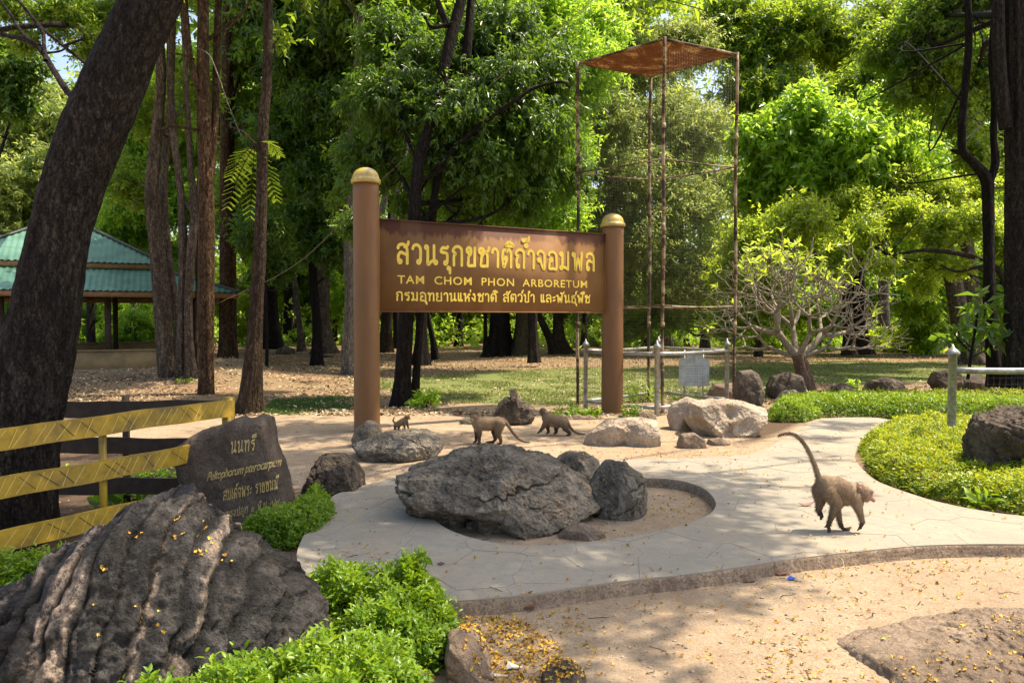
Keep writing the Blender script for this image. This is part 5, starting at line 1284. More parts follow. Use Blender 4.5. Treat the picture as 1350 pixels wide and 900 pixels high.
tree('broad bright tree low behind the leaning pale trunks', [[(1215, 462, 33, 8), (1212, 400, 33, 6), (1210, 320, 33, 5)]], BARK_DARK, [(1190, 380, 30, 40), (1240, 400, 30, 34), (1140, 400, 30, 34), (1230, 330, 30, 44), (1290, 390, 31, 34), (1335, 360, 31, 40), (1170, 330, 31, 40), (1090, 400, 31, 34), (1330, 280, 31, 44), (1280, 310, 31, 40)], GREEN_BRIGHT, 5200, L=.21, W=.09, seed=131, lumps=11)
tree('bright tree low behind the cage tower, left of the frangipani', [[(930, 462, 35, 7), (930, 400, 35, 6), (932, 340, 35, 4)]], BARK_DARK, [(940, 400, 32, 36), (990, 380, 32, 34), (880, 410, 32, 30), (1030, 410, 32, 30), (830, 420, 33, 28), (960, 330, 33, 36), (1000, 300, 33, 36)], GREEN_BRIGHT, 3600, L=.22, W=.09, seed=133, lumps=10)
tree('shady tree low behind the wide trunks under the sign board', [[(720, 460, 42, 7), (720, 400, 42, 6), (720, 330, 42, 4)]], BARK_BLACK, [(600, 400, 42, 30), (650, 390, 42, 30), (700, 400, 42, 30), (750, 400, 42, 30), (780, 420, 40, 24), (560, 400, 43, 30), (500, 400, 43, 34), (800, 340, 41, 34)], GREEN_MID, 3400, L=.26, W=.11, seed=135, lumps=10)
tree('dark tree low behind the slim brown tree', [[(330, 462, 40, 7), (330, 400, 40, 6), (332, 330, 40, 4)]], BARK_BLACK, [(320, 390, 40, 34), (370, 350, 40, 36), (450, 380, 40, 36), (280, 380, 41, 34), (410, 330, 40, 30), (470, 330, 40, 34)], GREEN_MID, 3200, L=.26, W=.11, seed=137, lumps=10)
tree('green tree behind the pavilion posts', [[(120, 462, 40, 7), (120, 420, 40, 6), (120, 380, 40, 4)]], BARK_BLACK, [(100, 410, 38, 30), (150, 400, 38, 30), (200, 410, 38, 30), (60, 400, 38, 30), (240, 400, 38, 30), (20, 400, 38, 30)], GREEN_BRIGHT, 2600, L=.24, W=.10, seed=139, lumps=10)
# left distance
tree('pale green tree beyond the pavilion, seen left of the leaning trunk', [[(70, 452, 40, 8), (70, 300, 40, 6), (66, 180, 40, 4)]], BARK_GREY, [(30, 250, 36, 50), (80, 230, 37, 44), (20, 180, 38, 44), (75, 165, 38, 40), (110, 280, 37, 40), (5, 300, 36, 40), (60, 130, 39, 30)], GREEN_PALE, 6000, L=.24, W=.10, seed=81, lumps=12)
tree('bright yellow green tree showing over the pavilion roof', [[(178, 450, 36, 6), (176, 330, 36, 5), (180, 200, 36, 4)]], BARK_GREY, [(180, 120, 30, 46), (165, 200, 30, 40), (185, 270, 30, 40), (160, 300, 31, 30), (235, 180, 31, 46), (250, 260, 31, 40), (240, 100, 31, 40), (240, 340, 32, 30)], GREEN_BRIGHT, 7500, L=.21, W=.085, seed=83, lumps=11)
tree('dark leafy tree at the far left edge behind the leaning trunk', [[(-60, 470, 22, 12), (-55, 300, 22, 9), (-30, 150, 22, 6)]], BARK_DARK, [(0, 115, 19, 26), (25, 85, 19, 20), (-10, 60, 19, 30), (20, 135, 19, 18)], GREEN_DARK, 1500, L=.15, W=.06, seed=85)
tree('thin leaved branches of a tall tree against the sky at top left', [[(120, 452, 33, 7), (118, 300, 33, 5), (122, 140, 28, 5), (132, 70, 22, 4), (128, 38, 17, 5), (90, 33, 14, 5), (50, 33, 13, 4), (-20, 42, 13, 4), (-80, 60, 13, 3)],
     [(128, 38, 17, 3), (165, 36, 16, 4), (130, 10, 15, 4), (80, 2, 14, 3)], [(50, 33, 13, 2.5), (80, 58, 13, 2.5), (105, 78, 13, 2.2), (125, 95, 13, 1.6)], [(85, 60, 13, 2), (100, 55, 13, 2), (112, 48, 13, 1.4), (100, 35, 13, 1)], [(60, 70, 13, 1.6), (78, 68, 13, 1.6), (90, 62, 13, 1.2)]],
     BARK_DARK, [(95, 12, 14, 20), (140, 20, 15, 22), (60, 18, 14, 14), (30, 50, 14, 12), (20, 8, 14, 16), (120, 50, 14, 12), (150, 45, 15, 12), (75, 42, 14, 8), (110, 68, 14, 6)], GREEN_MID, 1500, L=.085, W=.035, tw=.22, droop=.1, seed=87, limb=False, flare=0, seg=12)
# right side
tree('pale feathery tree seen through the cage tower', [[(880, 458, 36, 7), (878, 330, 36, 6), (870, 200, 36, 4)]], BARK_GREY, [(800, 150, 30, 44), (830, 230, 30, 50), (880, 160, 31, 50), (790, 300, 31, 44), (850, 320, 30, 50), (910, 260, 30, 46), (930, 170, 31, 40), (900, 370, 30, 40), (800, 380, 31, 36), (840, 80, 32, 44), (900, 60, 33, 44), (940, 340, 30, 30), (955, 240, 31, 30)], GREEN_PALE, 11000, L=.17, W=.055, droop=.5, grav=.5, seed=91, lumps=11)
tree('tall dark tree crown at the top, right of the cage tower', [[(1040, 462, 38, 8), (1038, 300, 38, 6), (1040, 120, 38, 5)]], BARK_DARK, [(1000, 60, 34, 50), (1060, 30, 34, 50), (1120, 60, 34, 46), (980, 130, 33, 36), (1040, 120, 33, 40), (960, 20, 35, 44), (1180, 30, 34, 46)], GREEN_MID, 6500, L=.23, W=.085, seed=93, lumps=10, high=[])
tree('sunlit broad leaved tree with bright clumps above the frangipani', [[(1120, 468, 28, 8), (1116, 380, 28, 7), (1110, 280, 28, 6), (1106, 180, 28, 4)]], BARK_DARK, [(1010, 180, 23, 32), (1060, 150, 23, 36), (1110, 190, 22.5, 44), (1160, 160, 23, 38), (1195, 210, 23, 40), (1060, 230, 23, 40), (1130, 260, 23, 42), (1010, 250, 23.5, 32), (1220, 270, 23.5, 34), (1085, 300, 24, 34), (1180, 310, 24, 30)], GREEN_BRIGHT, 7000, L=.23, W=.10, tw=.4, droop=.35, grav=.45, seed=95, lumps=12)
tree('yellow green bushy tree behind the frangipani branches', [[(1000, 470, 24, 5), (1000, 420, 24, 4), (1010, 330, 24, 3)]], BARK_BROWN, [(1000, 320, 20, 34), (1050, 290, 20, 30), (1000, 400, 20.5, 30), (970, 360, 20.5, 26), (1090, 340, 20.5, 28), (960, 420, 21, 20)], GREEN_LIME, 4200, L=.13, W=.055, seed=97, lumps=10)
tree('dark double trunk standing alone behind the frangipani, right of its crown', [[(1136, 467, 29, 13), (1134, 420, 29, 9), (1132, 350, 29, 9), (1132, 250, 29, 8)], [(1124, 466, 29.3, 8), (1122, 400, 29.3, 7), (1124, 300, 29.4, 6)]], BARK_BLACK, [(1140, 120, 30, 40)], GREEN_MID, 900, L=.24, W=.1, seed=99, high=[])
tree('grey trunk hung with creepers left of the leaning pale trunks', [[(1166, 430, 27, 9), (1165, 380, 27, 8), (1166, 320, 27, 8), (1165, 200, 27, 7)]], BARK_GREY, [(1170, 90, 27, 34)], GREEN_DARK, 700, L=.2, W=.08, seed=101)
tree('pair of thick pale trunks leaning left, behind the dark twisted tree', [[(1278, 480, 25, 20), (1270, 450, 25, 14), (1262, 400, 25, 13), (1252, 350, 25, 11), (1240, 290, 25, 9), (1228, 180, 25, 7)], [(1288, 476, 25.4, 16), (1284, 430, 25.4, 13), (1278, 370, 25.4, 12), (1274, 320, 25.4, 11), (1272, 200, 25.5, 8)]], BARK_PALE,
     [(1240, 70, 25, 60), (1300, 120, 25, 50), (1200, 120, 25, 40), (1290, 220, 25.5, 40), (1340, 200, 25.5, 50)], GREEN_MID, 4200, L=.2, W=.08, seed=103, rib=.25, name='leaning_pair_tree', high=[])
tree('thick ribbed trunk at the right edge of the picture', [[(1342, 535, 13.9, 26), (1342, 490, 13.9, 20), (1342, 420, 13.9, 19), (1343, 330, 13.9, 18), (1344, 220, 13.9, 18), (1344, 100, 13.9, 19), (1342, 0, 13.9, 18), (1342, -90, 14, 14)],
     [(1326, 170, 13.8, 9), (1318, 90, 13.8, 9), (1316, 20, 13.8, 9), (1318, -60, 13.8, 7)]], BARK_DARK,
     [(1290, -20, 18.5, 50), (1340, 60, 19, 40), (1240, 20, 19, 36), (1215, 70, 19, 26), (1290, 90, 19, 26)], GREEN_DARK, 2200, L=.13, W=.055, seed=105, rib=.28, bark=.09, seg=48, rings=80, name='edge_tree', flare=.3)
tree('dark twisted tree forking low, just left of the thick right edge trunk', [[(1316, 508, 14.8, 14), (1309, 460, 14.8, 10), (1305, 400, 14.8, 9), (1304, 330, 14.8, 8), (1303, 260, 14.8, 9), (1300, 235, 14.8, 9), (1284, 215, 14.8, 7), (1270, 200, 14.8, 6), (1268, 170, 14.8, 5.5), (1272, 120, 14.8, 5), (1277, 60, 14.8, 5), (1276, 0, 14.8, 4.5), (1272, -70, 14.9, 3)],
     [(1303, 245, 14.8, 6), (1312, 215, 14.8, 6), (1310, 180, 14.8, 5), (1311, 130, 14.8, 5), (1308, 70, 14.8, 5.5), (1314, 0, 14.8, 5), (1318, -60, 14.9, 3)],
     [(1270, 202, 14.8, 4), (1262, 200, 14.8, 3.5), (1254, 198, 14.8, 2)]], BARK_BLACK,
     [(1240, 90, 19, 26), (1200, 110, 19.5, 28), (1260, 150, 19, 20), (1180, 60, 20, 30), (1225, 30, 19, 30), (1290, 200, 19, 20)], GREEN_MID, 2600, L=.13, W=.055, droop=.4, seed=107, rib=.2, seg=28, rings=110, name='twisted_tree', limb=True)
tree('spreading low boughs with yellow green leaves above the right hand rocks', [[(1345, 470, 19, 7), (1335, 400, 19, 6), (1310, 350, 19, 4), (1270, 336, 19, 4), (1220, 330, 19, 3), (1170, 338, 19, 2)], [(1310, 350, 19, 3), (1290, 352, 19, 2.6), (1262, 358, 19, 2), (1240, 350, 19, 1.5)]], BARK_DARK,
     [(1140, 300, 20, 24, 16), (1190, 285, 20.6, 28, 20), (1245, 300, 19.8, 28, 22), (1290, 290, 19.6, 26, 20), (1165, 345, 19.6, 16, 9), (1222, 345, 19.5, 20, 12), (1330, 320, 19.2, 24, 20), (1120, 262, 21.5, 20, 16), (1250, 262, 22, 28, 22), (1195, 240, 22, 26, 20), (1215, 378, 20, 16, 10), (1290, 245, 22, 24, 18), (1265, 350, 19.4, 16, 9)], GREEN_LIME, 3000, L=.12, W=.052, tw=.25, droop=.1, grav=.1, seed=109, flare=0)

# frangipani: candelabra branching
def frangipani():
    rs = np.random.RandomState(77); base = at(1063, 519, 15.3); bz = gzs(base[0], base[1]); root = empty('frangipani_tree', (base[0], base[1], bz)); tag(root, 'bare branched frangipani with knobbly pale candelabra branches and green tip leaves', 'tree')
    V, F = trunk_mesh([(base[0] + .03, base[1], bz - .1, .17), (base[0], base[1], bz + .15, .15), (base[0] - .06, base[1], bz + .4, .14), (base[0] - .17, base[1], bz + .75, .12)], 24, 30, .2, .08, .3, .2, 5)
    o = mk('trunk', V, F, m_bark('bark_frangipani_trunk', (.14, .08, .055), (.38, .27, .19), 14), None, True); reloc(o, root)
    tips = []; m = [MB()]
    def grow(p, d, L, r, lev):
        d = d / np.linalg.norm(d); e = p + d * L; bend = np.array([0, 0, .13 * L]) + rs.normal(size=3) * .05 * L
        mid = p + d * L * .5 - bend * .5; C = catmull([p, mid, e], 7); r1 = r * (.80 if lev else .75)
        m[0].tube(C, np.r_[np.linspace(r, r1, 6), r1 * 1.04], 9 if lev < 2 else 6)
        dd = C[-1] - C[-2]; dd /= np.linalg.norm(dd)
        if lev >= 6 or r1 < .0085: tips.append((e, dd)); return
        k = 3 if rs.rand() < .46 else 2
        az = rs.uniform(0, 6.28)
        ref = np.cross(dd, [0.3, .2, 1.]); ref /= np.linalg.norm(ref); w = np.cross(dd, ref)
        for i in range(k):
            a = az + i * 2 * math.pi / k + rs.uniform(-.3, .3); s = rs.uniform(.6, 1.0)
            nd = dd * .85 + (ref * math.cos(a) + w * math.sin(a)) * s
            nd[2] = nd[2] * .9 + (.12 if lev > 2 else .02)
            if nd[2] < -.25: nd[2] = -.1
            grow(e, nd, L * rs.uniform(.74, .94), r1 * rs.uniform(.74, .84), lev + 1)
    top = np.array([base[0] - .17, base[1], bz + .72]); 
    for d, L, r in (((-.55, -.1, .62), .62, .085), ((.75, .15, .62), .66, .080), ((-.05, .35, .9), .62, .07), ((.25, -.45, .8), .56, .06), ((-1.0, .1, .32), .55, .055), ((1.0, -.2, .35), .55, .05)):
        m[0] = MB(); grow(top, np.array(d), L, r, 0); o = m[0].build('branch', BARK_FRANGI, None, True); reloc(o, root)
    P = np.array([t[0] for t in tips]); D = np.array([t[1] for t in tips]); print('frangipani tips', len(P))
    zc = bz + 1.9; keep = rs.uniform(size=len(P)) < np.clip((P[:, 2] - zc) / 1.5, .06, .7)
    V, F, rnd, two = shoots(P[keep], D[keep], .05, 6, .15, .05, rs, spread=.9, grav=0, fine=True); o = leaf_object('leaves', V, F, np.clip(rnd * .5 + .45, 0, 1), two, GREEN_LIME, None); reloc(o, root)
frangipani()

# far wood closing the view: one mass nobody could count
rs = np.random.RandomState(55); bl = []
for k in range(640):
    x = rs.uniform(-66, 66); Y = rs.uniform(56, 84); px = 675 + x / Y * FPX
    top = np.interp(px, [-400, 0, 130, 200, 300, 420, 1350, 2000], [10, 17, 17.5, 24, 27, 30, 31, 20])
    bl.append((x, Y, rs.uniform(1, top) , rs.uniform(2.2, 4.2), rs.uniform(1.8, 3.2)))
for k in range(150):
    x = rs.uniform(-60, 60); Y = rs.uniform(56, 60); bl.insert(rs.randint(0, 300), (x, Y, rs.uniform(.3, 4.5), rs.uniform(1.6, 2.6), rs.uniform(1.2, 2)))
for kk, (sub, mt) in enumerate(((bl[:200], GREEN_BRIGHT), (bl[200:360], GREEN_MID), (bl[360:], GREEN_PALE))):
    V, F, rnd, two = cloud(np.array(sub), 11000, rs, .5, .24, 1.2, 8, .3)
    o = leaf_object('far_wood', V, F, rnd, two, mt, None); o['kind'] = 'stuff'; o['label'] = ['distant bright green wood closing the clearing', 'distant mid green wood closing the clearing', 'distant pale green wood closing the clearing'][kk]
    o['category'] = 'far wood'
# undergrowth along the far side of the clearing
bl = []
for k in range(420):
    Y = rs.uniform(36, 54); x = rs.uniform(-36, 40); h = rs.uniform(.5, 1.5) * (1.25 if x > 5 else .85)
    bl.append((x, Y, h * .55, rs.uniform(.7, 1.6), h * .6))
V, F, rnd, two = cloud(np.array(bl), 12500, rs, .22, .11, .4, 8, .1)
o = leaf_object('undergrowth', V, F, rnd, two, GREEN_BRIGHT, None); tag(o, 'low bright undergrowth along the far edge of the clearing', 'undergrowth', kind='stuff')
# ------------------------------------------------------------------ clipped hedges and small plants
def edge_dist(x, y, poly):
    d = np.full(len(x), 1e9); P = np.asarray(poly); n = len(P)
    for i in range(n):
        a = P[i]; b = P[(i + 1) % n]; e = b - a; t = np.clip(((x - a[0]) * e[0] + (y - a[1]) * e[1]) / (e @ e + 1e-12), 0, 1)
        d = np.minimum(d, np.hypot(x - a[0] - e[0] * t, y - a[1] - e[1] * t))
    return d
def hedge(label, poly, h, nsh, L, W, mat, seed, z0=0.0, edge=.16, lumps=.25, k=7, tw=.07, fine=True, cat='hedge', name='hedge', lf=3.0, lean=0):
    rs = np.random.RandomState(seed); P = np.asarray(poly)[:, :2]; c = P.mean(0); root = empty(name, (c[0], c[1], z0)); tag(root, label, cat)
    lo, hi = P.min(0), P.max(0); N = nsh * 4
    x = rs.uniform(lo[0], hi[0], N * 2); y = rs.uniform(lo[1], hi[1], N * 2); ok = inpoly(x, y, P); x, y = x[ok][:N], y[ok][:N]
    e = edge_dist(x, y, P); q = np.stack([x * lf, y * lf, x * 0 + seed], -1); nz = fbm(q, 3)
    H = h * (1 + lumps * nz) * np.clip(e / edge, 0.02, 1) ** .45
    # surface weighting: more shoots where the flank is steep
    w = 1 + 2.2 * (e < edge * .8); pick = rs.uniform(size=len(x)) < w / w.max() * .9; x, y, e, H = x[pick][:nsh], y[pick][:nsh], e[pick][:nsh], H[pick][:nsh]
    g = np.zeros((len(x), 2)); eps = .02
    g[:, 0] = (edge_dist(x + eps, y, P) - edge_dist(x - eps, y, P)) / (2 * eps); g[:, 1] = (edge_dist(x, y + eps, P) - edge_dist(x, y - eps, P)) / (2 * eps)
    side = np.clip(1 - e / edge, 0, 1); u = rs.uniform(size=len(x))
    z = H * np.where(side > .15, .25 + .75 * u ** .7, 1 - .25 * u ** 2)
    ax = np.stack([-g[:, 0] * side * 1.2, -g[:, 1] * side * 1.2, np.full(len(x), .9)], -1) + rs.normal(size=(len(x), 3)) * .35
    base = np.stack([x, y, z0 + z], -1) - ax / np.linalg.norm(ax, axis=1)[:, None] * tw
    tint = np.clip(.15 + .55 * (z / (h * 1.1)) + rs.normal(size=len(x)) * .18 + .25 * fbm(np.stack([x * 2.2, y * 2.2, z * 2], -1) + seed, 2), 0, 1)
    out = rs.uniform(size=len(x)) < .04; ln = np.full(len(x), tw); ln[out] *= 1.8
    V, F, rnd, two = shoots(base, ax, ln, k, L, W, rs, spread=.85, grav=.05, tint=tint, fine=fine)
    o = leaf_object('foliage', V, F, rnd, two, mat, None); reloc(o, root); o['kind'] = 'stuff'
    m = MB()
    for i in rs.choice(len(x), min(len(x), int(160 * min(3, (hi - lo).prod()) + 40)), replace=False):
        b = np.array([x[i] + rs.normal() * .03, y[i] + rs.normal() * .03, z0 - .02]); m.tube([b, (b + base[i]) / 2 + rs.normal(size=3) * .015, base[i]], [.005, .004, .002], 4, cap=False)
    o = m.build('stems', BARK_BROWN, None); reloc(o, root); o['kind'] = 'stuff'
    return root
G2 = lambda px, py, z=0: gp(px, py, z)[:2]
hedge('bright green hedge mound at the bottom, upper right lobe beside the concrete path', [(-1.10, 3.72), (-1.0, 3.98), (-.72, 4.10), (-.46, 4.06), (-.29, 3.86), (-.225, 3.55), (-.33, 3.30), (-.62, 3.22), (-.80, 3.36), (-.95, 3.6)], .30, 3300, .032, .014, HEDGE_G, 1, tw=.065, lumps=.55, lf=5)
hedge('bright green hedge mound along the bottom edge, in front of the fluted boulder', [(-1.35, 2.42), (-1.42, 2.66), (-1.22, 2.86), (-.98, 3.02), (-.78, 3.28), (-.42, 3.26), (-.30, 3.0), (-.36, 2.7), (-.5, 2.42)], .28, 4100, .032, .014, HEDGE_G, 2, tw=.065, lumps=.55, lf=5)
hedge('small bright hedge curling round the right foot of the inscribed stone', [(-1.80, 5.12), (-1.62, 5.04), (-1.42, 5.1), (-1.27, 5.35), (-1.27, 5.8), (-1.4, 6.15), (-1.62, 6.1), (-1.58, 5.75), (-1.66, 5.5), (-1.82, 5.36)], .25, 1900, .030, .013, HEDGE_G, 3, tw=.05, lumps=.25, edge=.14)
hedge('dark green hedge between the yellow fence and the fluted boulder', [(-3.7, 3.9), (-3.7, 4.25), (-2.9, 4.32), (-2.35, 4.45), (-2.05, 4.4), (-2.15, 4.15), (-2.6, 4.0), (-3.0, 3.92)], .27, 1900, .034, .014, HEDGE_G, 4, tw=.06, lumps=.3)
hedge('low green hedge at the far left bottom behind the fluted boulder', [(-3.2, 3.72), (-2.5, 3.85), (-2.1, 3.88), (-2.05, 3.74), (-2.5, 3.66), (-3.2, 3.6)], .16, 700, .034, .014, HEDGE_G, 44, tw=.06)
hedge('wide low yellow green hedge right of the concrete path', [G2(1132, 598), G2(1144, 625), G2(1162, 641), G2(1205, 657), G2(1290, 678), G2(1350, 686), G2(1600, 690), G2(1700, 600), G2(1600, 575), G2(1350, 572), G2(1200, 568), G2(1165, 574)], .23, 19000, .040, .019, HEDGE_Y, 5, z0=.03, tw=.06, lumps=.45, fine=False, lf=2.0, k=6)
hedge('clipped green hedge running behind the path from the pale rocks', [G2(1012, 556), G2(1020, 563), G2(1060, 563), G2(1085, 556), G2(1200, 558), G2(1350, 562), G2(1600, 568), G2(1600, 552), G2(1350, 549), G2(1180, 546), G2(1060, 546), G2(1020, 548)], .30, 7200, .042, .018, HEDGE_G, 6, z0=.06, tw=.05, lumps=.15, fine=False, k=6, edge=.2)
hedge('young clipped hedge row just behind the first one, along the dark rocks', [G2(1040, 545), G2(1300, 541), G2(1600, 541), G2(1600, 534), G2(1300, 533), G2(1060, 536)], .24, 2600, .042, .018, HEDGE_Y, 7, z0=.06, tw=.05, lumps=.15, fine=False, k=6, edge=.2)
def plant(label, px, py, h, r, nsh, L, W, mat, seed, z=0.06, name='small_plant', droop=.1, k=7, cat='plant'):
    b = gp(px, py, z); rs = np.random.RandomState(seed); root = empty(name, (b[0], b[1], z)); tag(root, label, cat)
    d = rs.normal(size=(nsh, 3)); d /= np.linalg.norm(d, axis=1)[:, None]; d[:, 2] = np.abs(d[:, 2]); p = b + d * np.array([r, r * .7, h]) * rs.uniform(.35, 1, (nsh, 1)); p[:, 2] = np.maximum(p[:, 2], z + .02)
    V, F, rnd, two = shoots(p - d * L * .5, d + [0, 0, .3 - droop], L * 1.2, k, L, W, rs, .9, droop, fine=True); o = leaf_object('leaves', V, F, rnd, two, mat, None); reloc(o, root)
    m = MB()
    for i in range(0, nsh, 2): m.tube([b + rs.normal(size=3) * [.02, .02, 0], (b + p[i]) / 2 + rs.normal(size=3) * .01, p[i]], [.006, .004, .002], 4)
    o = m.build('stem', BARK_BROWN, None); reloc(o, root)
plant('leafy sapling clump sprouting beside the dark trunk behind the sign', 562, 537, .30, .26, 26, .11, .042, GREEN_BRIGHT, 11, droop=.3)
plant('low bright plant left of the right sign post, by the pebbles', 757, 548, .14, .30, 44, .055, .026, HEDGE_G, 12)
plant('low bright plant hard against the left side of the right sign post', 782, 550, .12, .16, 24, .05, .024, HEDGE_G, 13)
plant('low bright plant right of the right sign post', 836, 550, .16, .22, 36, .055, .026, HEDGE_G, 14)
plant('sparse long leaved plant inside the cage fence', 850, 530, .36, .30, 16, .15, .035, GREEN_MID, 15, droop=.3)
plant('dark leaved plant inside the cage fence beneath the plaque', 905, 532, .18, .3, 26, .07, .03, GREEN_DARK, 16)
plant('small bush at the foot of the pale ribbed stems', 247, 513, .20, .24, 30, .09, .045, GREEN_MID, 17, name='small_bush')
plant('leafy weed right of the frangipani trunk among the dark rocks', 1122, 521, .28, .25, 22, .10, .045, GREEN_BRIGHT, 18)
plant('leafy weed left of the frangipani trunk', 1010, 524, .22, .2, 16, .09, .04, GREEN_MID, 19)
plant('green weed inside the yellow fence near its corner', 205, 632, .12, .18, 26, .05, .022, GREEN_BRIGHT, 20, z=0)
plant('green weed inside the yellow fence behind the top board', 90, 640, .14, .2, 26, .05, .022, GREEN_BRIGHT, 21, z=0)
plant('broad leaved plant inside the fence low beside the trunk', 170, 668, .14, .18, 12, .12, .06, GREEN_DARK, 22, z=0)
plant('rosette of broad pale leaves at the front edge of the yellow hedge', 1283, 672, .06, .12, 5, .11, .045, HEDGE_G, 23, z=0.04)
plant('bright shoot standing up from the edge of the fluted boulder hedge', 398, 822, .16, .06, 5, .075, .03, GREEN_BRIGHT, 24, z=0.1)
# dark sapling behind the right rail fence
tree('young sapling with big dark leaves right of the rail fence post', [[(1276, 500, 14, 2.6), (1280, 470, 14, 2.4), (1285, 440, 14, 2), (1290, 405, 14, 1.5)], [(1281, 465, 14, 1.6), (1268, 452, 14, 1.3), (1258, 440, 14, 1)]], BARK_BLACK,
     [(1262, 440, 14, 14), (1290, 430, 14, 16), (1308, 452, 14, 12), (1295, 410, 14, 10)], GREEN_DARK, 26, L=.24, W=.11, tw=.2, k=6, droop=.2, seed=121, name='sapling', lumps=4, flare=0, limb=True)
for k, (px, py, Y, w, h, wh) in enumerate(((1195, 468, 34, 70, 34, 'bright shrub in the middle of the right hand clearing edge'), (1155, 462, 36, 44, 26, 'bright shrub left of the wide clearing edge shrub'), (1225, 446, 31, 40, 40, 'tall bright shrub just left of the leaning pale trunks'),
        (1330, 462, 30, 40, 30, 'shrub behind the thick right edge trunk'), (1080, 458, 34, 40, 26, 'shrub behind the frangipani crown at right'), (1010, 456, 36, 40, 30, 'shrub behind the left frangipani branches'), (800, 455, 38, 40, 28, 'bright shrub seen between tower pole and right sign post'),
        (865, 458, 37, 36, 26, 'bright shrub seen behind the cage fence'), (565, 452, 42, 30, 24, 'bright shrub seen under the sign board, left'), (610, 452, 45, 24, 20, 'bright shrub seen under the sign board, middle'), (175, 455, 34, 30, 26, 'bright shrub seen through the pavilion'),
        (140, 470, 34, 26, 18, 'low shrub seen through the pavilion, left'), (332, 448, 38, 34, 34, 'bright shrub left of the slim brown tree'), (400, 425, 40, 30, 34, 'bright foliage clump left of the pale buttressed trunk'), (440, 420, 38, 26, 50, 'bright tall shrub behind the pale buttressed trunk'), (372, 400, 42, 24, 50, 'bright tall shrub behind the thin left sapling'))):
    rs = np.random.RandomState(300 + k); c = at(px, py - h * .7, Y); s = Y / FPX; root = empty('shrub', (c[0], Y, gzs(c[0], Y))); tag(root, wh, 'shrub')
    lb = lump([(c[0] + dx * s * w * .6, Y + rs.uniform(-1, 1), c[2] + dz * s * h, s * w * .5, s * h * .6) for dx, dz in ((-.6, -.2), (0, .1), (.6, -.1), (.1, .5), (-.2, -.5))], rs, 7)
    V, F, rnd, two = cloud(lb, 900, rs, .17, .075, .3, 8, .15); o = leaf_object('foliage', V, F, rnd, two, GREEN_BRIGHT if k % 3 else GREEN_LIME, None); reloc(o, root)
    m = MB(); g0 = np.array([c[0], Y, gzs(c[0], Y)])
    for b in lb[::3]: m.tube(catmull([g0 + rs.normal(size=3) * [.1, .1, 0], (g0 + b[:3]) / 2 + rs.normal(size=3) * .1, b[:3]], 6), np.linspace(.03, .01, 6), 4)
    o = m.build('stems', BARK_BROWN, None); reloc(o, root)

# ------------------------------------------------------------------ what lies on the ground
bpy.context.view_layer.update(); _dg = bpy.context.evaluated_depsgraph_get()
RT = [(o, BVHTree.FromObject(o, _dg), o.matrix_world.inverted(), o.matrix_world) for o in ROCKS]
def drop(x, y):
    """top surface under (x,y): height and normal"""
    z = gzs(x, y); n = Vector((0, 0, 1))
    if on_path(np.array([x]), np.array([y]))[0]: z = ZP + .001
    for o, t, inv, mw in RT:
        if abs(o.location.x - x) > 2.2 or abs(o.location.y - y) > 1.2: continue
        h = t.ray_cast(inv @ Vector((x, y, 4)), Vector((0, 0, -1)))
        if h[0] is not None:
            zz = (mw @ h[0]).z
            if zz > z: z, n = zz, h[1]
    return z, n
YEL = [m_plain('petal_yellow', (.56, .35, .03), .6, .25, 30, 0), m_plain('petal_ochre', (.42, .21, .02), .7, .3, 30, 0)]
def petals(name, label, pts, size, mats, seed, cat):
    rs = np.random.RandomState(seed); groups = {0: [], 1: []}
    for x, y in pts:
        z, n = drop(x, y)
        if n.z < .35: continue
        groups[int(rs.uniform() < .5)].append((x, y, z + .003, n))
    for gi, lst in groups.items():
        if not lst: continue
        V = []; F = []
        for x, y, z, n in lst:
            s = size * rs.uniform(.6, 1.35); k = 5; a0 = rs.uniform(0, 6.28); c = np.array([x, y, z]); nn = np.array(n) + rs.normal(size=3) * .25; nn /= np.linalg.norm(nn); u = np.cross(nn, [.3, .9, .1]); u /= np.linalg.norm(u); v = np.cross(nn, u); b = len(V)
            V.append(c + nn * .001)
            for i in range(k * 2): a = a0 + i * math.pi / k; r = s * (1 if i % 2 else .45) * rs.uniform(.7, 1.1); V.append(c + (u * math.cos(a) + v * math.sin(a)) * r + nn * (abs(rs.normal()) * s * .45))
            F += [(b, b + 1 + i, b + 1 + (i + 1) % (2 * k)) for i in range(2 * k)]
        o = mk(name, np.array(V), np.array(F), mats[gi]); tag(o, label[gi], cat, kind='stuff')
rs = np.random.RandomState(9); pts = []
def area(poly_px, n, z=0, jit=None):
    P = np.array([gp(a, b, z)[:2] for a, b in poly_px]); lo, hi = P.min(0), P.max(0); k = 0
    # clustered scatter
    cen = rs.uniform(lo, hi, (max(4, n // 9), 2))
    tries = 0
    while k < n and tries < n * 30:
        tries += 1; p = rs.uniform(lo, hi) if rs.rand() < .45 else cen[rs.randint(len(cen))] + rs.normal(size=2) * .10
        if inpoly(np.array([p[0]]), np.array([p[1]]), P)[0]: pts.append(tuple(p)); k += 1
area([(606, 815), (640, 812), (690, 818), (735, 850), (770, 900), (780, 930), (610, 930), (606, 860)], 950)
area([(620, 805), (760, 800), (800, 860), (700, 880)], 110)
area([(400, 760), (420, 660), (520, 630), (640, 615), (1000, 600), (1120, 600), (1350, 680), (1350, 715), (900, 750), (610, 785)], 420, .08)
area([(860, 640), (930, 650), (930, 680), (800, 705), (780, 690)], 110)
area([(600, 800), (900, 765), (1350, 735), (1350, 800), (1000, 930), (760, 930)], 330)
area([(990, 930), (1010, 850), (1090, 820), (1110, 930)], 90)
area([(1110, 850), (1250, 815), (1350, 800), (1400, 930), (1110, 930)], 260, .15)
area([(1040, 745), (1350, 733), (1350, 750), (1040, 765)], 90)
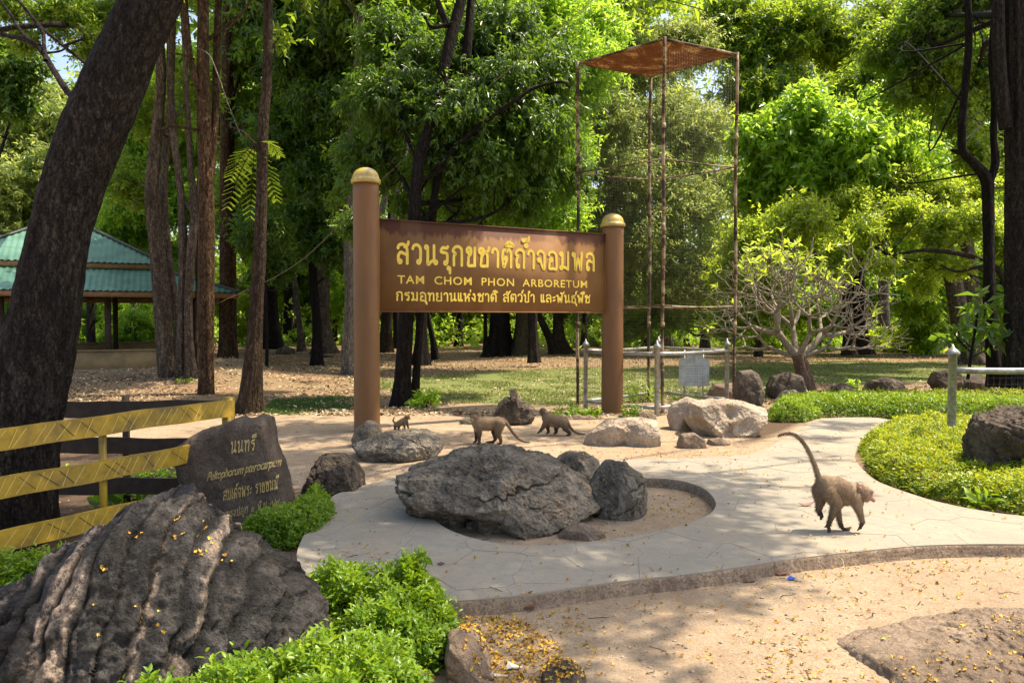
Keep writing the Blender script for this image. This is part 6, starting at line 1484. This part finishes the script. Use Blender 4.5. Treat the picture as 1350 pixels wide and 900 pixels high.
area([(450, 600), (560, 540), (800, 540), (980, 560), (990, 598), (700, 610), (500, 628)], 420, .06)
area([(760, 596), (960, 590), (1010, 600), (760, 612)], 120, .06)
area([(1040, 575), (1168, 555), (1130, 600), (1000, 600)], 50, .08)
area([(560, 870), (400, 930), (600, 930)], 90)
area([(150, 700), (420, 760), (400, 860), (60, 880)], 0)
petals('fallen_petals', ['yellow fallen petals scattered over sand, path and rocks', 'brownish fallen petals scattered over sand, path and rocks'], pts, .0112, YEL, 5, 'petals')
pts = []
BX = [(at(px, 0, 3.5)[0]) for px in (20, 420)]
for px, py in ((180, 707), (228, 703), (268, 700), (262, 727), (286, 714), (240, 684), (138, 750), (180, 795), (210, 815), (135, 800), (300, 735)):
    d = Vector(ray(px, py)).normalized(); o, t, inv, mw = RT[0]; h = t.ray_cast(inv @ Vector((0, 0, CAMZ)), d)
    if h[0] is not None:
        p = mw @ h[0]
        for k in range(4): pts.append((p.x + rs.normal() * .018, p.y + rs.normal() * .018))
petals('boulder_petals', ['yellow petals caught in the grooves of the fluted boulder', 'brown petals caught in the grooves of the fluted boulder'], pts, .0095, YEL, 6, 'petals')
# leaf litter and twigs of the forest floor
LIT = [m_plain('litter_straw', (.52, .42, .26), .8, .35, 12, 0), m_plain('litter_tan', (.33, .22, .12), .8, .4, 12, 0), m_plain('litter_brown', (.15, .085, .045), .85, .4, 12, 0)]
for gi, (mt, n, lab) in enumerate(zip(LIT, (30000, 21000, 15000), ('dry straw coloured leaf litter on the forest floor', 'dry tan leaf litter on the forest floor', 'dark brown leaf litter on the forest floor'))):
    rs = np.random.RandomState(40 + gi); Y = 11.8 + (rs.uniform(size=n) ** 1.6) * 30; x = rs.uniform(-.78, .78, n) * Y
    nz = fbm(np.stack([x * .5, Y * .5, Y * 0 + 3], -1), 3); gsoft = softpoly(x, Y, GRASS[0][0], .8) * .75; ok = rs.uniform(size=n) < smooth(-.5, .35, nz + .25 * (Y > 14)) * (1 - gsoft); x, Y = x[ok], Y[ok]
    p = np.stack([x, Y, gz(x, Y) + .012], -1); d = rs.normal(size=(len(x), 3)); d[:, 2] *= .22; nr = rs.normal(size=(len(x), 3)) * .35 + [0, 0, 1]
    s = rs.uniform(.03, .10, len(x)); V, F, _, two = leaf_geo(p, d, nr, s, s * .55, fold=.25); o = mk('leaf_litter', V, F, mt); tag(o, lab, 'leaf litter', kind='stuff')
rs = np.random.RandomState(70); n = 2600; Y = rs.uniform(2.8, 12, n); x = rs.uniform(-.7, .7, n) * Y
P_ = on_path(x, Y); ok = ~P_ | (rs.uniform(size=n) < .35); x, Y, P_ = x[ok], Y[ok], P_[ok]
p = np.stack([x, Y, np.where(P_, ZP, gz(x, Y)) + .003], -1); d = rs.normal(size=(len(x), 3)); d[:, 2] *= .1; s = rs.uniform(.008, .022, len(x)); V, F, _, two = leaf_geo(p, d, rs.normal(size=(len(x), 3)) * .3 + [0, 0, 1], s, s * .4, fold=.2)
o = mk('ground_debris', V, F, LIT[2]); tag(o, 'tiny brown bits of debris on the sand and concrete', 'debris', kind='stuff')
m = MB(); rs = np.random.RandomState(71)
for k in range(150):
    Y = rs.uniform(3, 11); x = rs.uniform(-.65, .65) * Y; P_ = on_path(np.array([x]), np.array([Y]))[0]
    if P_ and rs.rand() < .6: continue
    z = (ZP if P_ else gzs(x, Y)) + .004; a = rs.uniform(0, 6.28); L = rs.uniform(.03, .12); dd = np.array([math.cos(a), math.sin(a), 0]) * L; q = np.array([x, Y, z]); m.tube([q, q + dd * .5 + [rs.normal() * L * .15, rs.normal() * L * .15, .003], q + dd], [.0016, .0018, .001], 4)
o = m.build('fallen_twigs', BARK_BROWN, None); tag(o, 'thin fallen twigs on the sand and path', 'twigs', kind='stuff')
# pebbles and grit
rs = np.random.RandomState(72); D8, F8 = csphere(3); Vs = []; Fs = []; k = 0
for i in range(2400):
    Y = 2.7 + rs.uniform() ** 1.4 * 7; x = rs.uniform(-.7, .7) * Y
    if on_path(np.array([x]), np.array([Y]))[0]: continue
    r = rs.uniform(.0025, .009); q = D8 * (1 + rs.normal(size=(len(D8), 1)) * .2) * [r * 1.3, r, r * .7] + [x, Y, gzs(x, Y) + r * .2]; Vs.append(q); Fs.append(F8 + k); k += len(D8)
o = mk('gravel', np.concatenate(Vs), np.concatenate(Fs), m_plain('grit', (.36, .28, .20), .9, .5, 40, 0)); tag(o, 'small grit and pebbles lying on the sandy ground', 'gravel', kind='stuff')
# grass
def grass(label, n, polys, h, mat, seed, ymin=0):
    rs = np.random.RandomState(seed); X = []; 
    for P, wgt in polys:
        P = np.array(P); lo, hi = P.min(0), P.max(0); lo = np.maximum(lo, [-40, ymin]); hi = np.minimum(hi, [40, 45]); m = int(n * wgt); x = rs.uniform(lo[0], hi[0], m * 3); y = lo[1] + rs.uniform(size=m * 3) ** 1.5 * (hi[1] - lo[1]); ok = inpoly(x, y, P) & (np.abs(x) < .72 * y)
        nz = fbm(np.stack([x * .9, y * .9, x * 0 + seed], -1), 3); ok &= rs.uniform(size=len(x)) < smooth(-.35, .4, nz); X.append(np.stack([x[ok], y[ok]], -1)[:m])
    X = np.concatenate(X); n = len(X); p = np.stack([X[:, 0], X[:, 1], gz(X[:, 0], X[:, 1])], -1); d = rs.normal(size=(n, 3)) * .45; d[:, 2] = 1; nr = rs.normal(size=(n, 3)); nr[:, 2] = .2
    hh = h * rs.uniform(.4, 1.3, n); V, F, idx, two = leaf_geo(p, d, nr, hh, hh * .13 + .008, fold=.1); rr = rs.uniform(0, 1, n); o = mk('grass', V, F, mat, None, False, face_attr={'rnd': np.concatenate([rr, rr])}); tag(o, label, 'grass', kind='stuff')
GRASSM = m_leaf('grass_blade', (.08, .13, .02), (.17, .22, .05), (.36, .36, .13), (.30, .36, .08), tfac=.3, rough=.6)
GRASSD = m_leaf('grass_dark', (.02, .06, .01), (.05, .11, .02), (.12, .2, .03), (.15, .28, .03), tfac=.3, rough=.6)
grass('thin dry yellow green grass on the clearing behind the sign', 90000, [(GRASS[0][0], .8), (GRASS[2][0], .2)], .045, GRASSM, 3)
grass('dark low grass patch left of the left sign post', 9000, [(GRASS[1][0], 1)], .045, GRASSD, 4)
# litter pieces
def scrap(name, label, px, py, z, pts, mat, cat, thick=.004):
    c = gp(px, py, z); V = []; n = len(pts)
    for k in range(2): V += [(x, y, (h + .003) + thick * k) for x, y, h in pts]
    o = mkpoly(name, np.array(V), [list(range(n))[::-1], list(range(n, 2 * n))] + [[i, (i + 1) % n, (i + 1) % n + n, i + n] for i in range(n)], mat); o.location = (c[0], c[1], z); tag(o, label, cat); return o
M_BLUE = m_plain('plastic_blue', (.03, .12, .55), .3, .1, 30, 0); M_WHITE = m_plain('scrap_white', (.62, .58, .5), .6, .15, 40, .2); M_PINK = m_plain('scrap_pink', (.55, .2, .25), .6, .2, 30, 0); M_LEAFB = m_plain('dry_leaf_dark', (.13, .06, .035), .7, .4, 30, .3)
scrap('bottle_scrap', 'small crumpled blue plastic scrap on the sand by the kerb', 1044, 764, 0, [(-.022, -.01, 0), (0, -.018, .006), (.024, -.008, .012), (.02, .012, 0), (-.004, .018, .014), (-.024, .008, .004)], M_BLUE, 'litter')
scrap('dry_leaf', 'curled dark red dry leaf beside the blue scrap', 1031, 758, 0, [(-.05, .0, .012), (-.02, -.018, 0), (.02, -.014, .01), (.05, .0, 0), (.015, .02, .018), (-.025, .016, .006)], M_LEAFB, 'dry leaf')
scrap('dry_leaf', 'brown dry leaf on the sand left of the blue scrap', 988, 767, 0, [(-.035, .0, .01), (-.01, -.014, 0), (.03, -.006, .006), (.035, .008, 0), (-.01, .015, .012)], M_LEAFB, 'dry leaf')
scrap('dry_leaf', 'curled pinkish dry leaf on the path behind the running monkey', 1063, 667, ZP, [(-.06, .0, .02), (-.02, -.02, 0), (.03, -.014, .01), (.06, .0, .03), (.02, .022, .015), (-.03, .016, .006)], m_plain('dry_leaf_pink', (.30, .16, .12), .7, .3, 30, .3), 'dry leaf')
scrap('bark_piece', 'dark piece of bark on the sand beneath the kerb', 690, 804, 0, [(-.06, -.012, .0), (.055, -.02, .012), (.065, .006, .016), (0, .016, .02), (-.055, .012, .004)], M_LEAFB, 'bark piece', .012)
scrap('wrapper', 'small pink wrapper on the sand by the kerb corner', 662, 806, 0, [(-.018, -.012, 0), (.016, -.014, .01), (.02, .01, .02), (-.01, .016, .012)], M_PINK, 'wrapper')
scrap('wrapper', 'crumpled white wrapper on the sand under the kerb', 780, 787, 0, [(-.035, -.006, 0), (0, -.016, .012), (.035, -.01, .004), (.03, .012, .012), (-.02, .014, .006)], M_WHITE, 'wrapper')
scrap('paper_scrap', 'torn pale paper scrap in the yellow petal heap', 678, 882, 0, [(-.04, -.012, 0), (-.01, -.022, .012), (.04, .004, .002), (.01, .006, .01), (-.026, .036, .014)], M_WHITE, 'paper')
scrap('paper_scrap', 'second flatter pale scrap left in the petal heap', 655, 892, 0, [(-.04, -.006, 0), (.03, -.01, .004), (.045, .006, .0), (-.02, .01, .006)], M_WHITE, 'paper')
scrap('dry_leaf', 'small dark leaf on the path below the planter boulder', 581, 745, ZP, [(-.022, .0, .006), (.0, -.01, 0), (.024, .0, .008), (.0, .01, .012)], M_LEAFB, 'dry leaf')
scrap('bottle_scrap', 'green bottle scrap lying on the sand right of the inscribed stone', 394, 609, .02, [(-.05, -.008, 0), (.045, -.012, .0), (.055, .006, .006), (-.045, .012, .006)], m_plain('plastic_green', (.05, .3, .16), .3, .1, 30, 0), 'litter', .02)
m = MB(); c = gp(1107, 737, ZP); m.tube(catmull([c + [0, .03, .004], c + [0.005, -.03, .006], gp(1108, 752, .03) - [0, .05, 0], gp(1102, 760, .006), gp(1098, 766, .006)], 16), [.002] * 16, 5); o = m.build('string', m_plain('string', (.5, .42, .28), .8, .1, 30, 0), None); origin_to(o, c); tag(o, 'pale bit of string hanging over the kerb below the running monkey', 'string')
# ------------------------------------------------------------------ monkeys: one continuous skin per animal
FURM, _nt, _b = newmat('monkey_fur'); _mg = G(_nt)
_a = _mg.n('ShaderNodeAttribute'); _a.attribute_name = 'tone'
_c = _mg.ramp(_a.outputs['Fac'], [(0, (.035, .025, .02)), (.25, (.12, .085, .055)), (.5, (.32, .225, .135)), (.75, (.50, .37, .25)), (.9, (.42, .22, .16)), (1, (.36, .13, .10))])
_n = _mg.noise(60, 5, .7, stretch=(1, 1, .4)); _c = _mg.mix(_mg.ramp(_n, [(.35, .3), (.6, 0.0)]), _c, (.12, .085, .055))
_mg.l(_c, _b.inputs['Base Color']); _b.inputs['Roughness'].default_value = .9; _b.inputs['Specular IOR Level'].default_value = .15
_mg.bump(_mg.noise(140, 4, .8, stretch=(1, 1, .35)), .6, .004, _b)
EYE = m_plain('eye_dark', (.012, .009, .007), .15, .1, 10, 0)
def monkey(label, Y, zf, bones, feet_y, seed, vox=.005, fur=5000, eyes=(), furL=.016, shift=0.0):
    s = Y / FPX; rs = np.random.RandomState(seed)
    cx = np.mean([b[0][0] for b in bones]); base = at(cx, feet_y, Y)
    base = np.array([base[0], Y, zf]); zfeet = at(cx, feet_y, Y)[2]
    W = lambda p: at(p[0], p[1], Y) - base + np.array([0, p[2] * s if len(p) > 2 else 0, zf - zfeet])
    root = empty('macaque', base); tag(root, label, 'monkey')
    D, F = csphere(10); bm = MB(); bl = []
    for (p, r0), (q, r1), tone in [((b[0], b[1]), (b[2], b[3]), b[4]) for b in bones]:
        a, c = W(p), W(q); r0 *= s; r1 *= s; L = np.linalg.norm(c - a); d = (c - a) / (L + 1e-9); t = D @ d
        V = np.where((t > 0)[:, None], c + D * r1, a + D * r0) if L > 1e-5 else a + D * r0
        bm.addq(V, F); bl.append((a, c, r0, r1, tone))
    o = bm.build('body', FURM, None)
    md = o.modifiers.new('r', 'REMESH'); md.mode = 'VOXEL'; md.voxel_size = vox
    sm = o.modifiers.new('s', 'SMOOTH'); sm.iterations = 4; sm.factor = .5
    bpy.context.view_layer.update(); me = bpy.data.meshes.new_from_object(o.evaluated_get(bpy.context.evaluated_depsgraph_get())); old = o.data; o.modifiers.clear(); o.data = me; bpy.data.meshes.remove(old)
    n = len(me.vertices); co = np.empty(n * 3, np.float32); me.vertices.foreach_get('co', co); co = co.reshape(-1, 3); no = np.empty(n * 3, np.float32); me.vertices.foreach_get('normal', no); no = no.reshape(-1, 3)
    wt = np.zeros(n); tn = np.zeros(n)
    for a, c, r0, r1, tone in bl:
        d = c - a; L2 = d @ d + 1e-12; t = np.clip(((co - a) @ d) / L2, 0, 1); dist = np.linalg.norm(co - a - t[:, None] * d, axis=1) / (r0 + (r1 - r0) * t); w = 1 / (dist + .05) ** 8
        tv = tone if not isinstance(tone, tuple) else tone[0] + (tone[1] - tone[0]) * t; wt += w; tn += w * tv
    tn /= wt; tn = np.where(tn < .84, np.clip(tn + shift * (tn > .2), 0, .84), tn) + .02 * fbm(co * 25, 3)  # negative shift darkens the fur to stand in for shade on the animal
    co2 = co + no * (perlin(co * 90) * .0012)[:, None]; me.vertices.foreach_set('co', co2.astype(np.float32).ravel())
    at_ = me.attributes.new('tone', 'FLOAT', 'POINT'); at_.data.foreach_set('value', tn.astype(np.float32)); me.polygons.foreach_set('use_smooth', np.ones(len(me.polygons), bool)); me.update()
    if not me.materials: me.materials.append(FURM)
    o.parent = root; o['kind'] = 'thing'; del o['kind']
    if fur:
        ok = np.where((tn > .12) & (tn < .84))[0]; i = rs.choice(ok, min(fur, len(ok)), replace=len(ok) < fur); p = co[i]; nn = no[i]
        back = W((bones[0][0][0], bones[0][0][1], 0)) - W((bones[0][2][0], bones[0][2][1], 0)); back /= np.linalg.norm(back)
        d = nn * .35 + back * .5 + [0, 0, -.55] + rs.normal(size=(len(i), 3)) * .22; d /= np.linalg.norm(d, axis=1)[:, None]; L = furL * rs.uniform(.5, 1.2, len(i))[:, None]; sd = np.cross(d, nn); sd /= np.linalg.norm(sd, axis=1)[:, None] + 1e-9
        V = np.stack([p - sd * L * .09 - nn * .001, p + sd * L * .09 - nn * .001, p + d * L + nn * .002], 1).reshape(-1, 3); k = np.arange(len(i))[:, None] * 3
        f = mk('fur', V, np.hstack([k, k + 1, k + 2]), FURM, root, False, vert_attr={'tone': np.repeat(np.clip(tn[i] + rs.normal(size=len(i)) * .13, .05, .85), 3)}); f['kind'] = 'stuff'
    for e in eyes:
        m = MB(); c = W(e); m.addq(D * e[3] * s + c, F); m.build('eye', EYE, root, True)
    return root
B = lambda *a: a
def B(x0, y0, d0, r0, x1, y1, d1, r1, t): return ((x0, y0, d0), r0, (x1, y1, d1), r1, t)
# running monkey
YM = gY(700, ZP)
mk1 = [B(1088, 641, 0, 12.5, 1103, 643, 0, 13.5, .50), B(1103, 643, 0, 13.5, 1117, 649, 0, 12.5, .52), B(1087, 644, 0, 11, 1092, 650, 0, 11, .5), B(1117, 650, 0, 12, 1124, 655, 0, 10, .52), B(1108, 656, 0, 8, 1118, 660, 0, 7.5, .68),
       B(1124, 655, 0, 10, 1132, 652, -2, 8.5, .55), B(1136, 647, -3, 8.2, 1138, 649, -4, 8, .52), B(1139, 653, -4, 6, 1140, 656, -5, 5.5, .8), B(1141, 651, -6, 5, 1144.5, 656, -8, 3.6, .86), B(1144.5, 656, -8, 3.6, 1147.5, 659, -9, 2.7, .92), B(1144, 647, -7, 3.6, 1146.5, 648, -8, 2.0, .5),
       B(1131.5, 664, 0, 7, 1128, 660, 0, 8, .8), B(1130.5, 645, -8, 2.3, 1129.2, 643, -9.5, 2.3, .97), B(1134, 641, 4, 2.0, 1133, 640, 5, 2, .9),
       # tail
       B(1081, 634, 0, 5, 1079, 628, 0, 3.4, .5), B(1079, 628, 0, 3.4, 1074.5, 614, 0, 2.8, .48), B(1074.5, 614, 0, 2.8, 1070, 603, 0, 2.5, .46), B(1070, 603, 0, 2.5, 1064, 591, 0, 2.3, .44), B(1064, 591, 0, 2.3, 1057, 581, 0, 2.1, .42), B(1057, 581, 0, 2.1, 1050, 575, 0, 2.0, .4), B(1050, 575, 0, 2.0, 1042, 572.6, 0, 1.9, .4), B(1042, 572.6, 0, 1.9, 1034, 573.5, 0, 1.7, .38), B(1034, 573.5, 0, 1.7, 1027, 576, 0, 1.3, .36),
       # far hind leg, pushed back
       B(1083, 648, 6, 9.5, 1085, 664, 8, 6.5, .45), B(1085, 664, 8, 6.0, 1082.5, 676, 8, 3.6, .35), B(1082.5, 676, 8, 3.2, 1086.5, 684, 8, 2.6, .12), B(1086.5, 684, 8, 2.3, 1085, 688, 8, 1.6, .05),
       # near hind leg
       B(1091, 648, -6, 11, 1100, 663, -8, 7.5, .48), B(1100, 663, -8, 7.0, 1094, 677, -9, 4.2, .40), B(1094, 677, -9, 4.0, 1090, 688, -9, 3.0, .25), B(1090, 688, -9, 3.0, 1088, 692, -9, 2.8, .08), B(1088, 692, -9, 2.6, 1089.5, 697.5, -10, 2.2, .05),
       B(1087, 691, -9, 1.4, 1083.6, 694.5, -9, .9, .03), B(1089, 695, -10, 1.4, 1086.6, 700, -10.5, .9, .03), B(1089, 696, -10, 1.4, 1089.3, 700.6, -11, .9, .03), B(1089.6, 695, -10, 1.4, 1091.7, 699.6, -9.6, .9, .03), B(1090, 691, -9, 1.3, 1093.5, 692.5, -8, .9, .03),
       # far fore leg, planted
       B(1117, 655, 6, 8, 1106.5, 672, 6, 4.6, .55), B(1106.5, 672, 6, 4.6, 1109.5, 690, 5, 3.0, .42), B(1109.5, 690, 5, 2.9, 1112, 698.5, 4, 2.5, .15), B(1112, 699, 4, 2.4, 1117, 700.5, 3, 1.9, .06),
       B(1116, 700.5, 3, 1.3, 1121.5, 701.3, 2, .8, .04), B(1116, 700, 4, 1.3, 1123, 699.5, 3.8, .8, .04), B(1116, 699.5, 4.6, 1.3, 1124, 697.8, 5.2, .8, .04), B(1113, 700, 3, 1.3, 1113, 702.4, 1.0, .8, .04),
       # near fore leg, lifted
       B(1125, 655, -5, 8.5, 1130, 672, -7, 4.8, .60), B(1130, 672, -7, 4.6, 1134, 687, -8, 2.9, .45), B(1134, 687, -8, 2.8, 1132, 692, -8, 2.3, .15), B(1132, 692, -8, 2.2, 1129.5, 696, -8, 1.8, .06),
       B(1130, 695, -8, 1.1, 1126.6, 698.6, -8, .8, .04), B(1130, 695, -7, 1.1, 1127.6, 699.4, -7, .8, .04), B(1130.5, 695, -9, 1.1, 1127.2, 697, -9.6, .8, .04), B(1132, 692, -9, 1.1, 1131.6, 696.4, -9.6, .8, .04)]
monkey('brown monkey running to the right across the sunlit path with its tail raised', YM, ZP + .003, mk1, 701.3, 1, vox=.0042, furL=.0145, fur=22000, shift=.02, eyes=((1144.6, 650.6, -11.4, .9),))
YM2 = gY(585, .06)
mk2 = [B(657, 557.5, 0, 8.0, 644, 560, 0, 8.6, (.5, .62)), B(644, 560, 0, 8.6, 631, 559, 0, 8.2, .64), B(631, 558, 0, 7.6, 627, 553, 0, 6.2, .6), B(626.5, 549.5, 0, 5.8, 625, 549, -2, 5.6, .45), B(623.5, 551.5, -4.5, 3.6, 622.6, 553.4, -6, 2.6, .8), B(624, 549, -4, 3.6, 625.5, 549, -4.5, 3.4, .82), B(624, 546, -3.6, 2.8, 627, 546, -3.6, 2.8, .3), B(631.4, 549.4, 1, 1.8, 632.6, 549, 1, 1.6, .85), B(620.4, 549, 1, 1.6, 619.6, 549, 1, 1.5, .8),
       B(628, 558, 0, 6.5, 630, 565, 0, 5.5, .78),
       B(662, 553.6, 0, 3.2, 666, 556, 0, 2.4, .55), B(666, 556, 0, 2.4, 670.5, 562.5, 0, 2.2, .55), B(670.5, 562.5, 0, 2.2, 677, 572, 0, 1.9, .52), B(677, 572, 0, 1.9, 684, 579.4, 0, 1.6, .5), B(684, 579.4, 0, 1.6, 691, 583, 0, 1.3, .48), B(691, 583, 0, 1.3, 698, 583.6, 0, 1.0, .45),
       B(632.5, 562, -5, 4.6, 632, 575, -5.5, 2.6, (.55, .4)), B(632, 575, -5.5, 2.6, 632.2, 582.5, -5.5, 1.9, .25), B(632.2, 583, -5.5, 1.8, 629.6, 584.6, -6.5, 1.1, .1), B(632, 584, -5, 1.3, 628.5, 585, -5, .8, .08), B(632, 584, -6, 1.1, 630.5, 585, -8, .7, .08),
       B(628, 561, 5, 4.4, 627.6, 575, 5, 2.5, (.5, .35)), B(627.6, 575, 5, 2.5, 627.3, 582.5, 5, 1.8, .2), B(627.3, 583, 5, 1.8, 624, 584.7, 5, 1.1, .08), B(627, 584, 4.5, 1.2, 623.4, 585, 3.6, .8, .08),
       B(659, 558.5, -5, 7.0, 656, 569.5, -6.5, 4.4, (.55, .48)), B(656, 569.5, -6.5, 4.0, 660.4, 580, -6.5, 2.3, .4), B(660.4, 580, -6.5, 2.2, 660.4, 583.6, -6.5, 1.9, .15), B(660.2, 584, -6.5, 1.7, 655.6, 584.8, -7.5, 1.1, .06),
       B(655, 560, 5, 6.5, 651.4, 571, 6, 4.2, .25), B(651.4, 571, 6, 3.8, 653, 580.5, 6, 2.2, .15), B(653, 581, 6, 2.2, 650, 583.6, 6, 1.8, .08), B(650, 584, 6, 1.7, 643, 584, 5, 1.3, .05), B(643, 584, 5, 1.2, 640, 583.7, 5, .8, .05)]
monkey('grey brown monkey standing still behind the planter boulder, face turned to the viewer', YM2, .062, mk2, 585.6, 2, shift=-.20, vox=.0065, fur=5500, furL=.018, eyes=((622.6, 549.4, -8, .6), (625.6, 549.4, -8.0, .6)))
YM3 = gY(573.6, .06)
mk3 = [B(740, 556.5, 0, 7.6, 729, 553.6, 0, 7.4, (.5, .48)), B(729, 553.6, 0, 7.4, 721, 551.8, 0, 7.0, .48), B(721, 551.6, 0, 6.2, 718, 547, 0, 4.8, .48), B(716.5, 543.8, 0, 4.9, 715.5, 543, 0, 4.7, .35), B(713.4, 544.4, 0, 2.8, 711.8, 546, 0, 2.0, .85), B(719.4, 543.4, -4, 1.5, 720, 543, -4.6, 1.4, .8), B(734, 560, 0, 4.6, 725, 558, 0, 5, .6), B(744, 558, 0, 4.0, 745, 560, 0, 3.6, .9),
       B(745, 552.6, 0, 3.4, 748, 557.5, 0, 2.6, .5), B(748, 557.5, 0, 2.4, 751.6, 564, 0, 2.1, .48), B(751.6, 564, 0, 2.1, 756, 569, 0, 1.7, .45), B(756, 569, 0, 1.7, 762, 572, 0, 1.4, .42), B(762, 572, 0, 1.4, 771, 572.8, 0, 1.0, .4),
       B(720, 555, -4, 4.4, 716.5, 562, -5, 3.0, .4), B(716.5, 562, -5, 2.8, 712.4, 567.6, -5, 2.0, .3), B(712.4, 567.6, -5, 1.9, 709.6, 570.4, -5, 1.3, .1), B(710, 570, -5, 1.0, 707.6, 571, -6, .7, .08),
       B(721, 555, 4, 4.2, 722, 564.5, 5, 2.8, .35), B(722, 564.5, 5, 2.5, 723.4, 571, 5, 1.8, .2), B(723.4, 571.6, 5, 1.6, 720.6, 573, 5, 1.1, .08),
       B(736, 557, 5, 5.6, 733.4, 566, 6, 3.2, .28), B(733.4, 566, 6, 3.0, 733.6, 571.6, 6, 2.0, .15), B(733.6, 572, 6, 1.7, 730.4, 573, 6, 1.1, .06),
       B(742, 557, -5, 6.2, 745, 565, -6, 3.8, (.52, .4)), B(745, 565, -6, 3.4, 751, 570.6, -6, 2.2, .25), B(751, 570.6, -6, 2.1, 749.6, 573.2, -6, 1.7, .1), B(749.6, 573.4, -6, 1.5, 746, 573.6, -7, 1.0, .06)]
monkey('brown monkey walking left past the tree stump with its tail trailing low', YM3, .062, mk3, 574.4, 3, shift=-.12, vox=.0065, fur=4500, furL=.017, eyes=((712.8, 543.2, -4.3, .55),))
YM4 = gY(566, .06)
mk4 = [B(524, 561, 0, 4.0, 531, 556.6, 0, 4.2, .45), B(531, 556.6, 0, 4.0, 535.5, 553, 0, 3.2, .45), B(537, 551.4, 0, 3.2, 538, 551.4, 0, 3.0, .35), B(539.6, 552.6, 0, 1.7, 541, 553.2, 0, 1.2, .85), B(536, 549, -2.6, 1.3, 536, 548.6, -3.2, 1.2, .8),
       B(522, 562, -2, 2.6, 521, 567, -3, 1.5, .3), B(526, 562, 3, 2.6, 525, 567, 3, 1.4, .25), B(533, 558, -2, 2.2, 534, 567, -3, 1.3, .3), B(536, 557, 3, 2.0, 538, 566.5, 3, 1.2, .25), B(521, 559, 0, 1.8, 518, 556, 0, 1.2, .4), B(518, 556, 0, 1.2, 520, 551, 0, .8, .4)]
monkey('tiny young monkey just behind the jagged grey boulder near the left sign post', YM4, .062, mk4, 567.5, 4, shift=-.1, vox=.006, fur=1500, furL=.012)
